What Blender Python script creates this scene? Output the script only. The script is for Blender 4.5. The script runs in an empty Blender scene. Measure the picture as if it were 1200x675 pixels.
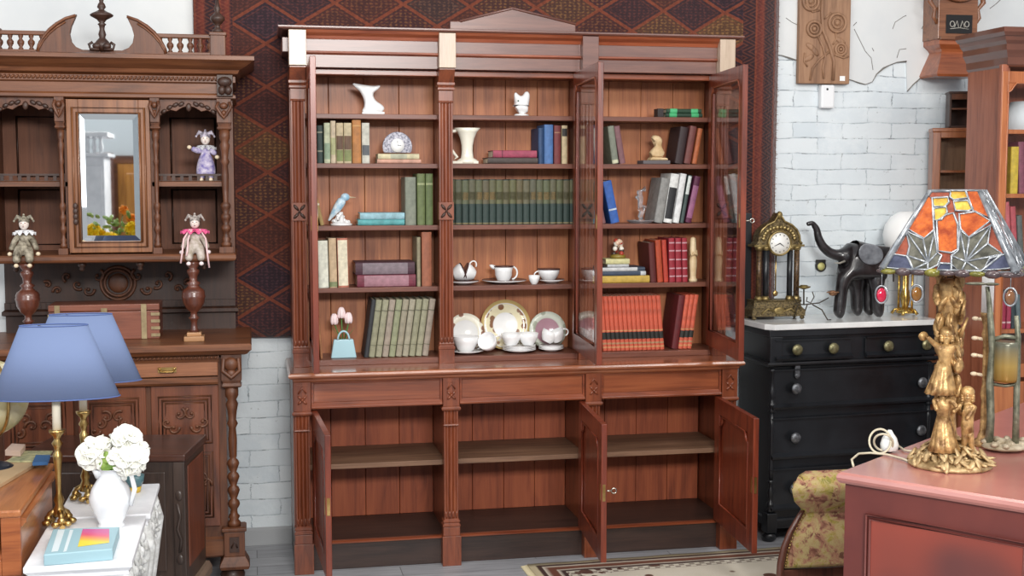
import bpy, math, random
from math import sin, cos, pi, radians, atan2, hypot
from mathutils import Vector, Matrix
random.seed(7)
S = bpy.context.scene
C = S.collection
# ------------------------------------------------------------------ camera
FPX, YAW, TILT, CAMH = 1500., radians(11.5), radians(4.78), 1.72
cd = bpy.data.cameras.new('camera'); cam = bpy.data.objects.new('camera', cd); C.objects.link(cam)
cd.sensor_width = 36; cd.lens = FPX*36/1200; cd.clip_start = .05
cam.location = (0, 0, CAMH); cam.rotation_euler = (pi/2-TILT, 0, -YAW)
S.camera = cam
_f = Vector((sin(YAW)*cos(TILT), cos(YAW)*cos(TILT), -sin(TILT))); _r = Vector((cos(YAW), -sin(YAW), 0)); _u = _r.cross(_f)
def ray(x, y): return _f + _r*((x-600)/FPX) - _u*((y-337.5)/FPX)
def PY(x, y, Y):                    # point of the photograph on the upright plane at depth Y
    d = ray(x, y); return Vector((0, 0, CAMH)) + d*(Y/d.y)
def PZ(x, y, z):                    # point of the photograph on the level plane at height z
    d = ray(x, y); return Vector((0, 0, CAMH)) + d*((z-CAMH)/d.z)
def ZZ(y, Y, x=600): return PY(x, y, Y).z
def XX(x, Y, y=300): return PY(x, y, Y).x
# ------------------------------------------------------------------ light
w = bpy.data.worlds.new('world'); S.world = w; w.use_nodes = True
w.node_tree.nodes['Background'].inputs[0].default_value = (.92, .95, 1, 1)
w.node_tree.nodes['Background'].inputs[1].default_value = .5
def area(name, loc, tgt, sx, sy, e, col=(1, 1, 1)):
    l = bpy.data.lights.new(name, 'AREA'); l.shape = 'RECTANGLE'; l.size = sx; l.size_y = sy; l.energy = e; l.color = col
    o = bpy.data.objects.new(name, l); C.objects.link(o); o.location = loc
    o.rotation_euler = (Vector(tgt)-Vector(loc)).to_track_quat('-Z', 'Y').to_euler()
    return o
area('overhead_light', (.9, 3.3, 3.35), (.9, 4.3, 0), 1.8, .7, 34, (1, .96, .9))
area('overhead_light', (-.9, 2.6, 3.4), (-.5, 5.6, .8), 1.2, .6, 28, (1, .96, .9))
area('overhead_light', (3.2, 2.6, 3.4), (2.9, 4.8, .6), 1.2, .6, 40, (1, .97, .93))
area('window_light', (.75, -1.2, 3.05), (.9, 5.8, 1.5), 1.7, .6, 245, (1, .98, .95))
area('window_light', (-2.6, 2.2, 2.3), (.6, 5.6, 1.0), 1.6, 1.6, 30, (.9, .95, 1))
area('overhead_light', (-1.6, -.6, 3.3), (-1.6, -1.4, 1.0), .9, .9, 45, (1, .97, .93))  # unseen lamp added behind the camera to brighten what the mirror shows
S.view_settings.view_transform = 'Standard'; S.view_settings.look = 'None'
S.view_settings.gamma = 1; S.view_settings.use_curve_mapping = False; S.view_settings.exposure = 0.0
# ------------------------------------------------------------------ helpers
WO = {}
class MB:
    def __init__(s): s.v = []; s.f = []; s.s = []; s.M = None
    def add(s, vs, fs, smooth=False):
        n = len(s.v)
        for p in vs:
            p = Vector(p)
            s.v.append(s.M @ p if s.M else p)
        for f in fs: s.f.append([i+n for i in f]); s.s.append(smooth)
        return s
    def box(s, x0, x1, y0, y1, z0, z1):
        return s.add([(x, y, z) for x in (x0, x1) for y in (y0, y1) for z in (z0, z1)],
                     [(0, 1, 3, 2), (4, 6, 7, 5), (0, 4, 5, 1), (2, 3, 7, 6), (0, 2, 6, 4), (1, 5, 7, 3)])
    def cbox(s, cx, cy, cz, sx, sy, sz): return s.box(cx-sx/2, cx+sx/2, cy-sy/2, cy+sy/2, cz-sz/2, cz+sz/2)
    def prism(s, poly, a, b, ax='y', smooth=False):
        # poly 2-d points; ax = extrusion axis.  y:(x,z)  x:(y,z)  z:(x,y)
        def m(p, t):
            if ax == 'y': return (p[0], t, p[1])
            if ax == 'x': return (t, p[0], p[1])
            return (p[0], p[1], t)
        n = len(poly)
        vs = [m(p, a) for p in poly]+[m(p, b) for p in poly]
        s.add(vs, [(i, (i+1) % n, n+(i+1) % n, n+i) for i in range(n)], smooth)
        k = len(s.v)-2*n
        s.f.append([k+i for i in range(n)][::-1]); s.s.append(False)
        s.f.append([k+n+i for i in range(n)]); s.s.append(False)
        return s
    def lathe(s, prof, c=(0, 0, 0), seg=20, ax='z', smooth=True, sx=1, sy=1):
        vs = []; n = len(prof)
        for i in range(seg):
            a = 2*pi*i/seg
            for r, z in prof:
                x, y = r*cos(a)*sx, r*sin(a)*sy
                p = (x, y, z) if ax == 'z' else ((x, z, y) if ax == 'y' else (z, x, y))
                vs.append((p[0]+c[0], p[1]+c[1], p[2]+c[2]))
        fs = []
        for i in range(seg):
            j = (i+1) % seg
            for k in range(n-1): fs.append((i*n+k, j*n+k, j*n+k+1, i*n+k+1))
        s.add(vs, fs, smooth)
        b = len(s.v)-len(vs)
        if prof[0][0] > 1e-5: s.f.append([b+i*n for i in range(seg)][::-1]); s.s.append(False)
        if prof[-1][0] > 1e-5: s.f.append([b+i*n+n-1 for i in range(seg)]); s.s.append(False)
        return s
    def ell(s, c, r, seg=14, rings=8, rot=None):
        if not hasattr(r, '__len__'): r = (r, r, r)
        vs = []; R = rot or Matrix.Identity(3)
        for k in range(rings+1):
            t = pi*k/rings
            for i in range(seg):
                a = 2*pi*i/seg
                vs.append(Vector(c)+R @ Vector((r[0]*sin(t)*cos(a), r[1]*sin(t)*sin(a), -r[2]*cos(t))))
        fs = [(k*seg+i, k*seg+(i+1) % seg, (k+1)*seg+(i+1) % seg, (k+1)*seg+i) for k in range(rings) for i in range(seg)]
        return s.add(vs, fs, True)
    def tube(s, pts, r, seg=8, close=False):
        pts = [Vector(p) for p in pts]; n = len(pts)
        rs = list(r) if hasattr(r, '__len__') else [r]*n
        vs = []; up = None
        for i, p in enumerate(pts):
            if close: t = pts[(i+1) % n]-pts[i-1]
            else: t = pts[min(i+1, n-1)]-pts[max(i-1, 0)]
            t.normalize()
            if up is None:
                up = Vector((0, 0, 1)) if abs(t.z) < .9 else Vector((1, 0, 0))
            a = (up - t*up.dot(t)).normalized(); up = a; b = t.cross(a)
            for k in range(seg):
                q = 2*pi*k/seg; vs.append(p+a*rs[i]*cos(q)+b*rs[i]*sin(q))
        m = n if close else n-1
        fs = [(i*seg+k, i*seg+(k+1) % seg, ((i+1) % n)*seg+(k+1) % seg, ((i+1) % n)*seg+k) for i in range(m) for k in range(seg)]
        s.add(vs, fs, True)
        if not close:
            b0 = len(s.v)-len(vs)
            s.f.append([b0+k for k in range(seg)][::-1]); s.s.append(False)
            s.f.append([b0+(n-1)*seg+k for k in range(seg)]); s.s.append(False)
        return s
    def mould(s, prof, x0, x1, yf, yb, cap=True):   # mitred moulding round three sides; prof = (out, z) from the bottom up
        vs = []
        for o, z in prof: vs += [(x0-o, yb, z), (x0-o, yf-o, z), (x1+o, yf-o, z), (x1+o, yb, z)]
        fs = []
        for i in range(len(prof)-1):
            for k in range(3): fs.append((i*4+k, i*4+k+1, i*4+k+5, i*4+k+4))
            fs.append((i*4+3, i*4, i*4+4, i*4+7))
        n = len(prof)-1
        if cap: fs += [(3, 2, 1, 0), (n*4, n*4+1, n*4+2, n*4+3)]
        return s.add(vs, fs)
    def grid(s, fn, nu, nv, smooth=True, close=False):
        vs = [fn(i/nu, j/nv) for i in range(nu+1) for j in range(nv+1)]
        return s.add(vs, [(i*(nv+1)+j, (i+1)*(nv+1)+j, (i+1)*(nv+1)+j+1, i*(nv+1)+j+1) for i in range(nu) for j in range(nv)], smooth)
    def build(s, name, mat, parent=None, bevel=0, solid=0, sub=0, origin=None):
        off = Vector((0, 0, 0))
        if parent is not None: off = WO[parent.name]
        elif origin is not None: off = Vector(origin)
        me = bpy.data.meshes.new(name)
        me.from_pydata([tuple(p-off) for p in s.v], [], s.f)
        me.polygons.foreach_set('use_smooth', s.s)
        me.materials.append(mat); me.update()
        o = bpy.data.objects.new(name, me); C.objects.link(o)
        if parent is not None: o.parent = parent
        else: o.location = off
        WO[o.name] = off
        if solid: m = o.modifiers.new('solid', 'SOLIDIFY'); m.thickness = solid; m.offset = 0
        if sub: m = o.modifiers.new('sub', 'SUBSURF'); m.levels = sub; m.render_levels = sub
        if bevel:
            m = o.modifiers.new('bevel', 'BEVEL'); m.width = bevel; m.segments = 2; m.limit_method = 'ANGLE'; m.angle_limit = radians(50)
        return o
def thing(name, label, cat, loc=(0, 0, 0), rz=0, group=None, local=False):
    o = bpy.data.objects.new(name, None); C.objects.link(o); o.empty_display_size = .05
    o.location = loc; o.rotation_euler = (0, 0, rz); o['label'] = label; o['category'] = cat
    if group: o['group'] = group
    WO[o.name] = Vector((0, 0, 0)) if local else Vector(loc)
    return o
def tag(o, label, cat, group=None, kind=None):
    if label: o['label'] = label
    if cat: o['category'] = cat
    if group: o['group'] = group
    if kind: o['kind'] = kind
    return o
def struct(name, mb, mat, **k):
    o = mb.build(name, mat, **k)
    if o.parent is None: o['kind'] = 'structure'
    return o
def solo(name, mb, mat, label, cat, group=None, **k):
    xs = [p.x for p in mb.v]; ys = [p.y for p in mb.v]; zs = [p.z for p in mb.v]
    o = mb.build(name, mat, origin=((min(xs)+max(xs))/2, (min(ys)+max(ys))/2, min(zs)), **k)
    return tag(o, label, cat, group)
def skin(name, verts, edges, mat, parent=None, sub=2, branch=True):
    off = WO[parent.name] if parent is not None else Vector(verts[0][:3])
    me = bpy.data.meshes.new(name)
    me.from_pydata([tuple(Vector(v[:3])-off) for v in verts], edges, []); me.materials.append(mat)
    o = bpy.data.objects.new(name, me); C.objects.link(o)
    if parent is not None: o.parent = parent
    else: o.location = off
    WO[o.name] = off
    m = o.modifiers.new('skin', 'SKIN'); m.use_smooth_shade = True
    sv = me.skin_vertices[0].data
    for i, v in enumerate(verts):
        r = v[3]; sv[i].radius = (r, r) if not hasattr(r, '__len__') else r
    sv[0].use_root = True
    m = o.modifiers.new('sub', 'SUBSURF'); m.levels = sub; m.render_levels = sub
    return o
# ------------------------------------------------------------------ materials
def srgb(c):
    c = [x/255. for x in c]
    return tuple([(x/12.92 if x <= .04045 else ((x+.055)/1.055)**2.4) for x in c]+[1])
MATS = {}
def base(name, col=(128, 128, 128), rough=.5, metal=0, **k):
    if name in MATS: return MATS[name]
    m = bpy.data.materials.new(name); m.use_nodes = True; MATS[name] = m
    b = m.node_tree.nodes['Principled BSDF']
    b.inputs['Base Color'].default_value = srgb(col); b.inputs['Roughness'].default_value = rough; b.inputs['Metallic'].default_value = metal
    for kk, vv in k.items(): b.inputs[kk.replace('_', ' ')].default_value = vv
    return m
class NT:
    def __init__(s, m): s.m = m; s.n = m.node_tree.nodes; s.l = m.node_tree.links; s.b = s.n['Principled BSDF']; s.tc = s.n.new('ShaderNodeTexCoord').outputs['Object']
    def node(s, t, ins=None, **k):
        n = s.n.new('ShaderNode'+t)
        for a, v in k.items(): setattr(n, a, v)
        for a, v in (ins or {}).items():
            if isinstance(v, bpy.types.NodeSocket): s.l.new(v, n.inputs[a])
            else: n.inputs[a].default_value = v
        return n
    def map(s, scale, rot=(0, 0, 0), loc=(0, 0, 0), src=None):
        return s.node('Mapping', {'Vector': src or s.tc, 'Scale': scale, 'Rotation': rot, 'Location': loc}).outputs[0]
    def noise(s, vec, scale=5, detail=3, rough=.5, dist=0):
        return s.node('TexNoise', {'Vector': vec, 'Scale': scale, 'Detail': detail, 'Roughness': rough, 'Distortion': dist}).outputs[0]
    def ramp(s, fac, stops):
        n = s.node('ValToRGB', {'Fac': fac}); e = n.color_ramp.elements
        while len(e) > 1: e.remove(e[0])
        e[0].position = stops[0][0]; e[0].color = srgb(stops[0][1])
        for p, c in stops[1:]: x = e.new(p); x.color = srgb(c)
        return n.outputs[0]
    def math(s, op, a, b=0., c=0.):
        return s.node('Math', {0: a, 1: b, 2: c}, operation=op).outputs[0]
    def mix(s, fac, a, b, mode='MIX'):
        n = s.node('Mix', data_type='RGBA', blend_type=mode)
        for i, v in ((0, fac), (6, a), (7, b)):
            if isinstance(v, bpy.types.NodeSocket): s.l.new(v, n.inputs[i])
            else: n.inputs[i].default_value = v if i == 0 or len(v) == 4 else srgb(v)
        return n.outputs[2]
    def col(s, c): s.l.new(c, s.b.inputs['Base Color'])
    def bump(s, h, strength=.3, dist=.01):
        s.l.new(s.node('Bump', {'Height': h, 'Strength': strength, 'Distance': dist}).outputs[0], s.b.inputs['Normal'])
def wood(name, c1, c2, c3=None, ax='z', sc=1., rough=.35, coat=.3, bump=.08):
    if name in MATS: return MATS[name]
    m = base(name, c1, rough); t = NT(m)
    if coat: t.b.inputs['Coat Weight'].default_value = coat; t.b.inputs['Coat Roughness'].default_value = .22
    st = {'z': (9, 9, .9), 'x': (.9, 9, 9), 'y': (9, .9, 9)}[ax]
    v = t.map(tuple(q*sc for q in st))
    n1 = t.noise(v, 3, 5, .6, .8)
    v2 = t.map(tuple(q*sc*(6 if q > 2 else 2) for q in st)); n2 = t.noise(v2, 4, 2, .6)
    f = t.math('ADD', t.math('MULTIPLY', n1, .75), t.math('MULTIPLY', n2, .25))
    st = [(.32, c1), (.52, c2), (.7, c3 or c2)]
    t.col(t.ramp(f, st)); t.bump(n2, bump, .004)
    return m
def mottle(name, c1, c2, sc=20, rough=.5, metal=0, bump=0, **k):
    if name in MATS: return MATS[name]
    m = base(name, c1, rough, metal, **k); t = NT(m)
    n = t.noise(t.map((1, 1, 1)), sc, 4, .6)
    t.col(t.ramp(n, [(.35, c1), (.65, c2)]))
    if bump: t.bump(n, bump, .01)
    return m
def glass(name, tint=(255, 255, 255), gl=.5, rough=.02):
    m = bpy.data.materials.new(name); m.use_nodes = True; n = m.node_tree.nodes; l = m.node_tree.links
    for x in list(n): n.remove(x)
    out = n.new('ShaderNodeOutputMaterial'); mx = n.new('ShaderNodeMixShader'); tr = n.new('ShaderNodeBsdfTransparent'); g = n.new('ShaderNodeBsdfGlossy'); fr = n.new('ShaderNodeFresnel')
    tr.inputs[0].default_value = srgb(tint); g.inputs['Roughness'].default_value = rough; fr.inputs[0].default_value = 1.22
    mu = n.new('ShaderNodeMath'); mu.operation = 'MULTIPLY'; mu.inputs[1].default_value = .5; l.new(fr.outputs[0], mu.inputs[0]); l.new(mu.outputs[0], mx.inputs[0]); l.new(tr.outputs[0], mx.inputs[1]); l.new(g.outputs[0], mx.inputs[2]); l.new(mx.outputs[0], out.inputs[0])
    return m
# mahogany of the bookcase
MV = wood('mahogany_upright', (82, 38, 22), (124, 62, 36), (144, 78, 46), 'z', rough=.36)
MH = wood('mahogany_level', (80, 36, 22), (126, 62, 36), (148, 78, 46), 'x', rough=.33)
MC = wood('mahogany_polished', (84, 46, 38), (104, 62, 50), (120, 76, 60), 'x', rough=.42, coat=.8); MC.node_tree.nodes['Principled BSDF'].inputs['Coat IOR'].default_value = 1.5; MC.node_tree.nodes['Principled BSDF'].inputs['Coat Roughness'].default_value = .28
MR = wood('mahogany_red', (78, 30, 18), (116, 48, 28), (134, 60, 34), 'z', rough=.34, coat=.3)
MRX = wood('mahogany_red_level', (104, 48, 30), (142, 72, 44), (166, 92, 58), 'x', sc=.7, rough=.28, coat=.6)
MB_ = wood('bookcase_back_wood', (128, 70, 42), (178, 110, 70), (196, 130, 84), 'z', sc=.6, rough=.5, coat=.1)
ML = wood('bookcase_cupboard_back_wood', (120, 56, 34), (164, 84, 52), (180, 98, 60), 'z', sc=.6, rough=.55, coat=0)
MD = wood('worn_board_wood', (92, 64, 48), (122, 90, 68), (138, 104, 82), 'x', sc=.8, rough=.6, coat=0)
MP = wood('plinth_wood', (40, 28, 24), (58, 41, 35), (68, 48, 40), 'x', rough=.5, coat=.1)
MS = wood('shelf_wood', (84, 46, 34), (114, 66, 50), (128, 78, 58), 'x', rough=.45, coat=.2)
# carved walnut of the sideboard
WV = wood('walnut_upright', (64, 34, 19), (98, 56, 32), (114, 68, 40), 'z', rough=.5, coat=.08)
WH = wood('walnut_level', (72, 40, 23), (112, 66, 38), (128, 80, 48), 'x', rough=.48, coat=.1)
WD = wood('walnut_dark', (42, 25, 18), (62, 38, 27), (74, 46, 32), 'z', rough=.5, coat=.1)
BLK = mottle('black_lacquer', (16, 18, 22), (30, 33, 38), 6, .38, 0, .05, Coat_Weight=.3, Coat_Roughness=.3)
BRASS = mottle('brass', (160, 128, 74), (206, 176, 116), 14, .3, 1)
GILT = mottle('gilt_plaster', (118, 84, 48), (222, 180, 120), 30, .38, .35, .5)
IRON = base('dark_iron', (70, 62, 50), .5, .7)
STEEL = base('polished_metal', (200, 195, 185), .25, 1)
CHINA = base('white_china', (240, 240, 240), .15, 0, Coat_Weight=.5)
CREAM = base('cream_china', (238, 234, 218), .2, 0, Coat_Weight=.3)
PAGES = base('book_pages', (226, 214, 188), .8)
CLEAR = glass('window_glass'); CRYSTAL = glass('crystal', (225, 230, 235), rough=.1)
DGREEN = base('leaf_green', (70, 120, 50), .5)
WHITEP = mottle('white_furniture_paint', (226, 228, 232), (246, 247, 250), 9, .4)
# ------------------------------------------------------------------ setting
YW = 6.07
brick = base('painted_brick', (220, 228, 232), .6); t = NT(brick)
xz = t.node('SeparateXYZ', {0: t.tc}); vx = t.node('CombineXYZ', {0: xz.outputs[0], 1: xz.outputs[2], 2: 0.}).outputs[0]
wob = t.noise(vx, 9, 5, .75)
vw = t.node('VectorMath', {0: vx, 1: t.node('CombineXYZ', {0: t.math('MULTIPLY', wob, .05), 1: t.math('MULTIPLY', t.noise(vx, 5.3, 3, .5), .03), 2: 0.}).outputs[0]}, operation='ADD').outputs[0]
bt = t.node('TexBrick', {'Vector': vw, 'Color1': srgb((226, 233, 236)), 'Color2': srgb((210, 220, 226)), 'Mortar': srgb((180, 190, 197)), 'Scale': 1., 'Mortar Size': .0035, 'Mortar Smooth': .5, 'Brick Width': .27, 'Row Height': .078})
gap = t.ramp(t.noise(vx, 6, 4, .7), [(.45, (0, 0, 0)), (.6, (255, 255, 255))])
c = t.mix(gap, bt.outputs[0], (222, 230, 234)); c = t.mix(t.math('MULTIPLY', bt.outputs[1], t.ramp(t.noise(vx, 13, 4, .75), [(.53, (0, 0, 0)), (.6, (220, 220, 220))])), c, (120, 128, 132)); spots = t.ramp(t.noise(vx, 24, 3, .7), [(.66, (255, 255, 255)), (.72, (150, 150, 150))])
t.col(t.mix(.5, c, spots, 'MULTIPLY')); t.bump(t.math('SUBTRACT', t.noise(vx, 20, 4, .6), bt.outputs[1]), .35, .01)
plaster = base('plaster', (226, 230, 232), .7); t = NT(plaster)
t.col(t.ramp(t.noise(t.map((1, 1, 1)), 2.2, 4, .6), [(.3, (208, 212, 214)), (.7, (224, 226, 225))])); t.bump(t.noise(t.map((1, 1, 1)), 30, 3), .1, .005)
crackm = base('crack_grey', (120, 116, 110), .8)
struct('wall_back', MB().box(-3.2, 5.0, YW, YW+.12, 0, 3.5), brick)
def edgepts(px): return [(PY(x, y, YW-.006).x, PY(x, y, YW-.006).z) for x, y in px]
low = edgepts([(905, 64), (916, 65), (925, 68), (935, 71), (950, 80), (966, 88), (980, 92), (990, 92), (998, 94), (1006, 97), (1014, 99), (1022, 96), (1027, 87), (1035, 80), (1043, 76), (1051, 73), (1062, 72), (1063, 107), (1070, 99), (1078, 92), (1090, 85), (1130, 70), (1200, 60)])
pl = struct('wall_plaster', MB().prism([(low[0][0], 3.5)]+low+[(4.9, low[-1][1]), (4.9, 3.5)], YW-.008, YW+.002), plaster)
struct('wall_plaster_left', MB().prism([(-3.2, 1.0), (-.2, 1.0), (-.2, 3.5), (-3.2, 3.5)], YW-.008, YW+.002), plaster)
mb = MB()
yy = YW-.0085
for ln in ([(921, 21), (928, 26), (934, 29)], [(1001, 34), (1007, 46), (1014, 60), (1021, 68), (1023, 82)], [(1046, 34), (1049, 26), (1058, 20), (1062, 18)], [(1051, 68), (1054, 58), (1062, 57)], [(1084, 26), (1080, 34)], [(1000, 30), (1004, 26)], [(1022, 56), (1024, 60)], [(1160, 10), (1168, 4), (1176, -4)]):
    mb.tube([PY(x, y, yy) for x, y in ln], .0018, 5)
mb.tube([Vector((x, yy, z)) for x, z in low[:17]], [random.uniform(.0015, .0055) for _ in range(17)], 5)
mb.tube([Vector((x, yy, z)) for x, z in low[17:20]], .003, 5)
mb.build('crack', crackm, pl)
floor_m = base('grey_floorboards', (150, 150, 152), .42); t = NT(floor_m)
bt = t.node('TexBrick', {'Vector': t.tc, 'Color1': srgb((190, 192, 196)), 'Color2': srgb((168, 169, 174)), 'Mortar': srgb((110, 110, 112)), 'Scale': 1., 'Mortar Size': .002, 'Brick Width': 1.25, 'Row Height': .13})
g = t.noise(t.map((1.2, 14, 1)), 4, 4, .6)
t.col(t.mix(.8, bt.outputs[0], t.ramp(g, [(.3, (196, 196, 198)), (.7, (255, 255, 255))]), 'MULTIPLY'))
struct('floor', MB().box(-3.2, 5.0, -2.6, YW, -.05, 0), floor_m)
struct('baseboard_back', MB().prism([(YW-.016, 0), (YW, 0), (YW, .085), (YW-.006, .085), (YW-.016, .075)], -3.2, 5.0, 'x'), base('baseboard_paint', (166, 168, 170), .5), bevel=.002)
# the far side of the shop, seen only in the sideboard's mirror
struct('wall_front', MB().box(-3.2, 5.0, -2.72, -2.6, 0, 3.5), base('pale_grey_wall_paint', (206, 216, 222), .7))
d = MB().box(-1.34, -.72, -2.6, -2.55, 0, 1.9); dr = struct('door_1', d, wood('oak_door', (150, 96, 36), (190, 130, 56), (204, 146, 70), 'z', rough=.4), bevel=.004)
MB().box(-1.42, -1.34, -2.6, -2.54, 0, 1.98).box(-.72, -.64, -2.6, -2.54, 0, 1.98).box(-1.34, -.72, -2.6, -2.54, 1.9, 1.98).build('door_frame', WH, dr)
for k in range(2): MB().box(-1.26, -.8, -2.56, -2.535, .2+k*.85, .95+k*.85).build('door_panel', MATS['oak_door'], dr, bevel=.008)
# ------------------------------------------------------------------ hanging carpet
rug = base('wall_carpet_pile', (80, 40, 44), .95); t = NT(rug)
xz = t.node('SeparateXYZ', {0: t.tc}); X, Z = xz.outputs[0], xz.outputs[2]
nz = t.noise(t.tc, 60, 3, .7)
_v = PY(352, 27, 6.03); _ox = (XX(226, 6.03, 0)+XX(911, 6.0, 200))/2
u = t.math('MULTIPLY', t.math('SUBTRACT', X, _v.x-_ox), 1/.316); v = t.math('MULTIPLY', t.math('SUBTRACT', Z, _v.z-1.0), 1/.195)
a = t.math('ADD', u, v); b = t.math('SUBTRACT', u, v)
fa = t.math('FRACT', a); fb = t.math('FRACT', b)
def tri(f): return t.math('SUBTRACT', .5, t.math('ABSOLUTE', t.math('SUBTRACT', f, .5)))    # 0 at the line, .5 at the centre
m_ = t.math('MINIMUM', tri(fa), tri(fb))
cell = t.node('TexWhiteNoise', {0: t.node('CombineXYZ', {0: t.math('FLOOR', a), 1: t.math('FLOOR', b), 2: 0.}).outputs[0]}, noise_dimensions='3D').outputs[0]
ground = t.ramp(cell, [(0., (44, 26, 36)), (.3, (56, 31, 36)), (.5, (78, 38, 28)), (.7, (64, 30, 34)), (.86, (92, 60, 38)), (1., (42, 27, 40))])
motif = t.math('SINE', t.math('MULTIPLY', m_, 70.)); fl = t.math('MULTIPLY', t.math('SINE', t.math('MULTIPLY', fa, 44.)), t.math('SINE', t.math('MULTIPLY', fb, 44.)))
pat = t.ramp(t.math('ADD', t.math('MULTIPLY', fl, .35), t.math('ADD', t.math('MULTIPLY', motif, .12), nz)), [(.55, (0, 0, 0)), (.75, (200, 200, 200))])
pc = t.ramp(cell, [(0., (84, 50, 58)), (.5, (108, 54, 38)), (.86, (150, 110, 62)), (1., (84, 50, 56))])
c = t.mix(pat, ground, pc)
line = t.ramp(m_, [(0., (255, 255, 255)), (.035, (255, 255, 255)), (.05, (0, 0, 0)), (.11, (0, 0, 0)), (.12, (150, 150, 150)), (.14, (150, 150, 150)), (.15, (0, 0, 0))])
c = t.mix(t.math('MULTIPLY', line, .9), c, (126, 60, 38))
x0r, x1r = XX(226, 6.03, 0), XX(911, 6.0, 200)
bl = t.math('LESS_THAN', X, XX(272, 6.03, 0)-(x0r+x1r)/2); br = t.math('GREATER_THAN', X, XX(868, 6.0, 100)-(x0r+x1r)/2)
brd = t.math('MAXIMUM', bl, br)
str_ = t.ramp(t.math('FRACT', t.math('MULTIPLY', X, 9.)), [(0., (48, 24, 30)), (.35, (50, 26, 32)), (.4, (128, 58, 36)), (.5, (92, 36, 32)), (.75, (120, 52, 38)), (.85, (60, 28, 32)), (1., (48, 24, 30))])
zig = t.math('FRACT', t.math('ADD', t.math('MULTIPLY', X, 30.), t.math('MULTIPLY', t.math('PINGPONG', Z, .03), 60.)))
str2 = t.mix(t.math('MULTIPLY', t.math('GREATER_THAN', zig, .6), .3), str_, (140, 78, 54))
c = t.mix(brd, c, str2)
c = t.mix(.55, c, t.ramp(nz, [(.3, (140, 140, 140)), (.7, (255, 255, 255))]), 'MULTIPLY')
t.col(c); t.bump(nz, .6, .01)
t.b.inputs['Sheen Weight'].default_value = .3
mb = MB()
def rg(a, b):
    x = x0r+(x1r-x0r)*a; z = 1.0+2.25*b+.012*(a-.5)
    yb = 6.035+.010*sin(a*31)+.006*sin(b*9+a*5)
    if a > .9: yb -= .05*sin((a-.9)/.1*pi)
    return (x, yb, z)
mb.grid(rg, 90, 30)
cr = mb.build('wall_carpet', rug, solid=.012, origin=((x0r+x1r)/2, 6.035, 1.0)); tag(cr, 'large dark red patterned carpet hanging on the wall behind the bookcase', 'carpet')
fr = MB()
for i in range(420):
    z = 1.05+2.1*i/420+random.uniform(-.003, .003); p = Vector((x1r-.006, 6.025+random.uniform(-.01, .01), z))
    fr.tube([p, p+Vector((random.uniform(.004, .014), -.004, random.uniform(-.006, .003)))], .0012, 3)
fr.build('fringe', base('carpet_fringe', (126, 84, 62), .9), cr)
# ------------------------------------------------------------------ floor rug
fr_m = base('beige_rug_pile', (206, 196, 176), .95); t = NT(fr_m)
xy = t.node('SeparateXYZ', {0: t.tc}); X, Y = xy.outputs[0], xy.outputs[1]
RW, RD = 1.9, 1.3
ex = t.math('SUBTRACT', RW/2, t.math('ABSOLUTE', X)); ey = t.math('SUBTRACT', RD/2, t.math('ABSOLUTE', Y)); e = t.math('MINIMUM', ex, ey)
nz = t.noise(t.tc, 16, 3, .6)
fig = t.ramp(t.node('TexVoronoi', {'Vector': t.tc, 'Scale': 9.}, feature='F1').outputs[0], [(.0, (90, 58, 46)), (.26, (96, 62, 48)), (.3, (206, 198, 180)), (1., (212, 204, 188))])
leaf = t.math('GREATER_THAN', t.math('MULTIPLY', t.math('SINE', t.math('MULTIPLY', t.math('ADD', X, Y), 70.)), t.math('SINE', t.math('MULTIPLY', t.math('SUBTRACT', X, Y), 52.))), .35)
corner = t.math('LESS_THAN', t.math('ADD', t.math('MULTIPLY', ex, 1.), t.math('MULTIPLY', ey, 1.2)), t.math('ADD', .46, t.math('MULTIPLY', nz, .2)))
field = t.mix(t.math('MULTIPLY', corner, leaf), fig, (88, 54, 42))
bord = t.ramp(t.math('ADD', e, t.math('MULTIPLY', t.math('SUBTRACT', nz, .5), .006)), [(0., (198, 184, 150)), (.03, (198, 184, 150)), (.032, (72, 48, 42)), (.052, (72, 48, 42)), (.055, (214, 204, 186)), (.075, (112, 66, 48)), (.105, (112, 66, 48)), (.11, (214, 204, 186)), (.125, (66, 44, 40)), (.135, (66, 44, 40))])
zz = t.math('GREATER_THAN', t.math('MULTIPLY', t.math('SINE', t.math('MULTIPLY', X, 130.)), t.math('SINE', t.math('MULTIPLY', Y, 130.))), .0)
c = t.mix(t.math('LESS_THAN', e, .14), field, bord); c = t.mix(t.math('MULTIPLY', t.math('MULTIPLY', zz, .6), t.math('LESS_THAN', t.math('ABSOLUTE', t.math('SUBTRACT', e, .17)), .025)), c, (80, 52, 44))
t.col(c); t.bump(t.noise(t.tc, 300, 1), .4, .004)
th = thing('floor_rug', 'beige rug with dark brown border lying on the floor before the bookcase', 'rug', (1.2+RW/2, 5.5-RD/2, 0), radians(1.5), local=True)
MB().grid(lambda a, b: ((a-.5)*RW, (b-.5)*RD, .008+.001*sin(a*40)*sin(b*20)), 40, 30).build('pile', fr_m, th, solid=.008)
f = MB()
for i in range(260):
    y = (-.5+(i//2)/129)*RD
    if i == 130*0 and 0: pass
    for sgn in ((-1,) if i % 2 else ()): f.tube([(sgn*RW/2, y, .006), (sgn*(RW/2+.03), y+random.uniform(-.004, .004), .003)], .003, 4)
f.build('fringe', base('rug_fringe', (208, 196, 160), .9), th)
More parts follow.
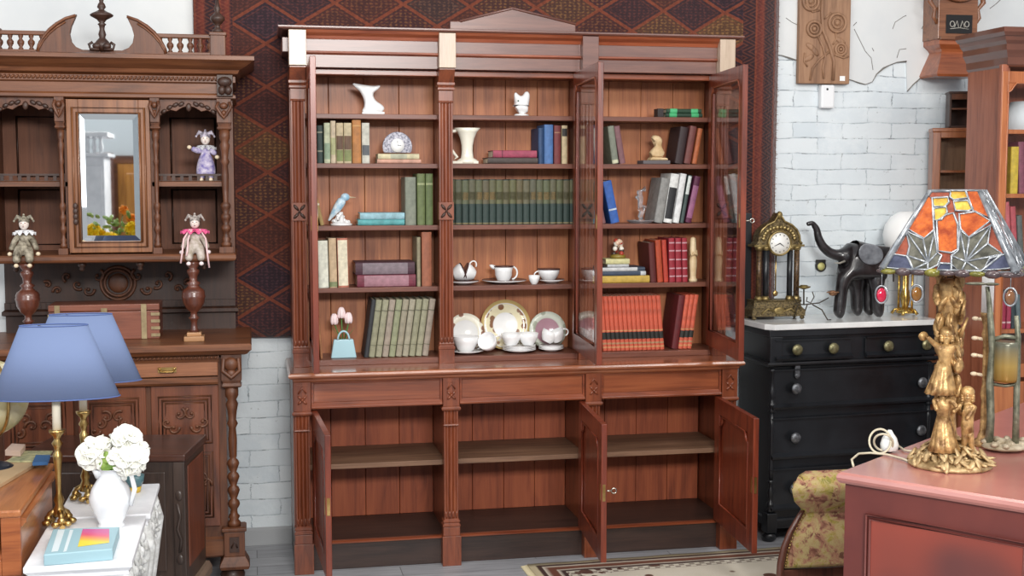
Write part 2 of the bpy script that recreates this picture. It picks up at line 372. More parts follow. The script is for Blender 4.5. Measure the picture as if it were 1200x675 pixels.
# ------------------------------------------------------------------ bookcase
XC = 1.186; PIT = .654; YB = 5.59; YU = 5.74; YBK = 6.045
bc = thing('bookcase', 'tall mahogany bookcase with open glazed doors above open cupboards', 'bookcase', (XC, 5.82, 0))
def flute(mb, x0, x1, yf, yb, z0, z1, n=3):
    w_ = x1-x0; m = w_*.12; g = (w_-2*m)/n; poly = [(x0, yb), (x0, yf), (x0+m, yf)]
    for i in range(n):
        a = x0+m+g*i
        for k in range(1, 8):
            q = pi*k/8; poly.append((a+g*.5-g*.46*cos(q), yf+g*.42*sin(q)))
        poly.append((a+g, yf))
    poly += [(x1, yf), (x1, yb)]
    mb.prism(poly[::-1], z0, z1, 'z'); return mb
def rosette(mb, x, y, z, r):
    for k in range(4):
        a = pi/4+k*pi/2
        mb.ell((x+cos(a)*r*.55, y, z+sin(a)*r*.55), (r*.5, r*.25, r*.22), 8, 5, Matrix.Rotation(-a, 3, 'Y'))
    mb.ell((x, y-r*.1, z), r*.28, 8, 5)
# lower carcass
bx0, bx1 = XC-1.022, XC+1.022
MB().box(bx0, bx1, 5.607, YBK, 0, .128).build('plinth', MP, bc, bevel=.003)
MB().box(bx0, bx0+.025, YB, YW-.012, .128, .86).build('side_panel', MV, bc)
MB().box(bx1-.025, bx1, YB, YW-.012, .128, .86).build('side_panel', MV, bc)
px0 = [XC-1.022+.0005+PIT*i for i in range(4)]
def bays(): return [(px0[i]+.078, px0[i+1]) for i in range(3)]
for i in (1, 2): MB().box(px0[i]+.02, px0[i]+.058, YB+.01, YBK-.02, .128, .86).build('divider', MV, bc)
for x0, x1 in ((px0[0]+.025, px0[1]+.02), (px0[1]+.058, px0[2]+.02), (px0[2]+.058, px0[3]+.053)):
    mb = MB(); n = 4
    for k in range(n):
        a = x0+(x1-x0)*k/n; mb.box(a+.001, x0+(x1-x0)*(k+1)/n-.001, YBK-.02, YBK, .128, .86)
    mb.build('cupboard_back', ML, bc, bevel=.002)
    MB().box(x0, x1, YB+.045, YBK-.02, .445, .468).build('cupboard_shelf', MD, bc, bevel=.002)
    MB().box(x0, x1, YB+.005, YBK-.02, .118, .126).build('bottom_board', MD, bc)
    MB().prism([(YB-.004, .122), (YB+.035, .122), (YB+.035, .129), (YB+.004, .132), (YB-.006, .129)], max(x0, px0[0]+.07), x1, 'x').build('bottom_bead', MRX, bc)
for i, x in enumerate(px0):
    mb = MB()
    mb.box(x-.004, x+.080, YB-.035, YB+.03, 0, .135); mb.box(x, x+.076, YB-.028, YB+.03, .135, .175)
    mb.mould([(0, .175), (.006, .178), (.006, .186), (.0, .192), (.004, .198), (.004, .204), (-.004, .212)], x+.004, x+.072, YB-.024, YB+.03)
    flute(mb, x+.006, x+.070, YB-.020, YB+.03, .21, .715)
    for k in range(4): mb.ell((x+.014+.016*k, YB-.021, .232), (.006, .006, .016), 8, 5)
    mb.mould([(-.002, .63), (.004, .636), (.0, .642)], x+.006, x+.070, YB-.022, YB+.03)
    mb.mould([(0, .700), (.008, .706), (.010, .714), (.004, .722)], x+.004, x+.072, YB-.022, YB+.03)
    mb.box(x+.002, x+.076, YB-.024, YB+.03, .722, .852)
    p = mb.build('base_pilaster', MRX if 0 else MV, bc, bevel=.0015)
    r_ = MB(); rosette(r_, x+.039, YB-.026, .772, .026); r_.tube([(x+.022, YB-.026, .80), (x+.039, YB-.03, .826), (x+.056, YB-.026, .80)], .004, 6)
    r_.box(x+.016, x+.062, YB-.027, YB-.022, .83, .838); r_.build('carved_rosette', MV, p)
for x0, x1 in bays():
    MB().box(x0-.003, x1+.003, YB-.004, YB+.02, .727, .86).build('rail', MH, bc)
    dr = MB().box(x0+.012, x1-.012, YB-.007, YB-.003, .758, .838).build('drawer_front', wood('flame_mahogany', (92, 44, 28), (138, 74, 46), (160, 92, 58), 'x', sc=.45, rough=.28, coat=.6), bc)
    q = MB(); y0 = YB-.004
    q.prism([(y0, .728), (y0-.016, .730), (y0-.018, .738), (y0-.010, .748), (y0-.004, .756), (y0, .758)], x0, x1, 'x')
    q.prism([(y0, .836), (y0-.006, .838), (y0-.01, .846), (y0, .85)], x0, x1, 'x')
    q.box(x0, x0+.010, y0-.01, y0, .74, .85).box(x1-.010, x1, y0-.01, y0, .74, .85)
    q.build('panel_moulding', MH, dr, bevel=.0015)
MB().mould([(0, .848), (.004, .850), (.010, .856), (.012, .862), (.022, .868), (.030, .873), (.032, .880), (.028, .888), (.022, .892)], bx0+.012, bx1-.012, YB-.022, YW-.014).build('countertop', wood('counter_mahogany', (116, 62, 40), (156, 92, 62), (176, 112, 76), 'x', rough=.2, coat=.7), bc)
# upper carcass
ux0, ux1 = XC-1.0135, XC+1.0165; up0 = [ux0+PIT*i for i in range(4)]; ZB, ZT = .892, 2.215
MB().box(ux0, ux0+.022, YU+.01, YW-.045, ZB, ZT).build('side_panel', MV, bc)
MB().box(ux1-.022, ux1, YU+.01, YW-.045, ZB, ZT).build('side_panel', MV, bc)
for i in (1, 2): MB().box(up0[i]+.018, up0[i]+.052, YU+.02, YBK-.04, ZB, ZT).build('divider', MV, bc)
ubays = [(ux0+.022, up0[1]+.018), (up0[1]+.052, up0[2]+.018), (up0[2]+.052, ux1-.022)]
YS = YU+.045
SHZ = [ZZ(133.6, YS, 440), ZZ(191.5, YS, 440), ZZ(264.3, YS, 440), ZZ(336.8, YS, 440)]
BOT = .918
for x0, x1 in ubays:
    mb = MB()
    for k in range(4): mb.box(x0+(x1-x0)*k/4+.001, x0+(x1-x0)*(k+1)/4-.001, YBK-.05, YBK-.035, ZB, ZT)
    mb.build('back_panel', MB_, bc, bevel=.002)
    for z in SHZ: MB().box(x0, x1, YS, YBK-.05, z-.022, z).build('shelf', MS, bc, bevel=.002)
    MB().box(x0, x1, YU+.012, YBK-.05, ZB, BOT).build('bottom_shelf', MS, bc, bevel=.002)
    MB().box(x0, x1, YU+.02, YBK-.05, ZT-.02, ZT).build('top_board', MV, bc)
    MB().box(x0-.01, x1+.01, YU+.004, YU+.03, ZT-.028, ZT-.004).build('head_rail', MH, bc, bevel=.003)
for i, x in enumerate(up0):
    w_ = .0705; a, b = x, x+w_
    mb = MB()
    mb.box(a, b, YU-.02, YU+.03, ZB, .955); mb.mould([(0, .955), (.003, .957), (.003, .968), (-.002, .975), (0, .982), (-.003, .99)], a, b, YU-.02, YU+.03)
    flute(mb, a+.004, b-.004, YU-.018, YU+.03, .985, 1.545, 3)
    for k in range(4): mb.ell((a+.012+.0155*k, YU-.018, 1.0), (.0055, .006, .016), 8, 5)
    mb.box(a+.001, b-.001, YU-.024, YU+.03, 1.545, 1.625)
    flute(mb, a+.004, b-.004, YU-.018, YU+.03, 1.625, 2.072, 3)
    mb.mould([(-.002, 2.068), (.002, 2.071), (-.002, 2.076)], a+.002, b-.002, YU-.02, YU+.03)
    mb.box(a+.003, b-.003, YU-.018, YU+.03, 2.076, 2.125)
    mb.mould([(-.003, 2.122), (.004, 2.126), (.004, 2.136), (-.001, 2.140), (.006, 2.148), (.006, 2.158), (.0, 2.164)], a+.001, b-.001, YU-.024, YU+.03)
    mb.prism([(YU+.03, 2.16), (YU-.028, 2.16), (YU-.065, 2.212), (YU-.065, 2.218), (YU+.03, 2.218)], a, b, 'x')
    p = mb.build('upper_pilaster', MV, bc, bevel=.0015)
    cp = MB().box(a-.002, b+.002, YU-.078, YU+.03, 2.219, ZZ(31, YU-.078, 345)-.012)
    cp.build('capital_block', MC if i == 2 else wood('window_sheen_veneer', (160, 136, 114), (184, 162, 140), (196, 176, 154), 'z', rough=.35, coat=.5), p, bevel=.002)  # paler colour on all blocks but one stands in for the window's reflection
    r_ = MB(); z = 1.585
    for s in (-1, 1):
        for q in (-1, 1): r_.ell((x+w_/2+s*.014, YU-.026, z+q*.018), (.017, .006, .007), 8, 5, Matrix.Rotation(radians(-s*q*50), 3, 'Y'))
    r_.ell((x+w_/2, YU-.028, z), .006, 8, 5); r_.build('carved_cross', WD, p)
ZC = 2.388
for i in range(3):
    a, b = up0[i]+.0725, up0[i+1]-.002
    MB().box(a, b, YU-.03, YU+.03, ZT, 2.272).build('frieze_board', MC, bc, bevel=.002)
    MB().box(a, b, YU-.04, YU+.03, 2.284, 2.337).build('frieze_board', MC, bc, bevel=.002)
    MB().prism([(YU+.03, 2.270), (YU-.032, 2.270), (YU-.044, 2.277), (YU-.042, 2.285), (YU+.03, 2.287)], a, b, 'x').build('frieze_bead', MRX, bc)
    MB().prism([(YU+.03, 2.336), (YU-.042, 2.336), (YU-.048, 2.350), (YU-.066, 2.362), (YU-.075, 2.374), (YU+.03, 2.374)], a, b, 'x').build('cornice_moulding', MRX, bc)
MB().box(ux0-.028, ux0+.002, YU-.01, YW-.06, 2.282, 2.345).build('cornice_return', MC, bc, bevel=.002); MB().box(ux1-.002, ux1+.028, YU-.01, YW-.06, 2.282, 2.345).build('cornice_return', MC, bc, bevel=.002)
MB().mould([(-.016, 2.372), (0, 2.376), (.004, 2.382), (.004, ZC)], ux0-.042, ux1+.042, YU-.078, YW-.05).build('cornice_top', MC, bc)
pz = PY(600, 9.5, YU-.06)
a, b = XX(527, YU-.06, 36), XX(674, YU-.06, 39)
ped = MB().prism([(a, ZC), (b, ZC), (b, ZC+.034), (pz.x+.01, pz.z-.004), (pz.x-.01, pz.z-.004), (a+.05, ZC+.036), (a, ZC+.036)], YU-.07, YU-.03).build('pediment', MC, bc, bevel=.003)
MB().tube([(a+.045, YU-.07, ZC+.036), (pz.x, YU-.07, pz.z-.002), (b, YU-.07, ZC+.036)], .006, 6).build('pediment_moulding', MC, ped)
# doors
def low_door(hx, ang, sgn, key=False):
    # sgn=+1: hinge at the right, leaf runs to -x when closed ; built local then turned about the hinge
    W_, T_ = .572, .024
    mb = MB(); z0, z1 = .140, .722
    f = MB().box(0, .075, 0, T_, z0, z1).box(W_-.075, W_, 0, T_, z0, z1).box(.075, W_-.075, 0, T_, z0, z0+.085).box(.075, W_-.075, 0, T_, z1-.075, z1)
    pn = MB().box(.07, W_-.07, .007, T_-.009, z0+.08, z1-.07)
    ml = MB(); a0, a1, b0, b1 = .078, W_-.078, z0+.088, z1-.078
    cut = .045
    loop = [(a0, b0), (a1, b0), (a1, b1-cut)]+[(a1-cut+cut*cos(q)*0+cut*(1-sin(q)), b1-cut+cut*(1-cos(q))) for q in [0]]+[]
    loop = [(a0, b0), (a1, b0), (a1, b1-cut), (a1-.02, b1-cut+.004), (a1-.036, b1-.022), (a1-cut, b1), (a0+cut, b1), (a0+.036, b1-.022), (a0+.02, b1-cut+.004), (a0, b1-cut)]
    for yy_ in (.004, T_-.004): ml.tube([(x, yy_, z) for x, z in loop], .007, 6, True)
    o3 = [(f, 'cupboard_door', MR), (pn, 'door_panel', MR), (ml, 'door_moulding', MR)]
    lk = MB().box(W_-.03, W_-.012, T_-.003, T_+.0015, .40, .47) if sgn > 0 else MB().box(W_-.03, W_-.012, -.0015, .002, .40, .47)
    edge = MB().box(W_-.001, W_+.0015, .006, T_-.006, .40, .47)
    ks = MB()
    if key:
        ks.tube([(W_-.045, 0, .432), (W_-.045, -.03, .432)], .0035, 8)
        ks.tube([(W_-.045, -.038-.011*cos(q), .432+.011*sin(q)) for q in [2*pi*i/12 for i in range(12)]], .003, 6, True)
    Mx = Matrix.Translation((hx, YB, 0)) @ Matrix.Rotation(ang, 4, 'Z') @ (Matrix.Scale(-1, 4, (1, 0, 0)) if sgn > 0 else Matrix.Identity(4))
    par = None
    for m_, nm, mt in o3+[(lk, 'lock_plate', BRASS), (edge, 'lock_edge', BRASS)]+([(ks, 'key', STEEL)] if key else []):
        m_.v = [Mx @ p for p in m_.v]
        if sgn > 0: m_.f = [q[::-1] for q in m_.f]
        o = m_.build(nm, mt, par or bc, bevel=.002 if nm in('cupboard_door',) else 0)
        par = par or o
# closed leaf spans hinge..-x in the plane y=YB..YB+T ; opening swings the free end toward the camera
low_door(px0[1]-.001+PIT*1-.0, radians(85), 1, True)
low_door(px0[3]-.001, radians(86), 1)
low_door(px0[0]+.079, radians(-87.5), -1)
def glass_door(hx, ang, sgn):
    W_, T_ = .576, .024; z0, z1 = .945, 2.212; s_ = .048
    f = MB().box(0, s_, 0, T_, z0, z1).box(W_-s_, W_, 0, T_, z0, z1).box(s_, W_-s_, 0, T_, z0, z0+.075).box(s_, W_-s_, 0, T_, z1-.06, z1)
    gl = MB().box(s_-.005, W_-s_+.005, .011, .014, z0+.07, z1-.055)
    ml = MB(); c_ = .03; a0, a1, b0, b1 = s_, W_-s_, z0+.075, z1-.06
    for yy_ in (.003, T_-.003): ml.tube([(x, yy_, z) for x, z in [(a0, b0), (a1, b0), (a1, b1-c_), (a1-.012, b1-c_+.006), (a1-.022, b1-.012), (a1-c_, b1), (a0+c_, b1), (a0+.022, b1-.012), (a0+.012, b1-c_+.006), (a0, b1-c_)]], .005, 6, True)
    # corner infill giving the notched opening
    for xx, d_ in ((a0, 1), (a1, -1)): f.prism([(xx, b1-c_), (xx+d_*.012, b1-c_+.006), (xx+d_*.022, b1-.012), (xx+d_*c_, b1), (xx, b1)][::d_], .002, T_-.002)
    lk = MB().box(W_-.028, W_-.014, -.0015, T_+.0015, 1.52, 1.58)
    ks = MB(); y1 = -.0 if sgn < 0 else -.0
    ks.tube([(W_-.021, 0, 1.55), (W_-.021, -.025, 1.55)], .003, 8); ks.tube([(W_-.021, -.033+.009*cos(q), 1.55+.009*sin(q)) for q in [2*pi*i/12 for i in range(12)]], .0025, 6, True)
    Mx = Matrix.Translation((hx, YU-.0, 0)) @ Matrix.Rotation(ang, 4, 'Z') @ (Matrix.Scale(-1, 4, (1, 0, 0)) if sgn > 0 else Matrix.Identity(4))
    par = None
    L_ = [(f, 'glazed_door', MR), (gl, 'glass_pane', CLEAR), (ml, 'glazing_bead', MRX), (lk, 'lock_plate', BRASS)]
    if hx > 2: L_.append((ks, 'key', STEEL))
    for m_, nm, mt in L_:
        m_.v = [Mx @ p for p in m_.v]
        if sgn > 0: m_.f = [q[::-1] for q in m_.f]
        o = m_.build(nm, mt, par or bc, bevel=.002 if nm == 'glazed_door' else 0)
        par = par or o
glass_door(up0[2]-.002, radians(86), 1)
glass_door(up0[3]-.002, radians(84), 1)
glass_door(up0[0]+.073, radians(-91), -1)
# ------------------------------------------------------------------ books and ornaments in the bookcase
ORD = ['first', 'second', 'third', 'fourth', 'fifth', 'sixth', 'seventh', 'eighth', 'ninth', 'tenth', 'eleventh', 'twelfth', 'thirteenth', 'fourteenth', 'fifteenth', 'sixteenth', 'seventeenth', 'eighteenth', 'nineteenth', 'twentieth']
def cloth(c, rough=.6):
    n = 'book_cloth_%d_%d_%d' % tuple(c)
    if n in MATS: return MATS[n]
    lu = sum(c)/3.; c = tuple(int((lu+(x-lu)*.92)*.94) for x in c); m = base(n, c, rough); t = NT(m); q = t.noise(t.tc, 40, 3, .6)
    t.col(t.ramp(q, [(.3, tuple(int(x*.86) for x in c)), (.7, tuple(min(255, int(x*1.06)) for x in c))])); return m
def book_mbs(w, h, d, th=.003, bulge=.006):
    # upright, spine towards -y, x 0..w, z 0..h
    n = 6; out = [(0, d)]+[(w/2-w/2*cos(pi*k/n), -bulge*sin(pi*k/n)+.004) for k in range(n+1)]+[(w, d)]
    inn = [(w-th, d), (w-th, .008), (th, .008), (th, d)]
    c = MB().prism((out+inn)[::-1], 0, h, 'z')
    p = MB().box(th, w-th, .008, d-.004, .003, h-.003)
    return c, p
def spine_band(w, z0, z1, bulge=.006, e=.0007, m=.12):
    n = 6; pts = [(w/2-(w/2+e)*cos(pi*k/n), -(bulge+e)*sin(pi*k/n)+.004) for k in range(n+1)]
    k0 = 0 if m == 0 else 1
    pts = pts[k0:len(pts)-k0]; back = [(x, y+.001) for x, y in pts][::-1]
    return MB().prism((pts+back)[::-1], z0, z1, 'z')
def book(w, h, d, col, M, label, group, bands=(), cat='book', name='book', origin=None, rough=.6, bulge=.006, pages=PAGES):
    c, p = book_mbs(w, h, d, bulge=bulge)
    L = [(c, 'cover', cloth(col, rough)), (p, 'page_block', pages)]
    for (z0, z1, bc_, full) in bands: L.append((spine_band(w, z0*h, z1*h, bulge, m=0 if full else .1), 'spine_band' if full else 'spine_label', cloth(bc_)))
    root = thing(name, label, cat, tuple(M @ Vector((w/2, d/2, 0))), group=group)
    par = None
    for mb_, nm, mt in L:
        mb_.v = [M @ q for q in mb_.v]
        o = mb_.build(nm, mt, root)
    return root
def standing(px0_, px1_, ytop, z, col, label, group, lean=0, d=.16, bands=(), yf=None, h=None, w=None, xb=None, **k):
    # px0_,px1_ = spine's left and right pixel at its foot; lean in degrees, + = top to the right
    Y = (yf or YS+.012); x0 = xb if xb is not None else XX(px0_, Y, 300); w = w or (XX(px1_, Y, 300)-XX(px0_, Y, 300))
    h = h or (ZZ(ytop, Y, px0_)-z)
    a = radians(lean)
    if lean: h = (h-w*sin(abs(a)))/cos(a)
    # rotate about the corner that touches the shelf (right foot when leaning right)
    if lean > 0: M = Matrix.Translation((x0+w, Y, z)) @ Matrix.Rotation(a, 4, 'Y') @ Matrix.Translation((-w, 0, 0))
    else: M = Matrix.Translation((x0, Y, z)) @ Matrix.Rotation(a, 4, 'Y')
    return book(w, h, d, col, M, label, group, bands, **k)
def lying(px0_, px1_, y0, y1, z, col, label, group, d=.13, bands=(), yf=None, rz=0, **k):
    # spine faces the viewer, along x
    Y = (yf or YS+.012); x0 = XX(px0_, Y, 300); L = XX(px1_, Y, 300)-x0; th = (y1-y0)/FPX*5.92
    M = Matrix.Translation((x0, Y, z)) @ Matrix.Rotation(rz, 4, 'Z') @ Matrix.Translation((0, 0, th)) @ Matrix.Rotation(pi/2, 4, 'Y')
    book(th, L, d, col, M, label, group, bands, **k)
    return z+th
B1, B2, B3, B4, B5 = SHZ[0], SHZ[1], SHZ[2], SHZ[3], BOT
B1, B2, B3, B4, B5 = [q+.0004 for q in (B1, B2, B3, B4, B5)]
G = 'books in the bookcase'
# --- left bay
g = 'vintage books on the second shelf of the left bay'
for a, b, y, c, l, bd in [(373, 380, 147, (44, 62, 58), 'dark green book standing leftmost beside the cream-backed row', [(.3, .34, (150, 150, 130), 0), (.8, .84, (150, 150, 130), 0)]),
    (381.3, 388.5, 144, (196, 200, 168), 'pale green-white book beside the dark green one, upper left bay', [(.1, .5, (146, 168, 140), 0)]),
    (389, 395, 141.5, (210, 190, 160), 'slim tall cream book among old books in the upper left bay', [(.2, .6, (180, 180, 130), 0)]),
    (395.6, 403.8, 144, (206, 186, 148), 'left of twin cream books with brown and green picture spines', [(.34, .68, (104, 74, 54), 0), (.05, .33, (128, 138, 82), 0)]),
    (404.4, 413.4, 144, (206, 188, 150), 'right of twin cream books with brown and green picture spines', [(.34, .68, (110, 80, 58), 0), (.05, .33, (134, 142, 86), 0)]),
    (414.2, 424.6, 140.5, (190, 124, 62), 'ochre orange book standing in the upper left bay', [(.85, .88, (214, 160, 96), 0)]),
    (425.4, 434.4, 144, (206, 204, 190), 'whitish book with a small dark emblem at the right of its row', [(.2, .45, (96, 100, 104), 0)])]:
    standing(a, b, y, B2, c, l, g, bands=bd, d=.14)
z = lying(443, 494, 187.3, 192, B2, (214, 160, 138), 'pinkish book lying under the cream book and the round clock', 'books under the small clock')
zc = lying(444, 492, 180.8, 187, z+.0004, (216, 204, 164), 'cream book lying directly beneath the small round clock', 'books under the small clock', bands=[(.3, .7, (186, 186, 160), 0)])
# dome clock
c0 = PY(465.5, 175, YS+.05); cx, zz0 = c0.x, zc+.0005; R = .067
ck = thing('glass_clock', 'small domed glass clock with a white dial standing on two books', 'clock', (cx, YS+.05, zz0))
cy_ = zz0+.032
dome = [(cx+R*cos(q), cy_+R*sin(q)) for q in [-.42+(pi+.84)*k/24 for k in range(25)]]
floral = mottle('floral_glass', (84, 84, 104), (190, 188, 198), 130, .2, 0)
MB().prism(dome, YS+.04, YS+.065).build('dome', floral, ck, bevel=.002)
MB().lathe([(.0, 0), (.028, 0), (.031, -.003), (.031, -.006), (0, -.0065)][::-1], (cx, YS+.04, cy_+.006), 28, 'y').build('dial', CHINA, ck)
MB().box(cx-.001, cx+.001, YS+.032, YS+.0335, cy_+.004, cy_+.026).box(cx-.001, cx+.016, YS+.032, YS+.0335, cy_+.005, cy_+.007).build('hands', BLK, ck)
# fish-tail figurine, first shelf
def at(x, y, Y): v = PY(x, y, Y); return v
def figure(name, pts, edges, mat, label, cat, Y=None, par=None, sub=2, group=None, scale=FPX):
    Y = Y or YS+.07
    vs = []
    for p in pts:
        dy = p[3] if len(p) > 3 else 0
        q = PY(p[0], p[1], Y); r = p[2]/FPX*5.95*1.28
        vs.append((q.x, Y+dy, q.z, r))
    o = skin(name, vs, edges, mat, par, sub)
    if par is None: tag(o, label, cat, group)
    return o
ch = lambda *a: [(a[i], a[i+1]) for i in range(len(a)-1)]
root = thing('fish_figurine', 'white porcelain figurine of an upright fish with a flared tail, topmost left shelf', 'figurine', tuple(Vector((XX(436, YS+.07, 130), YS+.07, B1))))
figure('body', [(435, 126, 4.6), (432.5, 118, 4.6), (430.5, 111, 5), (429, 105.5, 5), (423.5, 103, 3.6), (418, 100.5, 2.2), (413.5, 98, .7), (436, 104.5, 3.2), (441.5, 103, 2.2), (445.5, 100.5, .6), (441, 125.5, 4.4), (446.5, 126.5, 3.8), (449.5, 130, 2.4), (428.5, 129, 2.8), (424.5, 131.5, 1.8)],
       ch(0, 1, 2, 3, 4, 5, 6)+ch(3, 7, 8, 9)+ch(0, 10, 11, 12)+ch(0, 13, 14), CHINA, '', '', par=root)
MB().prism([(XX(424, YS+.07, 130), B1), (XX(450, YS+.07, 130), B1), (XX(450.5, YS+.07, 130), B1+.012), (XX(440, YS+.07, 130), B1+.016), (XX(430, YS+.07, 130), B1+.016), (XX(423.5, YS+.07, 130), B1+.01)], YS+.045, YS+.095).build('base', CHINA, root, bevel=.004)
g = 'books on the third shelf of the left bay'
standing(376, 380.5, 222, B3, (176, 146, 86), 'narrow ochre book leaning left against the bay side behind the blue bird', g, lean=-13, d=.14)
standing(367.8, 372.5, 238, B3, (226, 216, 190), 'short pale book leaning right at the far left of the bird shelf', g, lean=6, d=.12)
# kingfisher
Yk = YS+.06; root = thing('bird_figurine', 'blue and white porcelain kingfisher perched on a white rocky base', 'figurine', (XX(400, Yk, 260), Yk, B3))
kb = mottle('kingfisher_glaze', (128, 178, 206), (226, 232, 234), 34, .25)
figure('bird', [(402.5, 232.5, 4.4), (399, 238, 4.4), (395.5, 243.5, 4.4), (391.5, 249, 3.2), (387.5, 255, 1.6), (385, 259, .8)], ch(0, 1, 2, 3, 4, 5), kb, '', '', Y=Yk, par=root)
hq = PY(404.5, 231, Yk); MB().ell((hq.x, Yk, hq.z), (.021, .017, .018)).build('head', kb, root)
bq = PY(417, 231.5, Yk); MB().tube([(hq.x+.012, Yk, hq.z), ((hq.x+bq.x)/2, Yk, (hq.z+bq.z)/2), (bq.x, Yk, bq.z)], [.007, .004, .001], 8).build('beak', base('beak_tan', (190, 170, 140), .4), root)
b = MB()
for k in range(26):
    x = XX(random.uniform(391, 409), Yk, 260); hgt = random.uniform(.0, .055)*(1-abs(x-XX(400, Yk, 260))/.045); b.ell((x, Yk+random.uniform(-.02, .02), B3+.006+max(0, hgt)), (random.uniform(.006, .013), .009, random.uniform(.006, .013)), 8, 5)
b.lathe([(.05, 0), (.05, .006), (.038, .012), (.012, .02), (.008, .06)], (XX(400, Yk, 260), Yk, B3), 14); b.build('rocky_base', CHINA, root)
z = lying(420, 474.5, 257.4, 264, B3, (88, 170, 172), 'teal book lying beneath the pale blue one, left bay', 'blue books lying flat')
lying(422.5, 474.5, 249.3, 257, z+.0004, (150, 194, 206), 'pale blue book lying on top of the teal one, left bay', 'blue books lying flat')
standing(475.3, 488, 207.5, B3, (130, 136, 120), 'thick grey-green book standing beside the flat blue books', g)
standing(489.3, 498.6, 203.5, B3, (104, 118, 70), 'leaf green book standing between the grey one and its green twin', g, bands=[(.78, .82, (160, 168, 120), 0)])
standing(499.3, 507.8, 203.5, B3, (100, 116, 68), 'leaf green book standing rightmost on the bird shelf', g, bands=[(.78, .82, (160, 168, 120), 0)])
g = 'books on the fourth shelf of the left bay'
standing(373, 385, 282, B4, (232, 232, 214), 'white book standing leftmost on the shelf of purple albums', g, lean=-1)
standing(386, 395, 279, B4, (208, 178, 140), 'beige book with an olive foot beside the white one, left bay', g, bands=[(.02, .12, (130, 140, 96), 1)], lean=-1)
standing(396, 408.5, 279, B4, (196, 116, 92), 'cream book with salmon edges beside the beige one, left bay', g, bands=[(.04, .96, (236, 226, 196), 0)], lean=-1)
z = lying(418.3, 487, 322.8, 336.8, B4, (122, 44, 62), 'crimson album with a silvery spine lying beneath the dark one', 'purple albums lying flat', bands=[(.12, .88, (170, 120, 132), 0)], d=.18)
lying(416.5, 486, 308, 322.4, z+.0004, (74, 40, 54), 'dark purple album with a silvery spine lying on top of the crimson one', 'purple albums lying flat', bands=[(.12, .88, (132, 116, 124), 0)], d=.18)
standing(488.5, 493, 278, B4, (150, 140, 110), 'thin olive-grey book standing right of the purple albums', g)
standing(494.3, 506, 272, B4, (168, 98, 68), 'tall orange-brown book standing rightmost beside the purple albums', g)
# bottom shelf left: leaning grey-green set
g = 'matching grey-green volumes leaning on the lowest left shelf'
x = XX(432, YS+.012, 410); x1 = XX(501, YS+.012, 410); n = 9; step = (x1-x)/(n-.2)
for k in range(n):
    lab = 'grey-green volume in the leaning set on the lowest left shelf, %s from the left' % ORD[k]
    standing(0, 0, 351, B5, (156+(k % 3)*6, 154+(k % 2)*6, 124+(k % 3)*7), lab, g, lean=8, xb=x+step*k, w=step*.90, h=ZZ(351, YS+.012, 440)-B5, d=.17, bands=[(.80, .815, (104, 102, 80), 1), (.2, .212, (110, 108, 84), 1)])
w0 = .02
standing(0, 0, 351, B5, (52, 54, 58), 'charcoal covered volume lying against the left of the leaning grey-green set', g, lean=8, xb=x-w0-.0005, w=w0, h=ZZ(351, YS+.012, 440)-B5, d=.17)
standing(374, 377, 372, B5, (176, 116, 74), 'thin tan booklet leaning at the far left of the tulip shelf', 'booklets', lean=-4, d=.12)
# tulip planter
Yt = YS+.04; bx = XX(402.5, Yt, 415); ptl = thing('handbag_planter', 'pale blue handbag-shaped planter standing on the lowest left shelf', 'planter', (bx, Yt, B5))
PB = base('pale_blue_glaze', (170, 208, 218), .3, 0, Coat_Weight=.3)
hb = ZZ(392.5, Yt)-B5
MB().add([(bx-.058, Yt-.025, B5), (bx+.058, Yt-.025, B5), (bx+.058, Yt+.025, B5), (bx-.058, Yt+.025, B5), (bx-.044, Yt-.02, B5+hb), (bx+.044, Yt-.02, B5+hb), (bx+.044, Yt+.02, B5+hb), (bx-.044, Yt+.02, B5+hb)], [(3, 2, 1, 0), (4, 5, 6, 7), (0, 1, 5, 4), (1, 2, 6, 5), (2, 3, 7, 6), (3, 0, 4, 7)]).build('pot', PB, ptl, bevel=.004)
MB().tube([(bx+.026*cos(q), Yt-.017, B5+hb-.002+.04*sin(q)) for q in [pi*k/12 for k in range(13)]], .0045, 8).build('handle', PB, ptl)
for k, (fx, fy, lb) in enumerate([(391.5, 374, 'pink-white artificial tulip leaning left out of the handbag planter'), (400, 366.5, 'pink-white artificial tulip standing tallest in the middle of the handbag planter'), (408.5, 372.5, 'pink-white artificial tulip leaning right out of the handbag planter')]):
    q = PY(fx, fy, Yt)
    tl = thing('artificial_tulip', lb, 'flower', (bx, Yt, B5+hb), group='tulips in the handbag planter')
    bl_ = MB()
    for j in range(5):
        an = 2*pi*j/5+k; bl_.ell((q.x+.008*cos(an), Yt+.008*sin(an), q.z), (.011, .011, .026), 8, 6, Matrix.Rotation(.15*sin(an), 3, 'X') @ Matrix.Rotation(-.15*cos(an), 3, 'Y'))
    bl_.build('bloom', base('tulip_petal', (244, 222, 222), .5), tl)
    MB().tube([(bx+(q.x-bx)*.2, Yt, B5+hb-.01), (bx+(q.x-bx)*.6, Yt, B5+hb+.03), (q.x, Yt, q.z-.018)], .0028, 6).build('stem', DGREEN, tl)
    lf = MB(); sgn = (-1, .3, 1)[k]
    lf.grid(lambda a, b: (bx+sgn*(.012+.04*a**1.3)+.0*b, Yt-.012+(b-.5)*.014*sin(pi*min(1, a+.1)), B5+hb-.008+.062*a-.0*b), 8, 3); lf.build('leaf', DGREEN, tl, solid=.001)
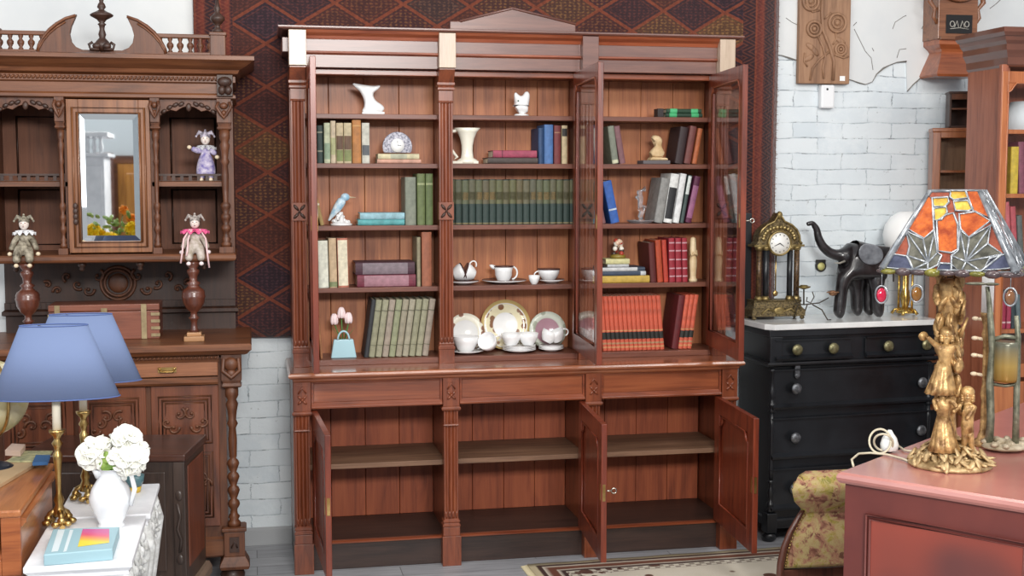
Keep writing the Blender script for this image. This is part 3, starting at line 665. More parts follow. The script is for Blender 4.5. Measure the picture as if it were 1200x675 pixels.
# --- middle bay
root = thing('animal_figurine', 'white porcelain squirrel figurine on the topmost middle shelf', 'figurine', (XX(612, YS+.07, 130), YS+.07, B1))
figure('body', [(611, 128, 7), (611, 121, 6.6), (606.5, 116, 3.8), (604.5, 111, 2), (604, 108.2, 1.0), (616, 115, 4.4), (617.5, 110, 3.2), (616.5, 107, 1.4), (605.5, 125, 2.8), (617, 127, 4.5), (607, 130.5, 3), (615, 130.5, 3)], ch(0, 1, 2, 3, 4)+ch(1, 5, 6, 7)+[(0, 8), (0, 9), (0, 10), (0, 11)], CHINA, '', '', par=root)
MB().lathe([(.034, 0), (.036, .004), (.03, .01), (.0, .012)], (XX(611, YS+.07, 130), YS+.07, B1), 18).build('base', CHINA, root)
fq = PY(608, 118, YS+.03); MB().ell((fq.x, YS+.041, fq.z), .004, 8, 5).build('eye', base('green_glaze', (40, 90, 70), .3), root)
# cream jug with scroll handle
Yj = YS+.06; jx = XX(547, Yj, 190); jg = thing('scroll_handled_jug', 'tall cream waisted jug with a scroll handle, second shelf of the middle bay', 'jug', (jx, Yj, B2))
hj = ZZ(150.5, Yj)-B2
MB().lathe([(.048, 0), (.048, .016), (.03, .026), (.028, .04), (.026, .06), (.027, .085), (.033, .115), (.046, .145), (.062, hj), (.058, hj), (.044, .146), (.03, .115), (.022, .085), (.0, .03)], (jx+.002, Yj, B2), 24, sx=1, sy=.75).build('vessel', CREAM, jg)
MB().tube([(jx-.05, Yj, B2+hj-.012), (jx-.07, Yj, B2+hj-.016), (jx-.085, Yj, B2+hj-.045), (jx-.08, Yj, B2+hj-.085), (jx-.06, Yj, B2+hj-.115), (jx-.045, Yj, B2+.03), (jx-.06, Yj, B2+.018), (jx-.078, Yj, B2+.03), (jx-.072, Yj, B2+.045)], [.008, .008, .007, .007, .007, .008, .009, .008, .006], 8).box(jx-.085, jx+.05, Yj-.03, Yj+.03, B2, B2+.012).build('handle', CREAM, jg, bevel=.003)
g = 'books on the second shelf of the middle bay'
z = lying(572, 630, 184.6, 191.6, B2, (78, 66, 60), 'dark brown book lying beneath the pink one, middle bay', 'books lying flat in the middle bay', d=.15)
lying(578, 629, 176, 184.4, z+.0004, (168, 66, 92), 'pink-red book lying on the dark brown one, middle bay', 'books lying flat in the middle bay', bands=[(.2, .22, (110, 40, 60), 1)], d=.14)
standing(630.8, 637, 150, B2, (44, 74, 116), 'narrow navy book left of the bright blue one', g, yf=YS+.035)
standing(637.8, 648, 146, B2, (72, 116, 176), 'bright blue book standing on the second shelf of the middle bay', g)
standing(649, 657, 147, B2, (122, 48, 50), 'maroon book right of the bright blue one', g, bands=[(.8, .83, (170, 120, 90), 0)])
standing(658, 664.6, 147, B2, (206, 184, 142), 'cream book with a black label, rightmost on its middle shelf', g, bands=[(.72, .92, (50, 46, 42), 0)])
g = 'matching green and olive volumes filling the third shelf of the middle bay'
a, b = ubays[1]; a += .004; b -= .012; n = 19; st = (b-a)/n
x = a
for k in range(n):
    w_ = st*(1+.12*sin(k*2.3)); w_ = st
    mid = [(.55, .72, (178, 148, 92) if k in (2, 4, 5, 6, 12, 13, 14, 15) else (118, 112, 76), 0)]
    standing(0, 0, 210, B3, (46, 64, 58), 'green volume with an olive upper half in the middle bay row, %s from the left' % ORD[k], g, xb=x+.0004, w=w_*.94, h=ZZ(210, YS+.012)-B3-.001*(k % 3), d=.16, bands=[(.46, .98, (94+(k*37) % 12, 92+(k*53) % 12, 64+(k*29) % 10), 1)]+mid+[(.02, .04, (150, 130, 84), 1)])
    x += w_
# --- right bay, left piece behind glass
g = 'books on the second shelf of the right bay'
standing(691.5, 696, 146, B2, (96, 116, 150), 'blue-grey book leaning left at the left end of the right bay, bust shelf', g, lean=-6)
standing(697.5, 703, 150, B2, (214, 202, 176), 'cream book leaning left behind the open glazed door, bust shelf', g, lean=-8)
standing(717, 724.5, 147, B2, (128, 134, 118), 'grey-green book with a pale foot leaning left beside the mauve one', g, lean=-8, bands=[(0.01, .1, (206, 204, 170), 0)])
standing(725.8, 732.6, 147, B2, (132, 88, 92), 'mauve book leaning left on the bust shelf', g, lean=-10)
sx_ = XX(773, YS+.06, 190)
MB_b = MB().box(XX(753, YS+.03, 190), XX(785, YS+.03, 190), YS+.02, YS+.12, B2, B2+.018)
slab = solo('stone_slab', MB_b, base('grey_slate', (98, 92, 94), .6), 'flat grey slab lying under the pale bust', 'slab', bevel=.003)
bu = thing('bust', 'small pale bust of a bowed head standing on a grey slab', 'bust', (sx_, YS+.06, B2+.0185))
BST = mottle('bust_stone', (196, 164, 118), (228, 202, 160), 20, .6)
Yb_ = YS+.06
figure('head', [(769.5, 162, 5.6), (770.5, 158.5, 5.8), (767.5, 165, 4.4), (770.5, 171, 2.8), (769.5, 177, 4.4), (763, 182, 3.4), (776, 181.5, 3.4), (769.5, 183, 6.4)], ch(0, 1)+[(0, 2)]+ch(0, 3, 4)+[(4, 5), (4, 6), (4, 7)], BST, '', '', Y=Yb_, par=bu)
bm = MB(); q = PY(768, 164, Yb_)
bm.ell((q.x-.008, Yb_-.027, q.z-.003), (.004, .005, .007), 8, 5).tube([(q.x-.016, Yb_-.025, q.z-.013), (q.x-.003, Yb_-.027, q.z-.014)], .002, 6); bm.build('nose_and_mouth', BST, bu)
MB().prism([(sx_-.058, B2+.0185), (sx_+.036, B2+.0185), (sx_+.03, B2+.03), (sx_-.045, B2+.034)], Yb_-.03, Yb_+.03).build('shoulders', BST, bu, bevel=.006)
standing(789.5, 799, 148, B2, (52, 32, 34), 'very dark maroon book leaning right beside the bust', g, lean=9, d=.15)
standing(800.2, 808, 147, B2, (120, 62, 56), 'dull red book leaning right between the dark and the orange ones', g, lean=10, d=.15)
standing(809.8, 815.2, 150, B2, (190, 100, 54), 'orange book leaning right at the right end of the bust shelf', g, lean=10, d=.15)
z = lying(778.5, 821, 130.4, 135.2, B1, (36, 68, 48), 'dark green book with bright edges lying under its twin, top right shelf', 'green books lying flat', bands=[(.1, .3, (70, 190, 120), 1), (.7, .9, (70, 190, 120), 1)], d=.11)
lying(779.5, 820, 124.8, 129.9, z+.0004, (40, 74, 52), 'dark green book with bright edges lying uppermost, top right shelf', 'green books lying flat', bands=[(.1, .3, (80, 200, 130), 1), (.7, .9, (80, 200, 130), 1)], d=.11)
solo('small_box', MB().box(XX(770, YS+.03, 130), XX(777, YS+.03, 130), YS+.02, YS+.08, B1, B1+.04), base('dark_box_card', (42, 34, 34), .6), 'small dark box beside the lying green books', 'box', bevel=.002)
# third shelf
g = 'books on the third shelf of the right bay'
standing(694, 700, 211, B3, (44, 132, 158), 'teal book leaning left behind the open glazed door', g, lean=-13)
standing(705, 710, 214, B3, (128, 84, 86), 'mauve book leaning left between the teal and the bright blue ones', g, lean=-12)
standing(716, 726, 211, B3, (48, 98, 184), 'bright blue book leaning left beside the glass figurine', g, lean=-12, bands=[(.3, .34, (200, 214, 230), 0)])
Yg = YS+.05; gx = XX(751, Yg, 262); gf = thing('crystal_figurine', 'clear glass figurine standing in a shallow glass dish, third right shelf', 'figurine', (gx, Yg, B3))
CRY = base('grey_crystal', (240, 240, 244), .05, 0, Transmission_Weight=.85, IOR=1.45, Coat_Weight=.6)
figure('glass_figure', [(751, 219, 3.2), (749, 226, 2.6), (753, 233, 3.6), (748, 240, 2.2), (753, 247, 3.2), (749, 256, 2.2), (757, 224, 1.4), (744, 231, 1.2), (758, 243, 1.2)], ch(0, 1, 2, 3, 4, 5)+[(0, 6), (2, 7), (3, 8)], CRY, '', '', Y=Yg, par=gf)
MB().lathe([(.05, 0), (.066, .01), (.07, .016), (.064, .014), (.03, .008), (.012, .012), (.01, .03)], (gx, Yg, B3), 20).build('dish', CRY, gf)
standing(766, 776, 208, B3, (150, 148, 144), 'light grey book leaning right, leftmost of the pale leaning row', g, lean=10)
standing(777.2, 787, 203, B3, (236, 236, 232), 'white book with a broad black spine panel leaning right', g, lean=9, bands=[(.08, .72, (36, 36, 38), 0)])
standing(788.2, 795.4, 203, B3, (232, 234, 232), 'plain white book leaning right beside the black-panelled one', g, lean=9)
standing(796.6, 800.8, 205, B3, (70, 86, 84), 'thin dark green book with a white edge leaning right', g, lean=10, bands=[(.6, .98, (222, 228, 224), 0)])
standing(802.6, 809.6, 206, B3, (96, 30, 66), 'plum purple book leaning right at the end of the pale row', g, lean=12, bands=[(.1, .8, (160, 96, 134), 0)])
# white lettering strokes on the black panel (illegible in the photograph)
# fourth shelf
z0 = lying(691, 761.5, 322.4, 331, B4, (214, 176, 72), 'yellow book lying lowest in the stack beside the red books', 'stack of lying books', d=.17, pages=PAGES)
z1 = lying(694, 757, 316.6, 322, z0+.0004, (210, 214, 218), 'white book lying second from the bottom in the stack', 'stack of lying books', bands=[(.1, .9, (60, 74, 96), 0)], d=.17)
z2 = lying(696, 756, 311.4, 316, z1+.0004, (60, 74, 92), 'dark blue book with a white stripe lying third from the bottom in the stack', 'stack of lying books', bands=[(.15, .85, (214, 216, 216), 0)], d=.17)
z3 = lying(712, 737, 307.4, 311, z2+.0004, (200, 204, 206), 'small pale grey book lying beneath the cream one under the figurine', 'stack of lying books', d=.1)
z4 = lying(710, 738, 300.6, 307, z3+.0004, (222, 216, 156), 'small thick cream-yellow book directly under the colourful figurine', 'stack of lying books', d=.1)
fx = XX(724, YS+.06, 300); cf = thing('painted_figurine', 'small colourful painted figurine standing on the stack of lying books', 'figurine', (fx, YS+.06, z4+.0005))
m_ = MB()
MB().lathe([(.036, 0), (.038, .012), (.03, .018), (0, .02)], (fx, YS+.06, z4+.0005), 16).build('base', base('olive_gold_glaze', (140, 120, 50), .4), cf)
cols = [(232, 226, 214), (170, 60, 44), (70, 52, 44), (226, 196, 170)]
for j in range(4):
    m_ = MB()
    for k in range(6):
        a_ = random.uniform(0, 2*pi); hh = random.uniform(.02, .085); rr = .024*(1-hh/.14)
        m_.ell((fx+rr*cos(a_), YS+.06+rr*sin(a_)-.004, z4+hh), (.012, .012, .012), 8, 6)
    m_.build(('robe', 'cloak', 'hair', 'child')[j], base('figurine_paint_%d' % j, cols[j], .35), cf)
g = 'red books standing on the fourth shelf of the right bay'
standing(762.8, 770, 284, B4, (96, 26, 24), 'dark red book leaning left, leftmost of the upright red row', g, lean=-4, d=.17)
standing(771, 777.6, 281, B4, (192, 72, 36), 'orange-red book left of its redder neighbour on the Madonna shelf', g, lean=-4, d=.17)
standing(778.6, 784, 281, B4, (200, 62, 42), 'bright red book right of the orange-red one on the statuette shelf', g, lean=-4, d=.17)
for k, (a, b) in enumerate([(784.8, 791.8), (792.6, 799.4), (800.2, 806.4)]):
    standing(a, b, 279, B4, (164, 34, 50), 'crimson book with silver spine dots, %s of the three before the statuette' % ('left', 'middle', 'right')[k], g, lean=-1.5, d=.17, bands=[(.12, .15, (214, 160, 166), 0), (.3, .33, (214, 160, 166), 0), (.5, .53, (214, 160, 166), 0), (.7, .73, (214, 160, 166), 0), (.88, .91, (214, 160, 166), 0)])
IV = mottle('ivory', (206, 176, 130), (232, 212, 176), 12, .4)
Ym = YS+.03; mx_ = XX(812, Ym, 330); md = thing('statuette', 'ivory statuette of a robed standing woman at the right end of its shelf', 'statuette', (mx_, Ym, B4))
hm = ZZ(279.5, Ym)-B4
MB().lathe([(.021, 0), (.021, .012), (.016, .016), (.015, .03), (.018, .07), (.019, .1), (.014, .13), (.016, .15), (.012, .165), (.006, .17)], (mx_, Ym, B4), 16, sy=.8).build('robe', IV, md)
MB().ell((mx_, Ym, B4+hm-.016), (.010, .011, .015), 10, 8).build('head', IV, md)
MB().tube([(mx_-.014, Ym-.004, B4+.15), (mx_-.012, Ym-.016, B4+.125), (mx_, Ym-.022, B4+.14)], .005, 6).tube([(mx_+.014, Ym-.004, B4+.15), (mx_+.012, Ym-.016, B4+.125), (mx_, Ym-.022, B4+.14)], .005, 6).build('arms', IV, md)
MB().lathe([(.019, B4+.125), (.017, B4+.15), (.0145, B4+hm-.02), (.012, B4+hm-.006), (.002, B4+hm)], (mx_, Ym+.005, 0), 14).build('veil', IV, md)
solo('carton', MB().box(XX(691.5, YS+.14, 325), XX(697, YS+.14, 325)+.02, YS+.19, YS+.215, B4, B4+.06), base('grey_card', (150, 132, 124), .7), 'grey card box behind the lying books seen through glass', 'box', bevel=.002)
# fifth shelf right
g = 'matching orange-red volumes with black label bands on the lowest right shelf'
RB = [(.21, .34, (44, 44, 40), 1), (.05, .08, (220, 150, 100), 1), (.36, .375, (220, 170, 110), 1), (.12, .15, (196, 150, 110), 1)]
xa = XX(707, YS+.012, 405); xb_ = XX(779, YS+.012, 405); n = 14; st = (xb_-xa)/n
for k in range(n):
    ln = -2.5-2.*k/n*1.6
    standing(0, 0, 346.5, B5, (224, 98, 68), 'orange-red volume with black band in the long row, %s from the left' % ORD[k], g, lean=-5, xb=xa+st*k, w=st*.95, h=ZZ(346.5, YS+.012, 740)-B5, d=.18, bands=RB)
xa = XX(795, YS+.012, 405)
for k in range(3):
    standing(0, 0, 346.5, B5, (226, 100, 70), 'orange-red volume with black band leaning right, %s of the last three' % ('left', 'middle', 'right')[k], 'three orange-red volumes leaning right', lean=7.5, xb=xa+st*1.03*k, w=st*.98, h=ZZ(346.5, YS+.012, 740)-B5, d=.18, bands=RB)
standing(0, 0, 346.5, B5, (108, 26, 30), 'wine red volume leaning right, showing its cover left of the last three', 'three orange-red volumes leaning right', lean=7.5, xb=xa-.0335, w=.032, h=ZZ(346.5, YS+.012, 740)-B5-.001, d=.18)
Yo = YS-.0; ox = XX(688.5, YS+.04, 405)
og = thing('glass_ornament', 'frosted white and pink glass ornament behind the lower part of the open glazed door', 'ornament', (ox+.02, YS+.04, B5))
m_ = MB(); random.seed(3)
for k in range(20):
    hh = random.uniform(.0, .13); m_.ell((ox+.02+random.uniform(-.016, .02)*(1-hh*3), YS+.04+random.uniform(-.012, .012), B5+.012+hh), (.014, .012, .013), 8, 5)
m_.build('frosted_body', base('frosted_glass', (226, 222, 222), .2, 0, Transmission_Weight=.2), og)
m_ = MB()
for k in range(5): m_.ell((ox+.022+random.uniform(-.008, .01), YS+.03, B5+.09+.016*k), (.011, .009, .011), 8, 5)
m_.build('pink_bloom', base('pink_glass', (226, 130, 112), .3), og)
# --- tableware in the middle bay
rim = base('dark_rim_glaze', (70, 40, 40), .3)
def disc(mb, c, r, tilt=0, rx=0, prof=None):
    prof = prof or [(0, 0), (r*.5, .001), (r*.62, .006), (r, .014), (r, .017), (r*.6, .010), (r*.5, .005), (0, .004)]
    b = MB().lathe(prof, (0, 0, 0), 32)
    M = Matrix.Translation(c) @ Matrix.Rotation(tilt, 4, 'X') @ Matrix.Rotation(rx, 4, 'Z')
    mb.add([M @ p for p in b.v], b.f); 
    for i in range(len(b.f)): mb.s[-1-i] = True
    return M
def cup(name, label, c, r=.036, h=.055, hand=1, tilt=0, tdir=0, mat=CHINA, group=None, band=True, cat='cup', nofeat=False, handle=True, spots=False):
    r *= 1.26; h *= 1.15
    root = thing(name, label, cat, c, group=group)
    R = Matrix.Rotation(tdir, 4, 'Z') @ Matrix.Rotation(tilt, 4, 'Y') @ Matrix.Rotation(-tdir, 4, 'Z')
    lift = abs(sin(tilt))*r*.9
    M = Matrix.Translation(Vector(c)+Vector((0, 0, lift))) @ R
    def put(mb_, nm, mt, par=root):
        mb_.v = [M @ p for p in mb_.v]; return mb_.build(nm, mt, par)
    b = put(MB().lathe([(0, 0), (r*.5, 0), (r*.55, .004), (r*.72, h*.25), (r*.93, h*.6), (r, h), (r*.95, h), (r*.86, h*.6), (r*.62, h*.25), (0, .006)], (0, 0, 0), 24), 'bowl', mat)
    if handle: put(MB().tube([(hand*(r*.9+.022*sin(q)), 0, h*.48+h*.32*cos(q)) for q in [pi*k/8 for k in range(9)]], .0035, 7), 'handle', mat)
    if band: put(MB().lathe([(r*1.0, h-.004), (r*1.025, h-.004), (r*1.025, h+.001), (r*.94, h+.001)], (0, 0, 0), 24), 'rim_band', rim)
    return root
Yc = YS+.09
def saucer(label, px, z, r, mat=CHINA, Y=None, group='saucers', name='saucer', cat='saucer', band=True, stack=1):
    Y = Y or Yc; x = XX(px, Y, 330); m_ = MB(); disc(m_, (x, Y, z), r)
    root = thing(name, label, cat, (x, Y, z), group=group); m_.build('dish', mat, root)
    if band: MB().lathe([(r*.96, z+.0152), (r*1.005, z+.0172), (r*1.005, z+.0185), (r*.95, z+.0165)], (x, Y, 0), 32).build('rim_band', rim, root)
    return x, Y
s = saucer('saucer with dark rim carrying two tipped cups, fourth shelf of the middle bay', 543, B4, .072)
x0, Y0 = XX(540, Yc, 325), Yc
cup('tea_cup', 'left of two nested tipped white cups with dark rims', (x0-.036, Y0, B4+.006), .034, .045, -1, 1.2, 0, handle=False, group='tipped cups')
cup('tea_cup', 'right of two nested tipped white cups with dark rims and visible handle', (x0+.066, Y0, B4+.006), .034, .045, 1, -1.2, 0, group='tipped cups')
saucer('wide plate with dark rim under the milk jug', 591, B4, .105, name='plate', cat='plate', Y=Yc+.02)
mj = XX(590, Yc, 325); mg = thing('milk_jug', 'white milk jug with a dark rim standing on a wide plate', 'jug', (mj, Yc, B4+.010))
MB().lathe([(0, 0), (.028, 0), (.03, .006), (.04, .03), (.041, .05), (.046, .072), (.043, .072), (.037, .05), (0, .01)], (mj, Yc, B4+.010), 24).build('body', CHINA, mg)
MB().tube([(mj-.044, Yc, B4+.076), (mj-.058, Yc, B4+.084), (mj-.066, Yc, B4+.088)], [.012, .008, .002], 8).build('spout', CHINA, mg)
MB().tube([(mj+.04+.026*sin(q), Yc, B4+.05+.03*cos(q)) for q in [pi*k/8 for k in range(9)]], .0045, 7).build('handle', CHINA, mg)
MB().lathe([(.044, B4+.079), (.0475, B4+.079), (.0475, B4+.084), (.042, B4+.084)], (mj, Yc, 0), 24).build('rim_band', rim, mg)
cup('handleless_cup', 'tiny white handleless cup between the milk jug plate and the saucer', (XX(626, YS+.03, 325), YS+.03, B4), .021, .036, 1, band=False, handle=False)
saucer('saucer with dark rim under the right-hand tea cup, fourth shelf', 646, B4, .062)
cup('tea_cup', 'upright white tea cup with a dark rim on the rightmost saucer', (XX(643, Yc, 325), Yc, B4+.010), .042, .05, -1)
# decorated plates standing against the back
def deco(name, ring1, ring2, centre, ringcol=(222, 206, 160)):
    m = base(name, (240, 238, 232), .2, 0, Coat_Weight=.4); t = NT(m)
    s_ = t.node('SeparateXYZ', {0: t.tc}); r = t.math('SQRT', t.math('ADD', t.math('MULTIPLY', s_.outputs[0], s_.outputs[0]), t.math('MULTIPLY', s_.outputs[2], s_.outputs[2])))
    vo = t.node('TexVoronoi', {'Vector': t.tc, 'Scale': 26.}, feature='F1')
    spot = t.ramp(vo.outputs[0], [(.0, ring2), (.34, ring2), (.42, ring1), (1., ring1)])
    rr = t.math('DIVIDE', r, .11)
    c = t.mix(t.ramp(rr, [(.52, (0, 0, 0)), (.56, (255, 255, 255)), (.9, (255, 255, 255)), (.93, (0, 0, 0))]), centre, spot)
    c = t.mix(t.ramp(rr, [(.94, (0, 0, 0)), (.96, (255, 255, 255))]), c, ringcol)
    t.col(c); return m
def stand_plate(label, px, py, r, mat, Y, tilt=radians(78)):
    q = PY(px, py, Y); z = B5+r*sin(tilt)*1.0
    root = thing('decorated_plate', label, 'plate', (q.x, Y, z), group='plates standing on edge')
    m_ = MB().lathe([(0, 0), (r*.6, .0), (r*.7, .006), (r, .014), (r, .018), (r*.66, .010), (r*.58, .004), (0, .003)], (0, 0, 0), 40)
    M = Matrix.Rotation(tilt, 4, 'X'); b = MB(); b.add([M @ p+Vector((q.x, Y, z)) for p in m_.v], m_.f, True); b.s = [True]*len(b.f)
    b.build('dish', mat, root)
pA = deco('rose_garland_plate', (240, 236, 218), (150, 110, 92), (240, 240, 238)); pB = deco('fruit_garland_plate', (236, 226, 190), (138, 98, 70), (242, 242, 240), (206, 180, 120)); pC = deco('green_edged_plate', (206, 210, 196), (166, 170, 152), (176, 136, 148), (214, 206, 172))
YP = YBK-.05-.045
stand_plate('smaller plate with a faint rose garland standing at the left of the lowest middle shelf', 545, 383, .090, pA, YP-.02)
stand_plate('largest plate with a brown fruit border standing upright in the middle', 592, 376, .120, pB, YP)
stand_plate('plate with a pale green edge and pink centre standing at the right', 641, 380, .090, pC, YP-.015)
spotm = mottle('sprigged_china', (236, 232, 230), (244, 243, 242), 60, .2)
Yd = YS+.06
s = saucer('saucer beneath the large sprigged cup at the left of the lowest middle shelf', 547, B5, .078, band=False, Y=Yd)
cup('tea_cup', 'large white cup with small sprigs on the left saucer, lowest middle shelf', (XX(546, Yd, 410), Yd, B5+.01), .048, .062, 1, band=False, group='china cups on the lowest middle shelf')
cup('tea_cup', 'cup tipped on its side between the left saucer and the stack', (XX(576, Yd-.02, 410), Yd-.02, B5), .036, .052, 1, -1.0, .9, band=False, group='china cups on the lowest middle shelf')
zc = B5
for k in range(4):
    saucer('stacked saucer under the pair of cups, %s' % ('lowest of four', 'second of four from below', 'third of four from below', 'uppermost of four')[k], 608.5, zc, .079-.0005*k, band=False, Y=Yd, group='stack of saucers under the pair of cups'); zc += .0062
cup('tea_cup', 'left of the two cups standing on the saucer stack', (XX(599, Yd, 390), Yd, zc+.008), .038, .05, -1, band=False, group='china cups on the lowest middle shelf', handle=False)
cup('tea_cup', 'right of the two cups standing on the saucer stack', (XX(619, Yd, 390), Yd, zc+.008), .038, .05, 1, band=False, group='china cups on the lowest middle shelf', handle=False)
zc = B5
for k in range(3):
    saucer('stacked saucer under the tilted cups at the right, %s' % ('lowest of three', 'middle of three', 'uppermost of three')[k], 646, zc, .060-.0005*k, band=False, Y=Yd+.005, group='stack of saucers under the tilted cups'); zc += .0062
cup('tea_cup', 'left of the two tilted cups leaning together on the right stack', (XX(640, Yd, 390), Yd, zc+.008), .034, .046, -1, .5, band=False, group='china cups on the lowest middle shelf', handle=False)
cup('tea_cup', 'right of the two tilted cups, its handle pointing right, on the right stack', (XX(655, Yd, 390), Yd, zc+.012), .034, .046, 1, -.45, band=False, group='china cups on the lowest middle shelf')
# ------------------------------------------------------------------ carved sideboard
SX = -.578; sb = thing('sideboard', 'large carved brown sideboard with mirrored hutch and turned columns, left of the bookcase', 'sideboard', (SX, 5.75, 0))
YL, YH = 5.48, 5.62            # front of the lower body, front of the hutch
def turned(x, y, z0, z1, r, n=3, seg=16):
    h = z1-z0; p = [(r*1.05, 0), (r*1.05, .03), (r*.7, .045), (r*.95, .07), (r*.6, .09), (r*.55, .12)]
    for k in range(n):
        a = .14+.16*k*.6; p += [(r*.85, a), (r*1.0, a+.02), (r*.85, a+.04), (r*.5, a+.055)]
    p += [(r*.62, .5), (r*.7, .62), (r*.55, .70), (r*.9, .73), (r*.6, .76), (r*.75, .82), (r*1.0, .87), (r*.7, .9), (r*1.05, .93), (r*1.05, 1.0)]
    return MB().lathe([(a, z0+b*h) for a, b in p], (x, y, 0), seg)
def rope(mb, x0, x1, y, z, r=.008):
    n = int((x1-x0)/(r*1.5))
    for k in range(n):
        x = x0+(x1-x0)*(k+.5)/n; mb.ell((x, y, z), (r*1.0, r*.8, r*.5), 6, 4, Matrix.Rotation(radians(-45), 3, 'Y'))
def scrolls(mb, cx, y, cz, w, h, seed=0, n=5):
    rr = random.Random(seed)
    for s in (-1, 1):
        for k in range(n):
            bx, bz = cx+s*w*(.12+.36*k/n), cz+h*.3*sin(k*2.1+seed)
            R_ = h*(.26-.02*k); pts = []
            for i in range(14):
                q = i/13*1.7*pi+seed+k; rad = R_*(1-i/15)
                pts.append((bx+s*rad*cos(q), y-.004, bz+rad*sin(q)))
            mb.tube(pts, [.007*(1-i/18) for i in range(14)], 6)
            mb.ell(pts[-1], .008, 8, 5)
# feet and plinth
for s in (-1, 1):
    MB().lathe([(.03, 0), (.05, .02), (.052, .045), (.04, .07), (.03, .075)], (SX+s*.475, YL+.02, 0), 18).build('bun_foot', WD, sb)
    MB().lathe([(.03, 0), (.05, .02), (.052, .045), (.04, .07), (.03, .075)], (SX+s*.46, 5.95, 0), 18).build('bun_foot', WD, sb)
    x = SX+s*.485
    b = MB().mould([(.012, .075), (.018, .09), (.014, .105), (.006, .118), (0, .130)], x-.045, x+.045, YL-.03, YL+.06)
    b.box(x-.043, x+.043, YL-.03, YL+.06, .13, .235).mould([(0, .235), (.008, .24), (.008, .252), (0, .256)], x-.043, x+.043, YL-.03, YL+.06)
    b = b.build('column_base', WV, sb, bevel=.002)
    MB().box(x-.02, x+.02, YL-.036, YL-.03, .15, .215).tube([(x-.012, YL-.038, .17), (x, YL-.04, .2), (x+.012, YL-.038, .17)], .004, 6).build('carved_motif', WD, b)
    turned(x, YL, .256, .86, .026, 4).build('lower_column', WV, sb)
    c_ = MB().box(x-.042, x+.042, YL-.035, YL+.05, .885, 1.0)
    c_.ell((x, YL-.04, .955), (.03, .02, .03)).ell((x, YL-.04, .915), (.022, .018, .022)).tube([(x-.03, YL-.04, .98), (x-.035, YL-.05, .93), (x, YL-.05, .9), (x+.035, YL-.05, .93), (x+.03, YL-.04, .98)], .009, 7)
    c_.mould([(0, .855), (.006, .862), (.0, .874), (.004, .886)], x-.036, x+.036, YL-.03, YL+.05)
    c_.build('carved_capital', WV, sb, bevel=.002)
MB().box(SX-.46, SX+.46, YL+.012, 6.0, .13, .98).build('lower_body', WV, sb)
MB().mould([(.0, .12), (.012, .13), (.012, .2), (0, .21)], SX-.44, SX+.44, YL+.012, 6.0).build('base_moulding', WH, sb)
for k, (a, b_) in enumerate(((-.43, -.155), (-.135, .135), (.155, .43))):
    x0, x1 = SX+a, SX+b_
    d = MB().box(x0, x1, YL-.006, YL+.012, .26, .865).build('cupboard_door', MRX if 0 else wood('walnut_red', (72, 36, 22), (108, 58, 35), (124, 70, 44), 'z', rough=.4), sb, bevel=.003)
    m_ = MB()
    for (z0, z1) in ((.62, .82), (.30, .58)):
        for i, e in enumerate((.03, .045, .058)):
            y = YL-.008+(.003, .0, .004)[i]
            m_.tube([(x0+e, y, z0+e-.03), (x1-e, y, z0+e-.03), (x1-e, y, z1-e+.03), (x0+e, y, z1-e+.03)], .006, 5, True)
    m_.build('panel_moulding', WV, d)
    m_ = MB(); scrolls(m_, (x0+x1)/2, YL-.004, .715, (x1-x0)*.75, .11, k, 3); scrolls(m_, (x0+x1)/2, YL-.004, .44, (x1-x0)*.7, .15, k+1, 4); m_.build('carved_scrolls', WV, d)
for a, b_ in ((-.43, -.005), (.005, .43)):
    dr = MB().box(SX+a, SX+b_, YL-.01, YL+.02, .905, .965).build('drawer', wood('walnut_drawer', (110, 66, 42), (152, 98, 66), (166, 112, 78), 'x', rough=.35, coat=.4), sb, bevel=.003)
    cx = SX+a+.30 if a > 0 else SX+a+.13
    cx = XX(196, YL, 430) if a > 0 else 2*SX-XX(196, YL, 430)
    h = MB().cbox(cx, YL-.013, .935, .075, .004, .022); h.tube([(cx-.028, YL-.014, .94), (cx-.026, YL-.028, .928), (cx+.026, YL-.028, .928), (cx+.028, YL-.014, .94)], .0035, 6); h.ell((cx-.03, YL-.016, .94), .006).ell((cx+.03, YL-.016, .94), .006)
    h.build('drawer_handle', BRASS, dr)
m_ = MB().prism([(YL+.02, .87), (YL-.02, .87), (YL-.026, .88), (YL-.016, .892), (YL-.01, .9), (YL+.02, .9)], SX-.43, SX+.43, 'x'); m_.build('lower_ledge', WH, sb)
m_ = MB(); m_.prism([(YL+.02, .965), (YL-.014, .965), (YL-.02, .98), (YL-.02, 1.0), (YL+.02, 1.0)], SX-.435, SX+.435, 'x'); rope(m_, SX-.43, SX+.43, YL-.024, .985, .011); m_.build('rope_moulding', WH, sb)
MB().mould([(0, .995), (.012, 1.0), (.022, 1.012), (.03, 1.018), (.03, 1.036), (.024, 1.044)], SX-.54, SX+.54, YL-.04, YW-.02).build('serving_top', WH, sb)
# middle stage between serving top and hutch
MB().box(SX-.5, SX+.5, 6.0, YW-.02, 1.044, 2.1).build('back_board', WD, sb)
m_ = MB(); zc = (ZZ(332, 5.98, 140)); cxm = XX(138, 5.98, 330); R1 = .065
for r_ in (.058, .074): m_.tube([(cxm+r_*cos(q), 5.992, zc+r_*sin(q)) for q in [2*pi*i/32 for i in range(32)]], .007, 7, True)
m_.ell((cxm, 6.0, zc), (.045, .01, .045), 20, 8)
scrolls(m_, cxm, 5.992, zc, .72, .12, 2, 6); m_.build('carved_medallion', WV, sb)
m_ = MB().mould([(0, 1.12), (.012, 1.125), (.012, 1.14), (0, 1.15)], SX-.5, SX+.5, 5.985, 6.05); m_.box(SX-.5, SX+.5, 5.975, 6.02, 1.15, 1.18); 
for k in range(46): m_.box(SX-.49+.0215*k, SX-.475+.0215*k, 5.970, 5.98, 1.152, 1.178)
m_.build('dentil_rail', WD, sb)
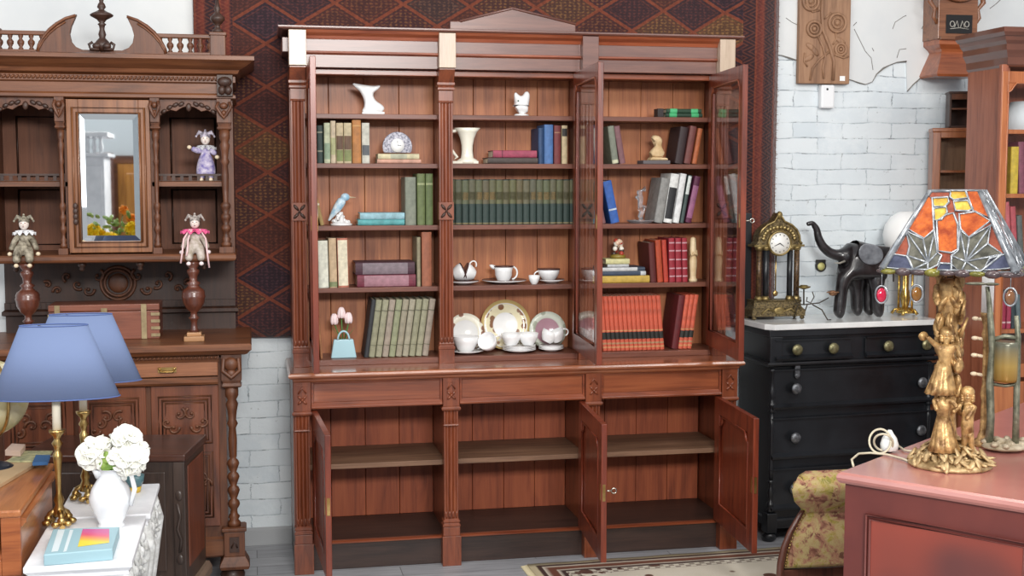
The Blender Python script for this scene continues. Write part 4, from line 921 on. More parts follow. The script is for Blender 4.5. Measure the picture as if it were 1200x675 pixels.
for px_ in (-1, 1):
    x = SX+px_*.333
    b = MB().lathe([(.048, 1.044), (.048, 1.062), (.04, 1.068), (.028, 1.075)], (x, 5.56, 0), 4, smooth=False)
    b = MB().box(x-.042, x+.042, 5.52, 5.60, 1.044, 1.066).box(x-.03, x+.03, 5.53, 5.59, 1.066, 1.082)
    b.build('baluster_base', wood('pale_walnut', (136, 98, 62), (176, 130, 88), (190, 146, 100), 'x', rough=.4), sb, bevel=.003)
    MB().lathe([(.022, 1.082), (.014, 1.095), (.012, 1.12), (.016, 1.135), (.024, 1.142), (.014, 1.15), (.014, 1.165), (.03, 1.18), (.044, 1.205), (.047, 1.225), (.05, 1.235), (.047, 1.24), (.048, 1.25), (.042, 1.262), (.03, 1.27), (.022, 1.28), (.03, 1.29), (.016, 1.30), (.018, 1.32), (.026, 1.335), (.026, 1.345), (.016, 1.352), (.03, 1.368), (.032, 1.382)], (x, 5.56, 0), 22).build('baluster', wood('baluster_wood', (66, 34, 26), (96, 52, 38), (110, 62, 46), 'z', rough=.3, coat=.5), sb)
MB().mould([(0, 1.382), (.008, 1.386), (.012, 1.394), (.012, 1.408), (.006, 1.414)], SX-.5, SX+.5, 5.535, YW-.02).build('hutch_floor', WH, sb)
for a in (-.42, -.13, .13, .42): MB().lathe([(.004, 1.345), (.012, 1.352), (.008, 1.36), (.016, 1.366), (.016, 1.382)], (SX+a*.9, 5.58, 0), 12).build('drop_finial', WD, sb)
# hutch
for s in (-1, 1): MB().box(SX+s*.495-.012, SX+s*.495+.012, YH, YW-.02, 1.05 if 0 else 1.414, 2.065).build('hutch_side', WV, sb)
xl0, xl1, xm0, xm1 = SX-.483, SX-.165, SX-.165, SX+.165
for s in (-1, 1):
    a, b_ = sorted((SX+s*.17, SX+s*.483))
    MB().box(SX+s*.172-.008, SX+s*.172+.008, YH, 6.0, 1.414, 2.065).build('hutch_partition', WV, sb)
    q = MB().box(a, b_, 5.97, 6.0, 1.414, 2.065); 
    bk = q.build('niche_back', wood('walnut_niche', (82, 46, 28), (112, 66, 42), (124, 76, 50), 'z', rough=.6, coat=0), sb)
    m_ = MB()
    for z0, z1 in ((1.44, 1.68), (1.74, 2.0)):
        m_.tube([(a+.06, 5.968, z0), (b_-.06, 5.968, z0), (b_-.06, 5.968, z1), (a+.06, 5.968, z1)], .006, 5, True)
    m_.build('panel_moulding', WD, bk)
    sh = MB().box(a, b_, YH+.01, 5.97, 1.700, 1.716).prism([(YH, 1.697), (YH+.012, 1.697), (YH+.012, 1.72), (YH, 1.716)], a, b_, 'x').build('niche_shelf', WH, sb)
    r_ = MB().box(a, b_, YH+.012, YH+.02, 1.716, 1.722).box(a, b_, YH+.010, YH+.022, 1.742, 1.75)
    for k in range(9): r_.box(a+(b_-a)*(k+.3)/9, a+(b_-a)*(k+.7)/9, YH+.013, YH+.019, 1.722, 1.742)
    r_.build('shelf_rail', WD, sb)
    # arch
    c = (a+b_)/2; hw = (b_-a)/2-.022; pts = [(a, 2.065), (b_, 2.065), (b_, 1.93)]; n = 16
    for i in range(n+1):
        q = pi*i/n; xx = c+hw*cos(q); zz_ = 1.945+.085*sin(q)**.8
        if i in (6, 10): zz_ -= .012
        if i == 8: zz_ += .006
        pts.append((xx, zz_))
    pts += [(a, 1.93)]
    ar = MB().prism(pts, YH-.006, YH+.012).build('carved_arch', WV, sb, bevel=.002)
    m_ = MB(); 
    for sg in (-1, 1):
        for k in range(5): m_.ell((c+sg*(.03+.024*k), YH-.009, 2.043-.0035*k*k), (.014, .006, .009), 8, 5, Matrix.Rotation(sg*.6, 3, 'Y'))
    m_.ell((c, YH-.01, 2.03), (.012, .008, .018)); m_.build('carved_leaves', WD, ar)
cols = [SX-.472, SX-.19, SX+.19, SX+.472]
for x in cols:
    wd = .03 if abs(x-SX) > .3 else .019
    turned(x, YH-.022, 1.44, 1.935, wd*.72, 3).build('hutch_column', WV, sb)
    c_ = MB().box(x-wd, x+wd, YH-.045, YH+.01, 1.414, 1.44).mould([(0, 1.935), (.005, 1.942), (.0, 1.952), (.004, 1.965)], x-wd*.85, x+wd*.85, YH-.04, YH+.01)
    c_.box(x-wd, x+wd, YH-.05, YH+.01, 1.965, 2.065)
    c_.tube([(x-wd*.7, YH-.052, 2.05), (x-wd, YH-.064, 2.03), (x-wd*.4, YH-.064, 2.0), (x, YH-.06, 1.985), (x+wd*.4, YH-.064, 2.0), (x+wd, YH-.064, 2.03), (x+wd*.7, YH-.052, 2.05)], .007, 7).ell((x, YH-.055, 2.035), (wd*.6, .012, .014)).ell((x, YH-.055, 2.005), (wd*.4, .012, .012))
    c_.build('column_capital', WV, sb, bevel=.0015)
# mirrored door
x0, x1 = SX-.167, SX+.167
z0, z1 = 1.42, 2.058
ma, mb2, mz0, mz1 = XX(95, YH-.02, 200), XX(162, YH-.02, 200), ZZ(281, YH-.02, 130), ZZ(135, YH-.02, 130)
WM = wood('walnut_bright', (98, 58, 34), (136, 86, 52), (152, 102, 64), 'z', rough=.4, coat=.3)
d = MB().box(x0, ma-.006, YH-.022, YH+.0, z0, z1).box(mb2+.006, x1, YH-.022, YH+.0, z0, z1).box(ma-.006, mb2+.006, YH-.022, YH+.0, z0, mz0-.006).box(ma-.006, mb2+.006, YH-.022, YH, mz1+.006, z1).build('mirrored_door', WM, sb, bevel=.002)
m_ = MB()
for e, rr in ((.010, .006), (.03, .005)): m_.tube([(ma-e, YH-.026, mz0-e), (mb2+e, YH-.026, mz0-e), (mb2+e, YH-.026, mz1+e), (ma-e, YH-.026, mz1+e)], rr, 6, True)
m_.build('frame_moulding', WM, d)
mir = base('mirror_silver', (235, 238, 238), .02, 1)
bv = .018; yb = YH-.016; yf = YH-.019
MB().add([(ma-.006, yb, mz0-.006), (mb2+.006, yb, mz0-.006), (mb2+.006, yb, mz1+.006), (ma-.006, yb, mz1+.006), (ma+bv, yf, mz0+bv), (mb2-bv, yf, mz0+bv), (mb2-bv, yf, mz1-bv), (ma+bv, yf, mz1-bv)],
         [(4, 5, 6, 7), (0, 1, 5, 4), (1, 2, 6, 5), (2, 3, 7, 6), (3, 0, 4, 7)]).build('mirror', mir, d)
m_ = MB()
for k in range(4): m_.ell((x0+.028, YH-.028, 1.55+.022*k), (.010, .006, .014))
m_.build('carved_drop', WD, d)
# cornice
MB().box(SX-.507, SX+.507, YH-.02, YW-.02, 2.065, 2.17).build('frieze', WH, sb)
MB().mould([(0, 2.063), (.014, 2.068), (.014, 2.08), (.004, 2.088)], SX-.507, SX+.507, YH-.02, YW-.02).build('architrave', WH, sb)
m_ = MB().mould([(0, 2.128), (.014, 2.134), (.014, 2.158), (.0, 2.165)], SX-.507, SX+.507, YH-.02, YW-.02); rope(m_, SX-.51, SX+.47, YH-.038, 2.147, .011); m_.build('rope_moulding', WH, sb)
for s in (-1, 1):
    x = SX+s*.478
    m_ = MB().box(x-.033, x+.033, YH-.055, YH, 2.075, 2.165).ell((x, YH-.06, 2.135), (.03, .02, .022)).ell((x-.012, YH-.06, 2.1), (.016, .016, .02)).ell((x+.014, YH-.06, 2.1), (.016, .016, .02))
    m_.build('corner_carving', WD, sb, bevel=.002)
MB().mould([(0, 2.165), (.014, 2.17), (.022, 2.185), (.05, 2.2), (.07, 2.214), (.084, 2.222), (.084, 2.238), (.07, 2.242)], SX-.517, SX+.517, YH-.03, YW-.02).build('cornice', WH, sb)
# gallery
YG = YH+.0
MB().box(SX-.45, SX+.45, YG-.02, YG+.03, 2.242, 2.258).build('gallery_base', WH, sb)
for s in (-1, 1): a_, b_ = sorted((SX+s*.17, SX+s*.45)); MB().box(a_, b_, YG-.012, YG+.02, 2.318, 2.335).build('gallery_rail', WH, sb, bevel=.003)
for s in (-1, 1):
    x = SX+s*.452
    MB().box(x-.032, x+.032, YG-.028, YG+.036, 2.242, 2.336).box(x-.036, x+.036, YG-.032, YG+.04, 2.33, 2.345).build('gallery_post', WV, sb, bevel=.003)
    MB().lathe([(.022, 2.345), (.024, 2.352), (.012, 2.362), (.01, 2.375), (.02, 2.385), (.03, 2.398), (.03, 2.41), (.018, 2.42), (.01, 2.43), (.014, 2.445), (.01, 2.455), (.004, 2.49)], (x, YG, 0), 18).build('finial', WD, sb)
for s in (-1, 1):
    for k in range(6):
        x = SX+s*(.215+.041*k)
        if abs(x-SX) < .425: MB().lathe([(.010, 2.258), (.010, 2.263), (.006, 2.268), (.014, 2.283), (.014, 2.292), (.006, 2.302), (.010, 2.312), (.010, 2.318)], (x, YG, 0), 10).build('gallery_spindle', WV, sb)
# broken pediment
def q2(x, y): v = PY(x, y, YG-.02); return (v.x, v.z)
for s in (-1, 1):
    pts = [(42, 63), (44, 53), (49, 43), (56, 34), (65, 26.5), (76, 20.5), (90, 17), (88, 22), (84, 31), (82, 40), (84, 49), (89, 55), (97, 58.5), (118, 59), (118, 64)]
    pts = [q2(x, y) for x, y in pts]; c0 = q2(120, 50)[0]
    if s > 0: pts = [(2*c0-x, z) for x, z in pts][::-1]
    m_ = MB().prism(pts, YG-.03, YG+.0).build('broken_pediment', WV, sb, bevel=.002)
    ed = [q2(x, y) for x, y in [(44.5, 60), (46, 53), (51, 44), (58, 35.5), (67, 28), (77, 22), (89, 18.5)]]
    if s > 0: ed = [(2*c0-x, z) for x, z in ed]
    MB().tube([(x, YG-.034, z) for x, z in ed], .006, 6).tube([(x, YG-.034, z-.014) for x, z in ed[:-1]], .004, 6).build('pediment_moulding', WH, m_)
zb = 2.26
MB().lathe([(.02, 2.255), (.03, 2.27), (.034, 2.285), (.022, 2.3), (.012, 2.31), (.016, 2.325), (.01, 2.345), (.012, 2.36), (.018, 2.366), (.01, 2.372), (.02, 2.385), (.044, 2.398), (.048, 2.404), (.036, 2.412), (.022, 2.418), (.01, 2.426), (.018, 2.436), (.014, 2.448), (.008, 2.456), (.01, 2.468), (.0, 2.49)], (c0, YG-.02, 0), 22).build('centre_finial', WD, sb)
for s in (-1, 1): MB().ell((c0+s*.02, YG-.045, 2.275), (.018, .014, .014)).tube([(c0+s*.01, YG-.05, 2.26), (c0+s*.045, YG-.05, 2.262), (c0+s*.05, YG-.05, 2.28), (c0+s*.035, YG-.05, 2.29)], .006, 6).build('carved_leaf', WD, sb)
# ------------------------------------------------------------------ dolls
def lace(mb, c, r, n=14, h=.012, thick=.0025, dz=.0):
    pts = []
    N = 64
    for i in range(N):
        q = 2*pi*i/N; pts.append((c[0]+r*cos(q), c[1]+r*.7*sin(q), c[2]+dz+h*.5*sin(q*n)))
    mb.grid(lambda a, b: (c[0]+(r*(.3+.7*b))*cos(2*pi*a), c[1]+(r*(.3+.7*b))*.7*sin(2*pi*a), c[2]+dz+h*b*.5*sin(2*pi*a*n)-.01*b), 64, 3)
def doll(label, x, y, z, cols, H=.22, tilt=0, sit=True, seed=1):
    dress, ruff, face, acc = cols
    root = thing('jester_doll', label, 'doll', (x, y, z), group=None)
    rr = random.Random(seed)
    pf = base('porcelain_face', (228, 214, 204), .35)
    MD_ = mottle('doll_cloth_%d' % seed, dress, acc, 44, .7)
    ht = H*.42
    if sit:
        sk = [(x, y, z+.02, .02), (x, y, z+ht*.55, .019), (x, y, z+ht, .013), (x-.022, y-.035, z+.016, .014), (x-.026, y-.052, z-.03, .012), (x+.022, y-.035, z+.016, .014), (x+.026, y-.052, z-.03, .012),
              (x-.034, y-.01, z+ht*.7, .009), (x-.052, y-.02, z+.02, .008), (x+.034, y-.01, z+ht*.7, .009), (x+.052, y-.02, z+.02, .008)]
    else:
        sk = [(x, y, z+.085, .03), (x, y, z+.115, .02), (x, y, z+.145, .013), (x-.018, y, z+.04, .022), (x-.02, y-.01, z+.006, .01), (x+.018, y, z+.04, .022), (x+.02, y-.01, z+.006, .01),
              (x-.03, y-.015, z+.13, .01), (x-.058, y-.03, z+.142, .008), (x+.03, y-.01, z+.13, .01), (x+.045, y-.02, z+.115, .008)]
        ht = .145
    sk = [(a_, b_, c_, r_*1.4) for a_, b_, c_, r_ in sk]
    skin('cloth_body', sk, [(0, 1), (1, 2), (0, 3), (3, 4), (0, 5), (5, 6), (2, 7), (7, 8), (2, 9), (9, 10)], MD_, root)
    zt = z+ht
    m_ = MB(); 
    for k, r_ in enumerate((.06, .05) if seed == 2 else (.046, .036)): lace(m_, (x, y, zt+.006+.006*k), r_, 11, .014)
    m_.build('ruff', base('ruff_%d' % seed, ruff, .6), root, solid=.001)
    hz = zt+.036; m_ = MB().ell((x, y-.004, hz), (.02, .02, .024)); m_.ell((x, y-.024, hz-.002), (.003, .004, .004), 8, 5); m_.build('head', pf, root)
    m_ = MB().ell((x-.007, y-.0225, hz+.004), (.0025, .002, .002), 6, 4).ell((x+.007, y-.0225, hz+.004), (.0025, .002, .002), 6, 4).ell((x, y-.0225, hz-.011), (.004, .002, .0015), 6, 4); m_.build('face_paint', base('face_paint', (120, 40, 50), .5), root)
    m_ = MB(); m_.lathe([(.0215, hz+.006), (.022, hz+.014), (.014, hz+.026), (0, hz+.03)], (x, y, 0), 14)
    for s in (-1, 0, 1):
        m_.tube([(x+s*.008, y, hz+.018), (x+s*.026, y, hz+.03), (x+s*.038, y-.004, hz+.014 if s else hz+.036)], [.011, .009, .003], 7); m_.ell((x+s*.038, y-.004, hz+.012 if s else hz+.038), .005, 8, 5)
    m_.build('jester_cap', mottle('cap_%d' % seed, tuple(int(q*.5) for q in acc), acc, 90, .45), root)
    m_ = MB()
    if sit: ends = [(x-.026, y-.056, z-.04), (x+.026, y-.056, z-.04), (x-.055, y-.022, z+.006), (x+.055, y-.022, z+.006)]
    else: ends = [(x-.02, y-.018, z+.009), (x+.02, y-.018, z+.009), (x-.066, y-.034, z+.146), (x+.048, y-.022, z+.105)]
    for e in ends: m_.ell(e, (.010, .012, .009), 8, 5)
    m_.build('hands_and_shoes', base('pale_doll_leather_%d' % seed, (226, 206, 176) if seed != 2 else (236, 220, 220), .5), root)
    if seed == 2:
        m_ = MB()
        for s, L_ in ((-1, .13), (1, .15), (-.6, .1)): m_.tube([(x+s*.02, y-.025, zt+.01), (x+s*.045, y-.035, zt-.03), (x+s*.05, y-.06, zt-.08), (x+s*.058, y-.062, zt-L_-.0)], .004, 5)
        m_.build('ribbon', base('pink_ribbon', (226, 190, 190), .5), root)
    return root
doll('jester doll with white ruff and brown-green suit seated at the hutch ledge left end', XX(29, 5.55, 300), 5.556, 1.4155, ((70, 60, 44), (220, 220, 222), 0, (170, 160, 140)), seed=1)
doll('jester doll in a bright pink ruff seated on the right end of the hutch ledge', XX(229, 5.55, 300), 5.556, 1.4155, ((150, 138, 120), (224, 92, 140), 0, (196, 184, 176)), seed=2)
doll('purple and silver jester doll standing in the right-hand niche of the hutch', XX(241, 5.64, 190), 5.66, 1.7525-.036, ((96, 84, 150), (186, 186, 190), 0, (200, 190, 204)), sit=False, seed=3)
# ------------------------------------------------------------------ wooden box on the sideboard
xb0, xb1 = XX(57, 5.66, 380), XX(187, 5.66, 380); zt = ZZ(357, 5.66, 120)
bx_ = thing('wooden_chest', 'reddish wooden box with pale metal straps on the sideboard, behind the blue lampshades', 'box', ((xb0+xb1)/2, 5.75, 1.0445))
BW = wood('box_wood', (92, 48, 34), (126, 70, 50), (138, 80, 58), 'x', rough=.5)
MB().box(xb0, xb1, 5.66, 5.86, 1.0445, zt-.03).build('body', BW, bx_, bevel=.003)
MB().box(xb0-.001, xb1+.001, 5.659, 5.861, zt-.028, zt).build('lid', BW, bx_, bevel=.003)
st_ = mottle('pale_strap_metal', (132, 114, 84), (166, 148, 112), 20, .5, .3)
for x in (xb0+.025, xb1-.075): MB().box(x, x+.022, 5.655, 5.659, 1.046, zt).build('strap', st_, bx_)
for k in range(4): MB().box(xb1-.035, xb1+.002, 5.655, 5.66, 1.055+.03*k, 1.068+.03*k).build('corner_plate', st_, bx_)
for k in range(4): MB().box(xb0-.002, xb0+.03, 5.6545, 5.66, 1.055+.03*k, 1.068+.03*k).build('corner_plate', st_, bx_)
MB().box((xb0+xb1)/2-.012, (xb0+xb1)/2+.012, 5.653, 5.66, zt-.05, zt-.015).build('lock_plate', st_, bx_)
# ------------------------------------------------------------------ dark chest
dc = thing('dark_cabinet', 'low dark brown cabinet standing angled before the sideboard, behind the white flowers', 'cabinet', (-.262, 4.97, 0), radians(-10), local=True)
DKW = wood('dark_cabinet_wood', (40, 31, 27), (64, 50, 43), (76, 60, 52), 'z', rough=.4, coat=.2); DKR = wood('dark_cabinet_side_wood', (74, 36, 24), (110, 56, 36), (122, 66, 44), 'z', rough=.45)
zt = .68
MB().box(-.60, -.012, .012, .38, .15, zt-.03).build('body', DKW, dc)
MB().box(-.625, 0, -.005, .39, zt-.03, zt).build('top', wood('dark_cabinet_top_wood', (36, 24, 20), (66, 36, 25), (84, 46, 30), 'x', rough=.3, coat=.25), dc, bevel=.006)
MB().box(-.05, -.004, 0, .05, .12, zt-.03).build('corner_post', DKW, dc, bevel=.004)
m_ = MB(); m_.tube([(-.027, -.004, .30), (-.02, -.008, .35), (-.034, -.008, .39), (-.022, -.008, .44), (-.034, -.004, .49)], .006, 6).ell((-.027, -.003, .27), (.014, .006, .02)).ell((-.027, -.003, .52), (.014, .006, .02)); m_.build('carved_drop', DKW, dc)
MB().box(-.011, -.006, .07, .34, .22, zt-.06).build('side_panel', DKR, dc, bevel=.003)
MB().box(-.56, -.08, .004, .012, .22, zt-.07).build('door_panel', DKW, dc, bevel=.004)
MB().mould([(0, .09), (.016, .1), (.016, .13), (.004, .15)], -.60, -.004, .004, .385).build('base_moulding', wood('base_moulding_wood', (96, 80, 68), (130, 110, 94), None, 'y', rough=.4), dc)
for x, y in ((-.04, .04), (-.56, .04), (-.04, .34), (-.56, .34)): MB().lathe([(.02, 0), (.03, .02), (.034, .05), (.024, .09)], (x, y, 0), 14).build('foot', DKW, dc)
# ------------------------------------------------------------------ white side tables
def white_table(label, x0, x1, y0, y1, h):
    t_ = thing('white_side_table', label, 'table', ((x0+x1)/2, (y0+y1)/2, 0), group=None)
    MB().box(x0, x1, y0, y1, h-.02, h).build('table_top', WHITEP, t_, bevel=.004)
    MB().mould([(-.01, h-.05), (-.004, h-.04), (-.006, h-.03), (.002, h-.02)], x0+.006, x1-.006, y0+.006, y1-.006).build('apron', WHITEP, t_)
    OW = mottle('distressed_white_paint', (176, 176, 172), (232, 233, 232), 24, .5, 0, .2)
    for sx, ax in ((x1-.03, 1), (x0+.03, -1)):
        for yy in (y0+.03, y1-.03):
            MB().tube([(sx, yy, h-.045), (sx+ax*.02, yy, h-.12), (sx+ax*.012, yy, h-.22), (sx-ax*.004, yy, h-.36), (sx+ax*.01, yy, .06), (sx+ax*.03, yy-.004, .012)], [.024, .024, .017, .013, .012, .016], 10).ell((sx+ax*.02, yy, h-.11), (.02, .03, .03)).build('cabriole_leg', OW, t_)
        m_ = MB(); n = 9
        for k in range(n):
            yy = y0+.05+(y1-y0-.1)*k/(n-1); dz = .05*abs(sin(pi*k/(n-1)*2))
            m_.ell((sx+ax*.018, yy, h-.06-dz), (.014, .016, .02), 8, 5); m_.ell((sx+ax*.03, yy, h-.10-dz*.8), .008, 8, 5)
            m_.tube([(sx+ax*.012, yy-.02, h-.06), (sx+ax*.022, yy-.006, h-.09-dz), (sx+ax*.02, yy+.012, h-.12-dz*.6), (sx+ax*.014, yy, h-.14)], .006, 6)
        m_.box(sx-.004, sx+.006, y0+.03, y1-.03, h-.1, h-.045)
        m_.build('carved_apron', OW, t_)
    return t_
ZT_ = .6
white_table('white carved side table in front, carrying the pale blue book and the jug', -.668, -.362, 3.85, 4.385, ZT_)
white_table('white carved side table standing behind the other one, carrying the rear lamp', -.655, -.350, 4.405, 4.85, ZT_)
# ------------------------------------------------------------------ left desk
DW = wood('desk_wood', (132, 76, 42), (172, 106, 62), (190, 126, 78), 'y', rough=.28, coat=.5); DW2 = wood('desk_wood_front', (120, 60, 30), (158, 88, 46), (172, 102, 58), 'x', rough=.35, coat=.3)
dk = thing('writing_desk', 'orange-brown wooden desk at the left edge with books and a globe on it', 'desk', (-1.0, 4.25, 0))
xd1 = -.682; y0, y1 = 3.93, 4.585; zt = .75
MB().box(-1.45, xd1, y0, y1, zt-.022, zt).build('desk_top', DW, dk, bevel=.006)
MB().box(-1.43, -1.41, y0+.02, y1-.01, .05, zt-.022).build('side_panel', DW2, dk)
MB().box(xd1-.03, xd1-.008, y0+.02, y1-.01, .05, zt-.022).build('side_panel', DW, dk)
MB().box(-1.41, xd1-.03, y1-.03, y1-.01, .05, zt-.022).build('back_panel', DW2, dk)
MB().box(-1.41, xd1-.03, y0+.02, y1-.03, zt-.15, zt-.135).build('shelf', DW2, dk)
MB().box(xd1-.06, xd1-.004, y0+.008, y0+.03, zt-.2, zt-.022).box(-1.41, xd1-.06, y0+.008, y0+.03, zt-.2, zt-.15).build('front_frame', DW2, dk, bevel=.003)
dw = MB().box(-1.41, xd1-.03, y0+.012, y1-.03, .35, zt-.21).build('drawer', DW2, dk, bevel=.004); MB().ell((-.9, y0, .45), .014).build('knob', BRASS, dw)
MB().prism([(xd1-.008, zt-.026), (xd1+.012, zt-.03), (xd1+.012, zt-.04), (xd1-.008, zt-.06)], y0+.02, y1-.01, 'y').build('side_moulding', DW, dk)
for x in (-1.42, xd1-.025):
    for y in (y0+.04, y1-.03): MB().lathe([(.014, 0), (.022, .02), (.02, .05)], (x, y, 0), 12).build('foot', DW2, dk)
# globe
gc = PY(-13, 466, 4.5); gc = Vector((gc.x, 4.5, gc.z)); R = 42/FPX*4.55
gl = thing('globe', 'cream and olive table globe at the left edge on the orange desk', 'globe', (gc.x, gc.y, zt))
gm = base('globe_map', (200, 190, 140), .35, 0, Coat_Weight=.4); t = NT(gm)
s_ = t.node('SeparateXYZ', {0: t.tc}); nz = t.noise(t.tc, 9, 4, .6)
t.col(t.mix(t.ramp(nz, [(.48, (0, 0, 0)), (.52, (255, 255, 255))]), t.ramp(t.math('ADD', t.math('MULTIPLY', s_.outputs[2], 3.), 0.), [(.3, (160, 150, 84)), (.9, (222, 216, 188))]), (196, 186, 140)))
MB().ell(gc, R, 32, 20).build('sphere', gm, gl)
MB().tube([(gc.x+(R+.008)*cos(q)*.6, gc.y-(R+.008)*cos(q)*.8, gc.z+(R+.008)*sin(q)) for q in [-pi/2+pi*k/20 for k in range(21)]], .005, 6).build('meridian_ring', BRASS, gl)
MB().tube([(gc.x, gc.y, gc.z-R-.006), (gc.x, gc.y, zt+.03)], .01, 10).build('stem', IRON, gl); MB().lathe([(.075, zt), (.075, zt+.01), (.06, zt+.02), (.015, zt+.035)], (gc.x, gc.y, 0), 24).build('base', base('dark_navy_stand', (28, 34, 48), .4), gl)
# things on the desk
def flat(name, label, cat, pts, th, z, mat, group=None):
    vs = [PZ(x, y, z) for x, y in pts]
    return solo(name, MB().prism([(v.x, v.y) for v in vs], z, z+th, 'z'), mat, label, cat, group, bevel=.001)
flat('drawing_board', 'beige board lying on the orange desk', 'board', [(-30, 560), (-10, 578), (40, 548), (24, 536)], .012, zt+.0005, base('beige_board', (190, 160, 122), .7))
flat('folded_map', 'green and yellow folded map lying at the rear of the orange desk', 'map', [(8, 542), (52, 542), (62, 530), (24, 530)], .006, zt+.013, mottle('map_print', (132, 136, 104), (190, 184, 140), 40, .7))
flat('blue_cloth', 'small crumpled blue cloth at the rear right corner of the orange desk', 'cloth', [(38, 546), (56, 545), (59, 537), (42, 537)], .012, zt+.02, base('blue_cloth', (52, 94, 140), .8))
flat('paperback_book', 'pale book with pink edge lying on the map beside the globe', 'book', [(6, 534), (24, 535), (30, 527), (14, 526)], .02, zt+.02, base('pink_cream_cover', (206, 178, 160), .6))
solo('black_box', MB().box(-1.02, -.80, 4.1, 4.22, zt+.0005, zt+.09), base('black_box_card', (26, 30, 38), .5), 'black box standing on the orange desk at the left picture edge', 'box', bevel=.003)
# ------------------------------------------------------------------ blue-shaded brass candlestick lamps
SHB = base('blue_shade_fabric', (110, 126, 162), .85); t = NT(SHB); t.bump(t.noise(t.map((1, 1, 1)), 260, 2), .1, .002)
def lamp(label, x, y, ztab):
    root = thing('table_lamp', label, 'lamp', (x, y, ztab), group='blue-shaded candlestick lamps')
    zs0 = PY(70, 465.5, 4.295).z; zs1 = PY(70, 381, 4.295).z; k_ = 4.3/1500
    r0, r1 = 69.5*k_, 36.5*k_
    sh = MB().lathe([(r0, zs0), (r1, zs1), (r1-.002, zs1), (r0-.002, zs0)], (x, y, 0), 48, sy=.38).build('lamp_shade', SHB, root)
    m_ = MB().tube([(x+r0*cos(q), y+r0*.38*sin(q), zs0) for q in [2*pi*i/48 for i in range(48)]], .002, 5, True).build('shade_trim', base('dark_blue_trim', (84, 104, 156), .7), sh); m_ = MB().tube([(x+r1*cos(q), y+r1*.38*sin(q), zs1) for q in [2*pi*i/48 for i in range(48)]], .002, 5, True); m_.build('shade_trim', base('dark_blue_trim', (84, 104, 156), .7), sh)
    m_ = MB()
    for a in range(3): m_.tube([(x, y, zs1-.012), (x+r1*cos(a*2.1), y+r1*.38*sin(a*2.1), zs1-.004)], .0015, 5)
    m_.tube([(x, y, zs0+.02), (x, y, zs1-.012)], .003, 6); m_.build('shade_ring', BRASS, root)
    zc1 = zs0+.02; zc0 = zc1-.125
    MB().lathe([(.0135, zc0), (.0135, zc1), (.01, zc1+.002)], (x, y, 0), 18).build('candle_sleeve', base('candle_wax', (236, 228, 208), .5), root)
    MB().ell((x, y, zc1+.06), (.024, .024, .035)).build('bulb', base('opal_bulb', (240, 240, 236), .2), root)
    m_ = MB(); z = ztab; s = (zc0-ztab)/.27
    prof = [(.020, .03), (.018, .05), (.012, .062), (.017, .075), (.0085, .095), (.010, .15), (.014, .185), (.016, .20), (.009, .21), (.011, .222), (.018, .232), (.010, .242), (.013, .252), (.024, .262), (.026, .27), (.012, .27)]
    m_.lathe([(r_, z+q*s) for r_, q in prof], (x, y, 0), 20); m_.build('candlestick', BRASS, root)
    m_ = MB(); 
    for a in range(3):
        q = a*2*pi/3-pi/2+.3; c_, s_ = cos(q), sin(q)
        m_.tube([(x+.01*c_, y+.01*s_, z+.045*s), (x+.032*c_, y+.032*s_, z+.035*s), (x+.046*c_, y+.046*s_, z+.012), (x+.054*c_, y+.054*s_, z+.009)], [.010, .009, .008, .009], 8)
        m_.ell((x+.036*c_, y+.036*s_, z+.026), (.014, .014, .014), 8, 5)
        for d_ in (-.5, .5): m_.ell((x+.04*cos(q+d_), y+.04*sin(q+d_), z+.016), (.014, .010, .010), 8, 5)
    m_.build('leafy_foot', BRASS, root)
lamp('nearer brass candlestick lamp with a blue cone shade, on the front white table', -.627, 4.295, ZT_)
lamp('rear brass candlestick lamp with a blue cone shade, on the back white table', -.586, 4.63, ZT_)
# ------------------------------------------------------------------ jug, flowers, pot, book
vx_, vy_ = -.463, 4.265; vz = ZT_
PO = mottle('white_porcelain', (232, 236, 240), (246, 248, 250), 8, .15, 0, 0, Coat_Weight=.6)
hv = ZZ(548, vy_, 131)-vz
jg = thing('pitcher', 'white porcelain pitcher holding white flowers on the front white table', 'pitcher', (vx_, vy_, vz))
MB().lathe([(0, 0), (.04, 0), (.044, .006), (.038, .014), (.05, .04), (.066, .075), (.068, .1), (.058, .13), (.042, .155), (.036, .175), (.037, .19), (.046, hv), (.042, hv), (.033, .18), (.04, .15), (.0, .02)], (vx_, vy_, vz), 30).build('body', PO, jg)
MB().tube([(vx_+.04, vy_-.02, vz+hv-.01), (vx_+.07, vy_-.035, vz+hv-.02), (vx_+.08, vy_-.04, vz+.13), (vx_+.066, vy_-.03, vz+.075)], [.007, .008, .008, .007], 8).build('handle', PO, jg)
MB().tube([(vx_-.03, vy_-.01, vz+hv-.02), (vx_-.052, vy_-.014, vz+hv+.004)], [.018, .006], 8).build('spout', PO, jg)
petal = base('white_petal', (246, 246, 238), .6, 0); petal.node_tree.nodes['Principled BSDF'].inputs['Subsurface Weight'].default_value = 0
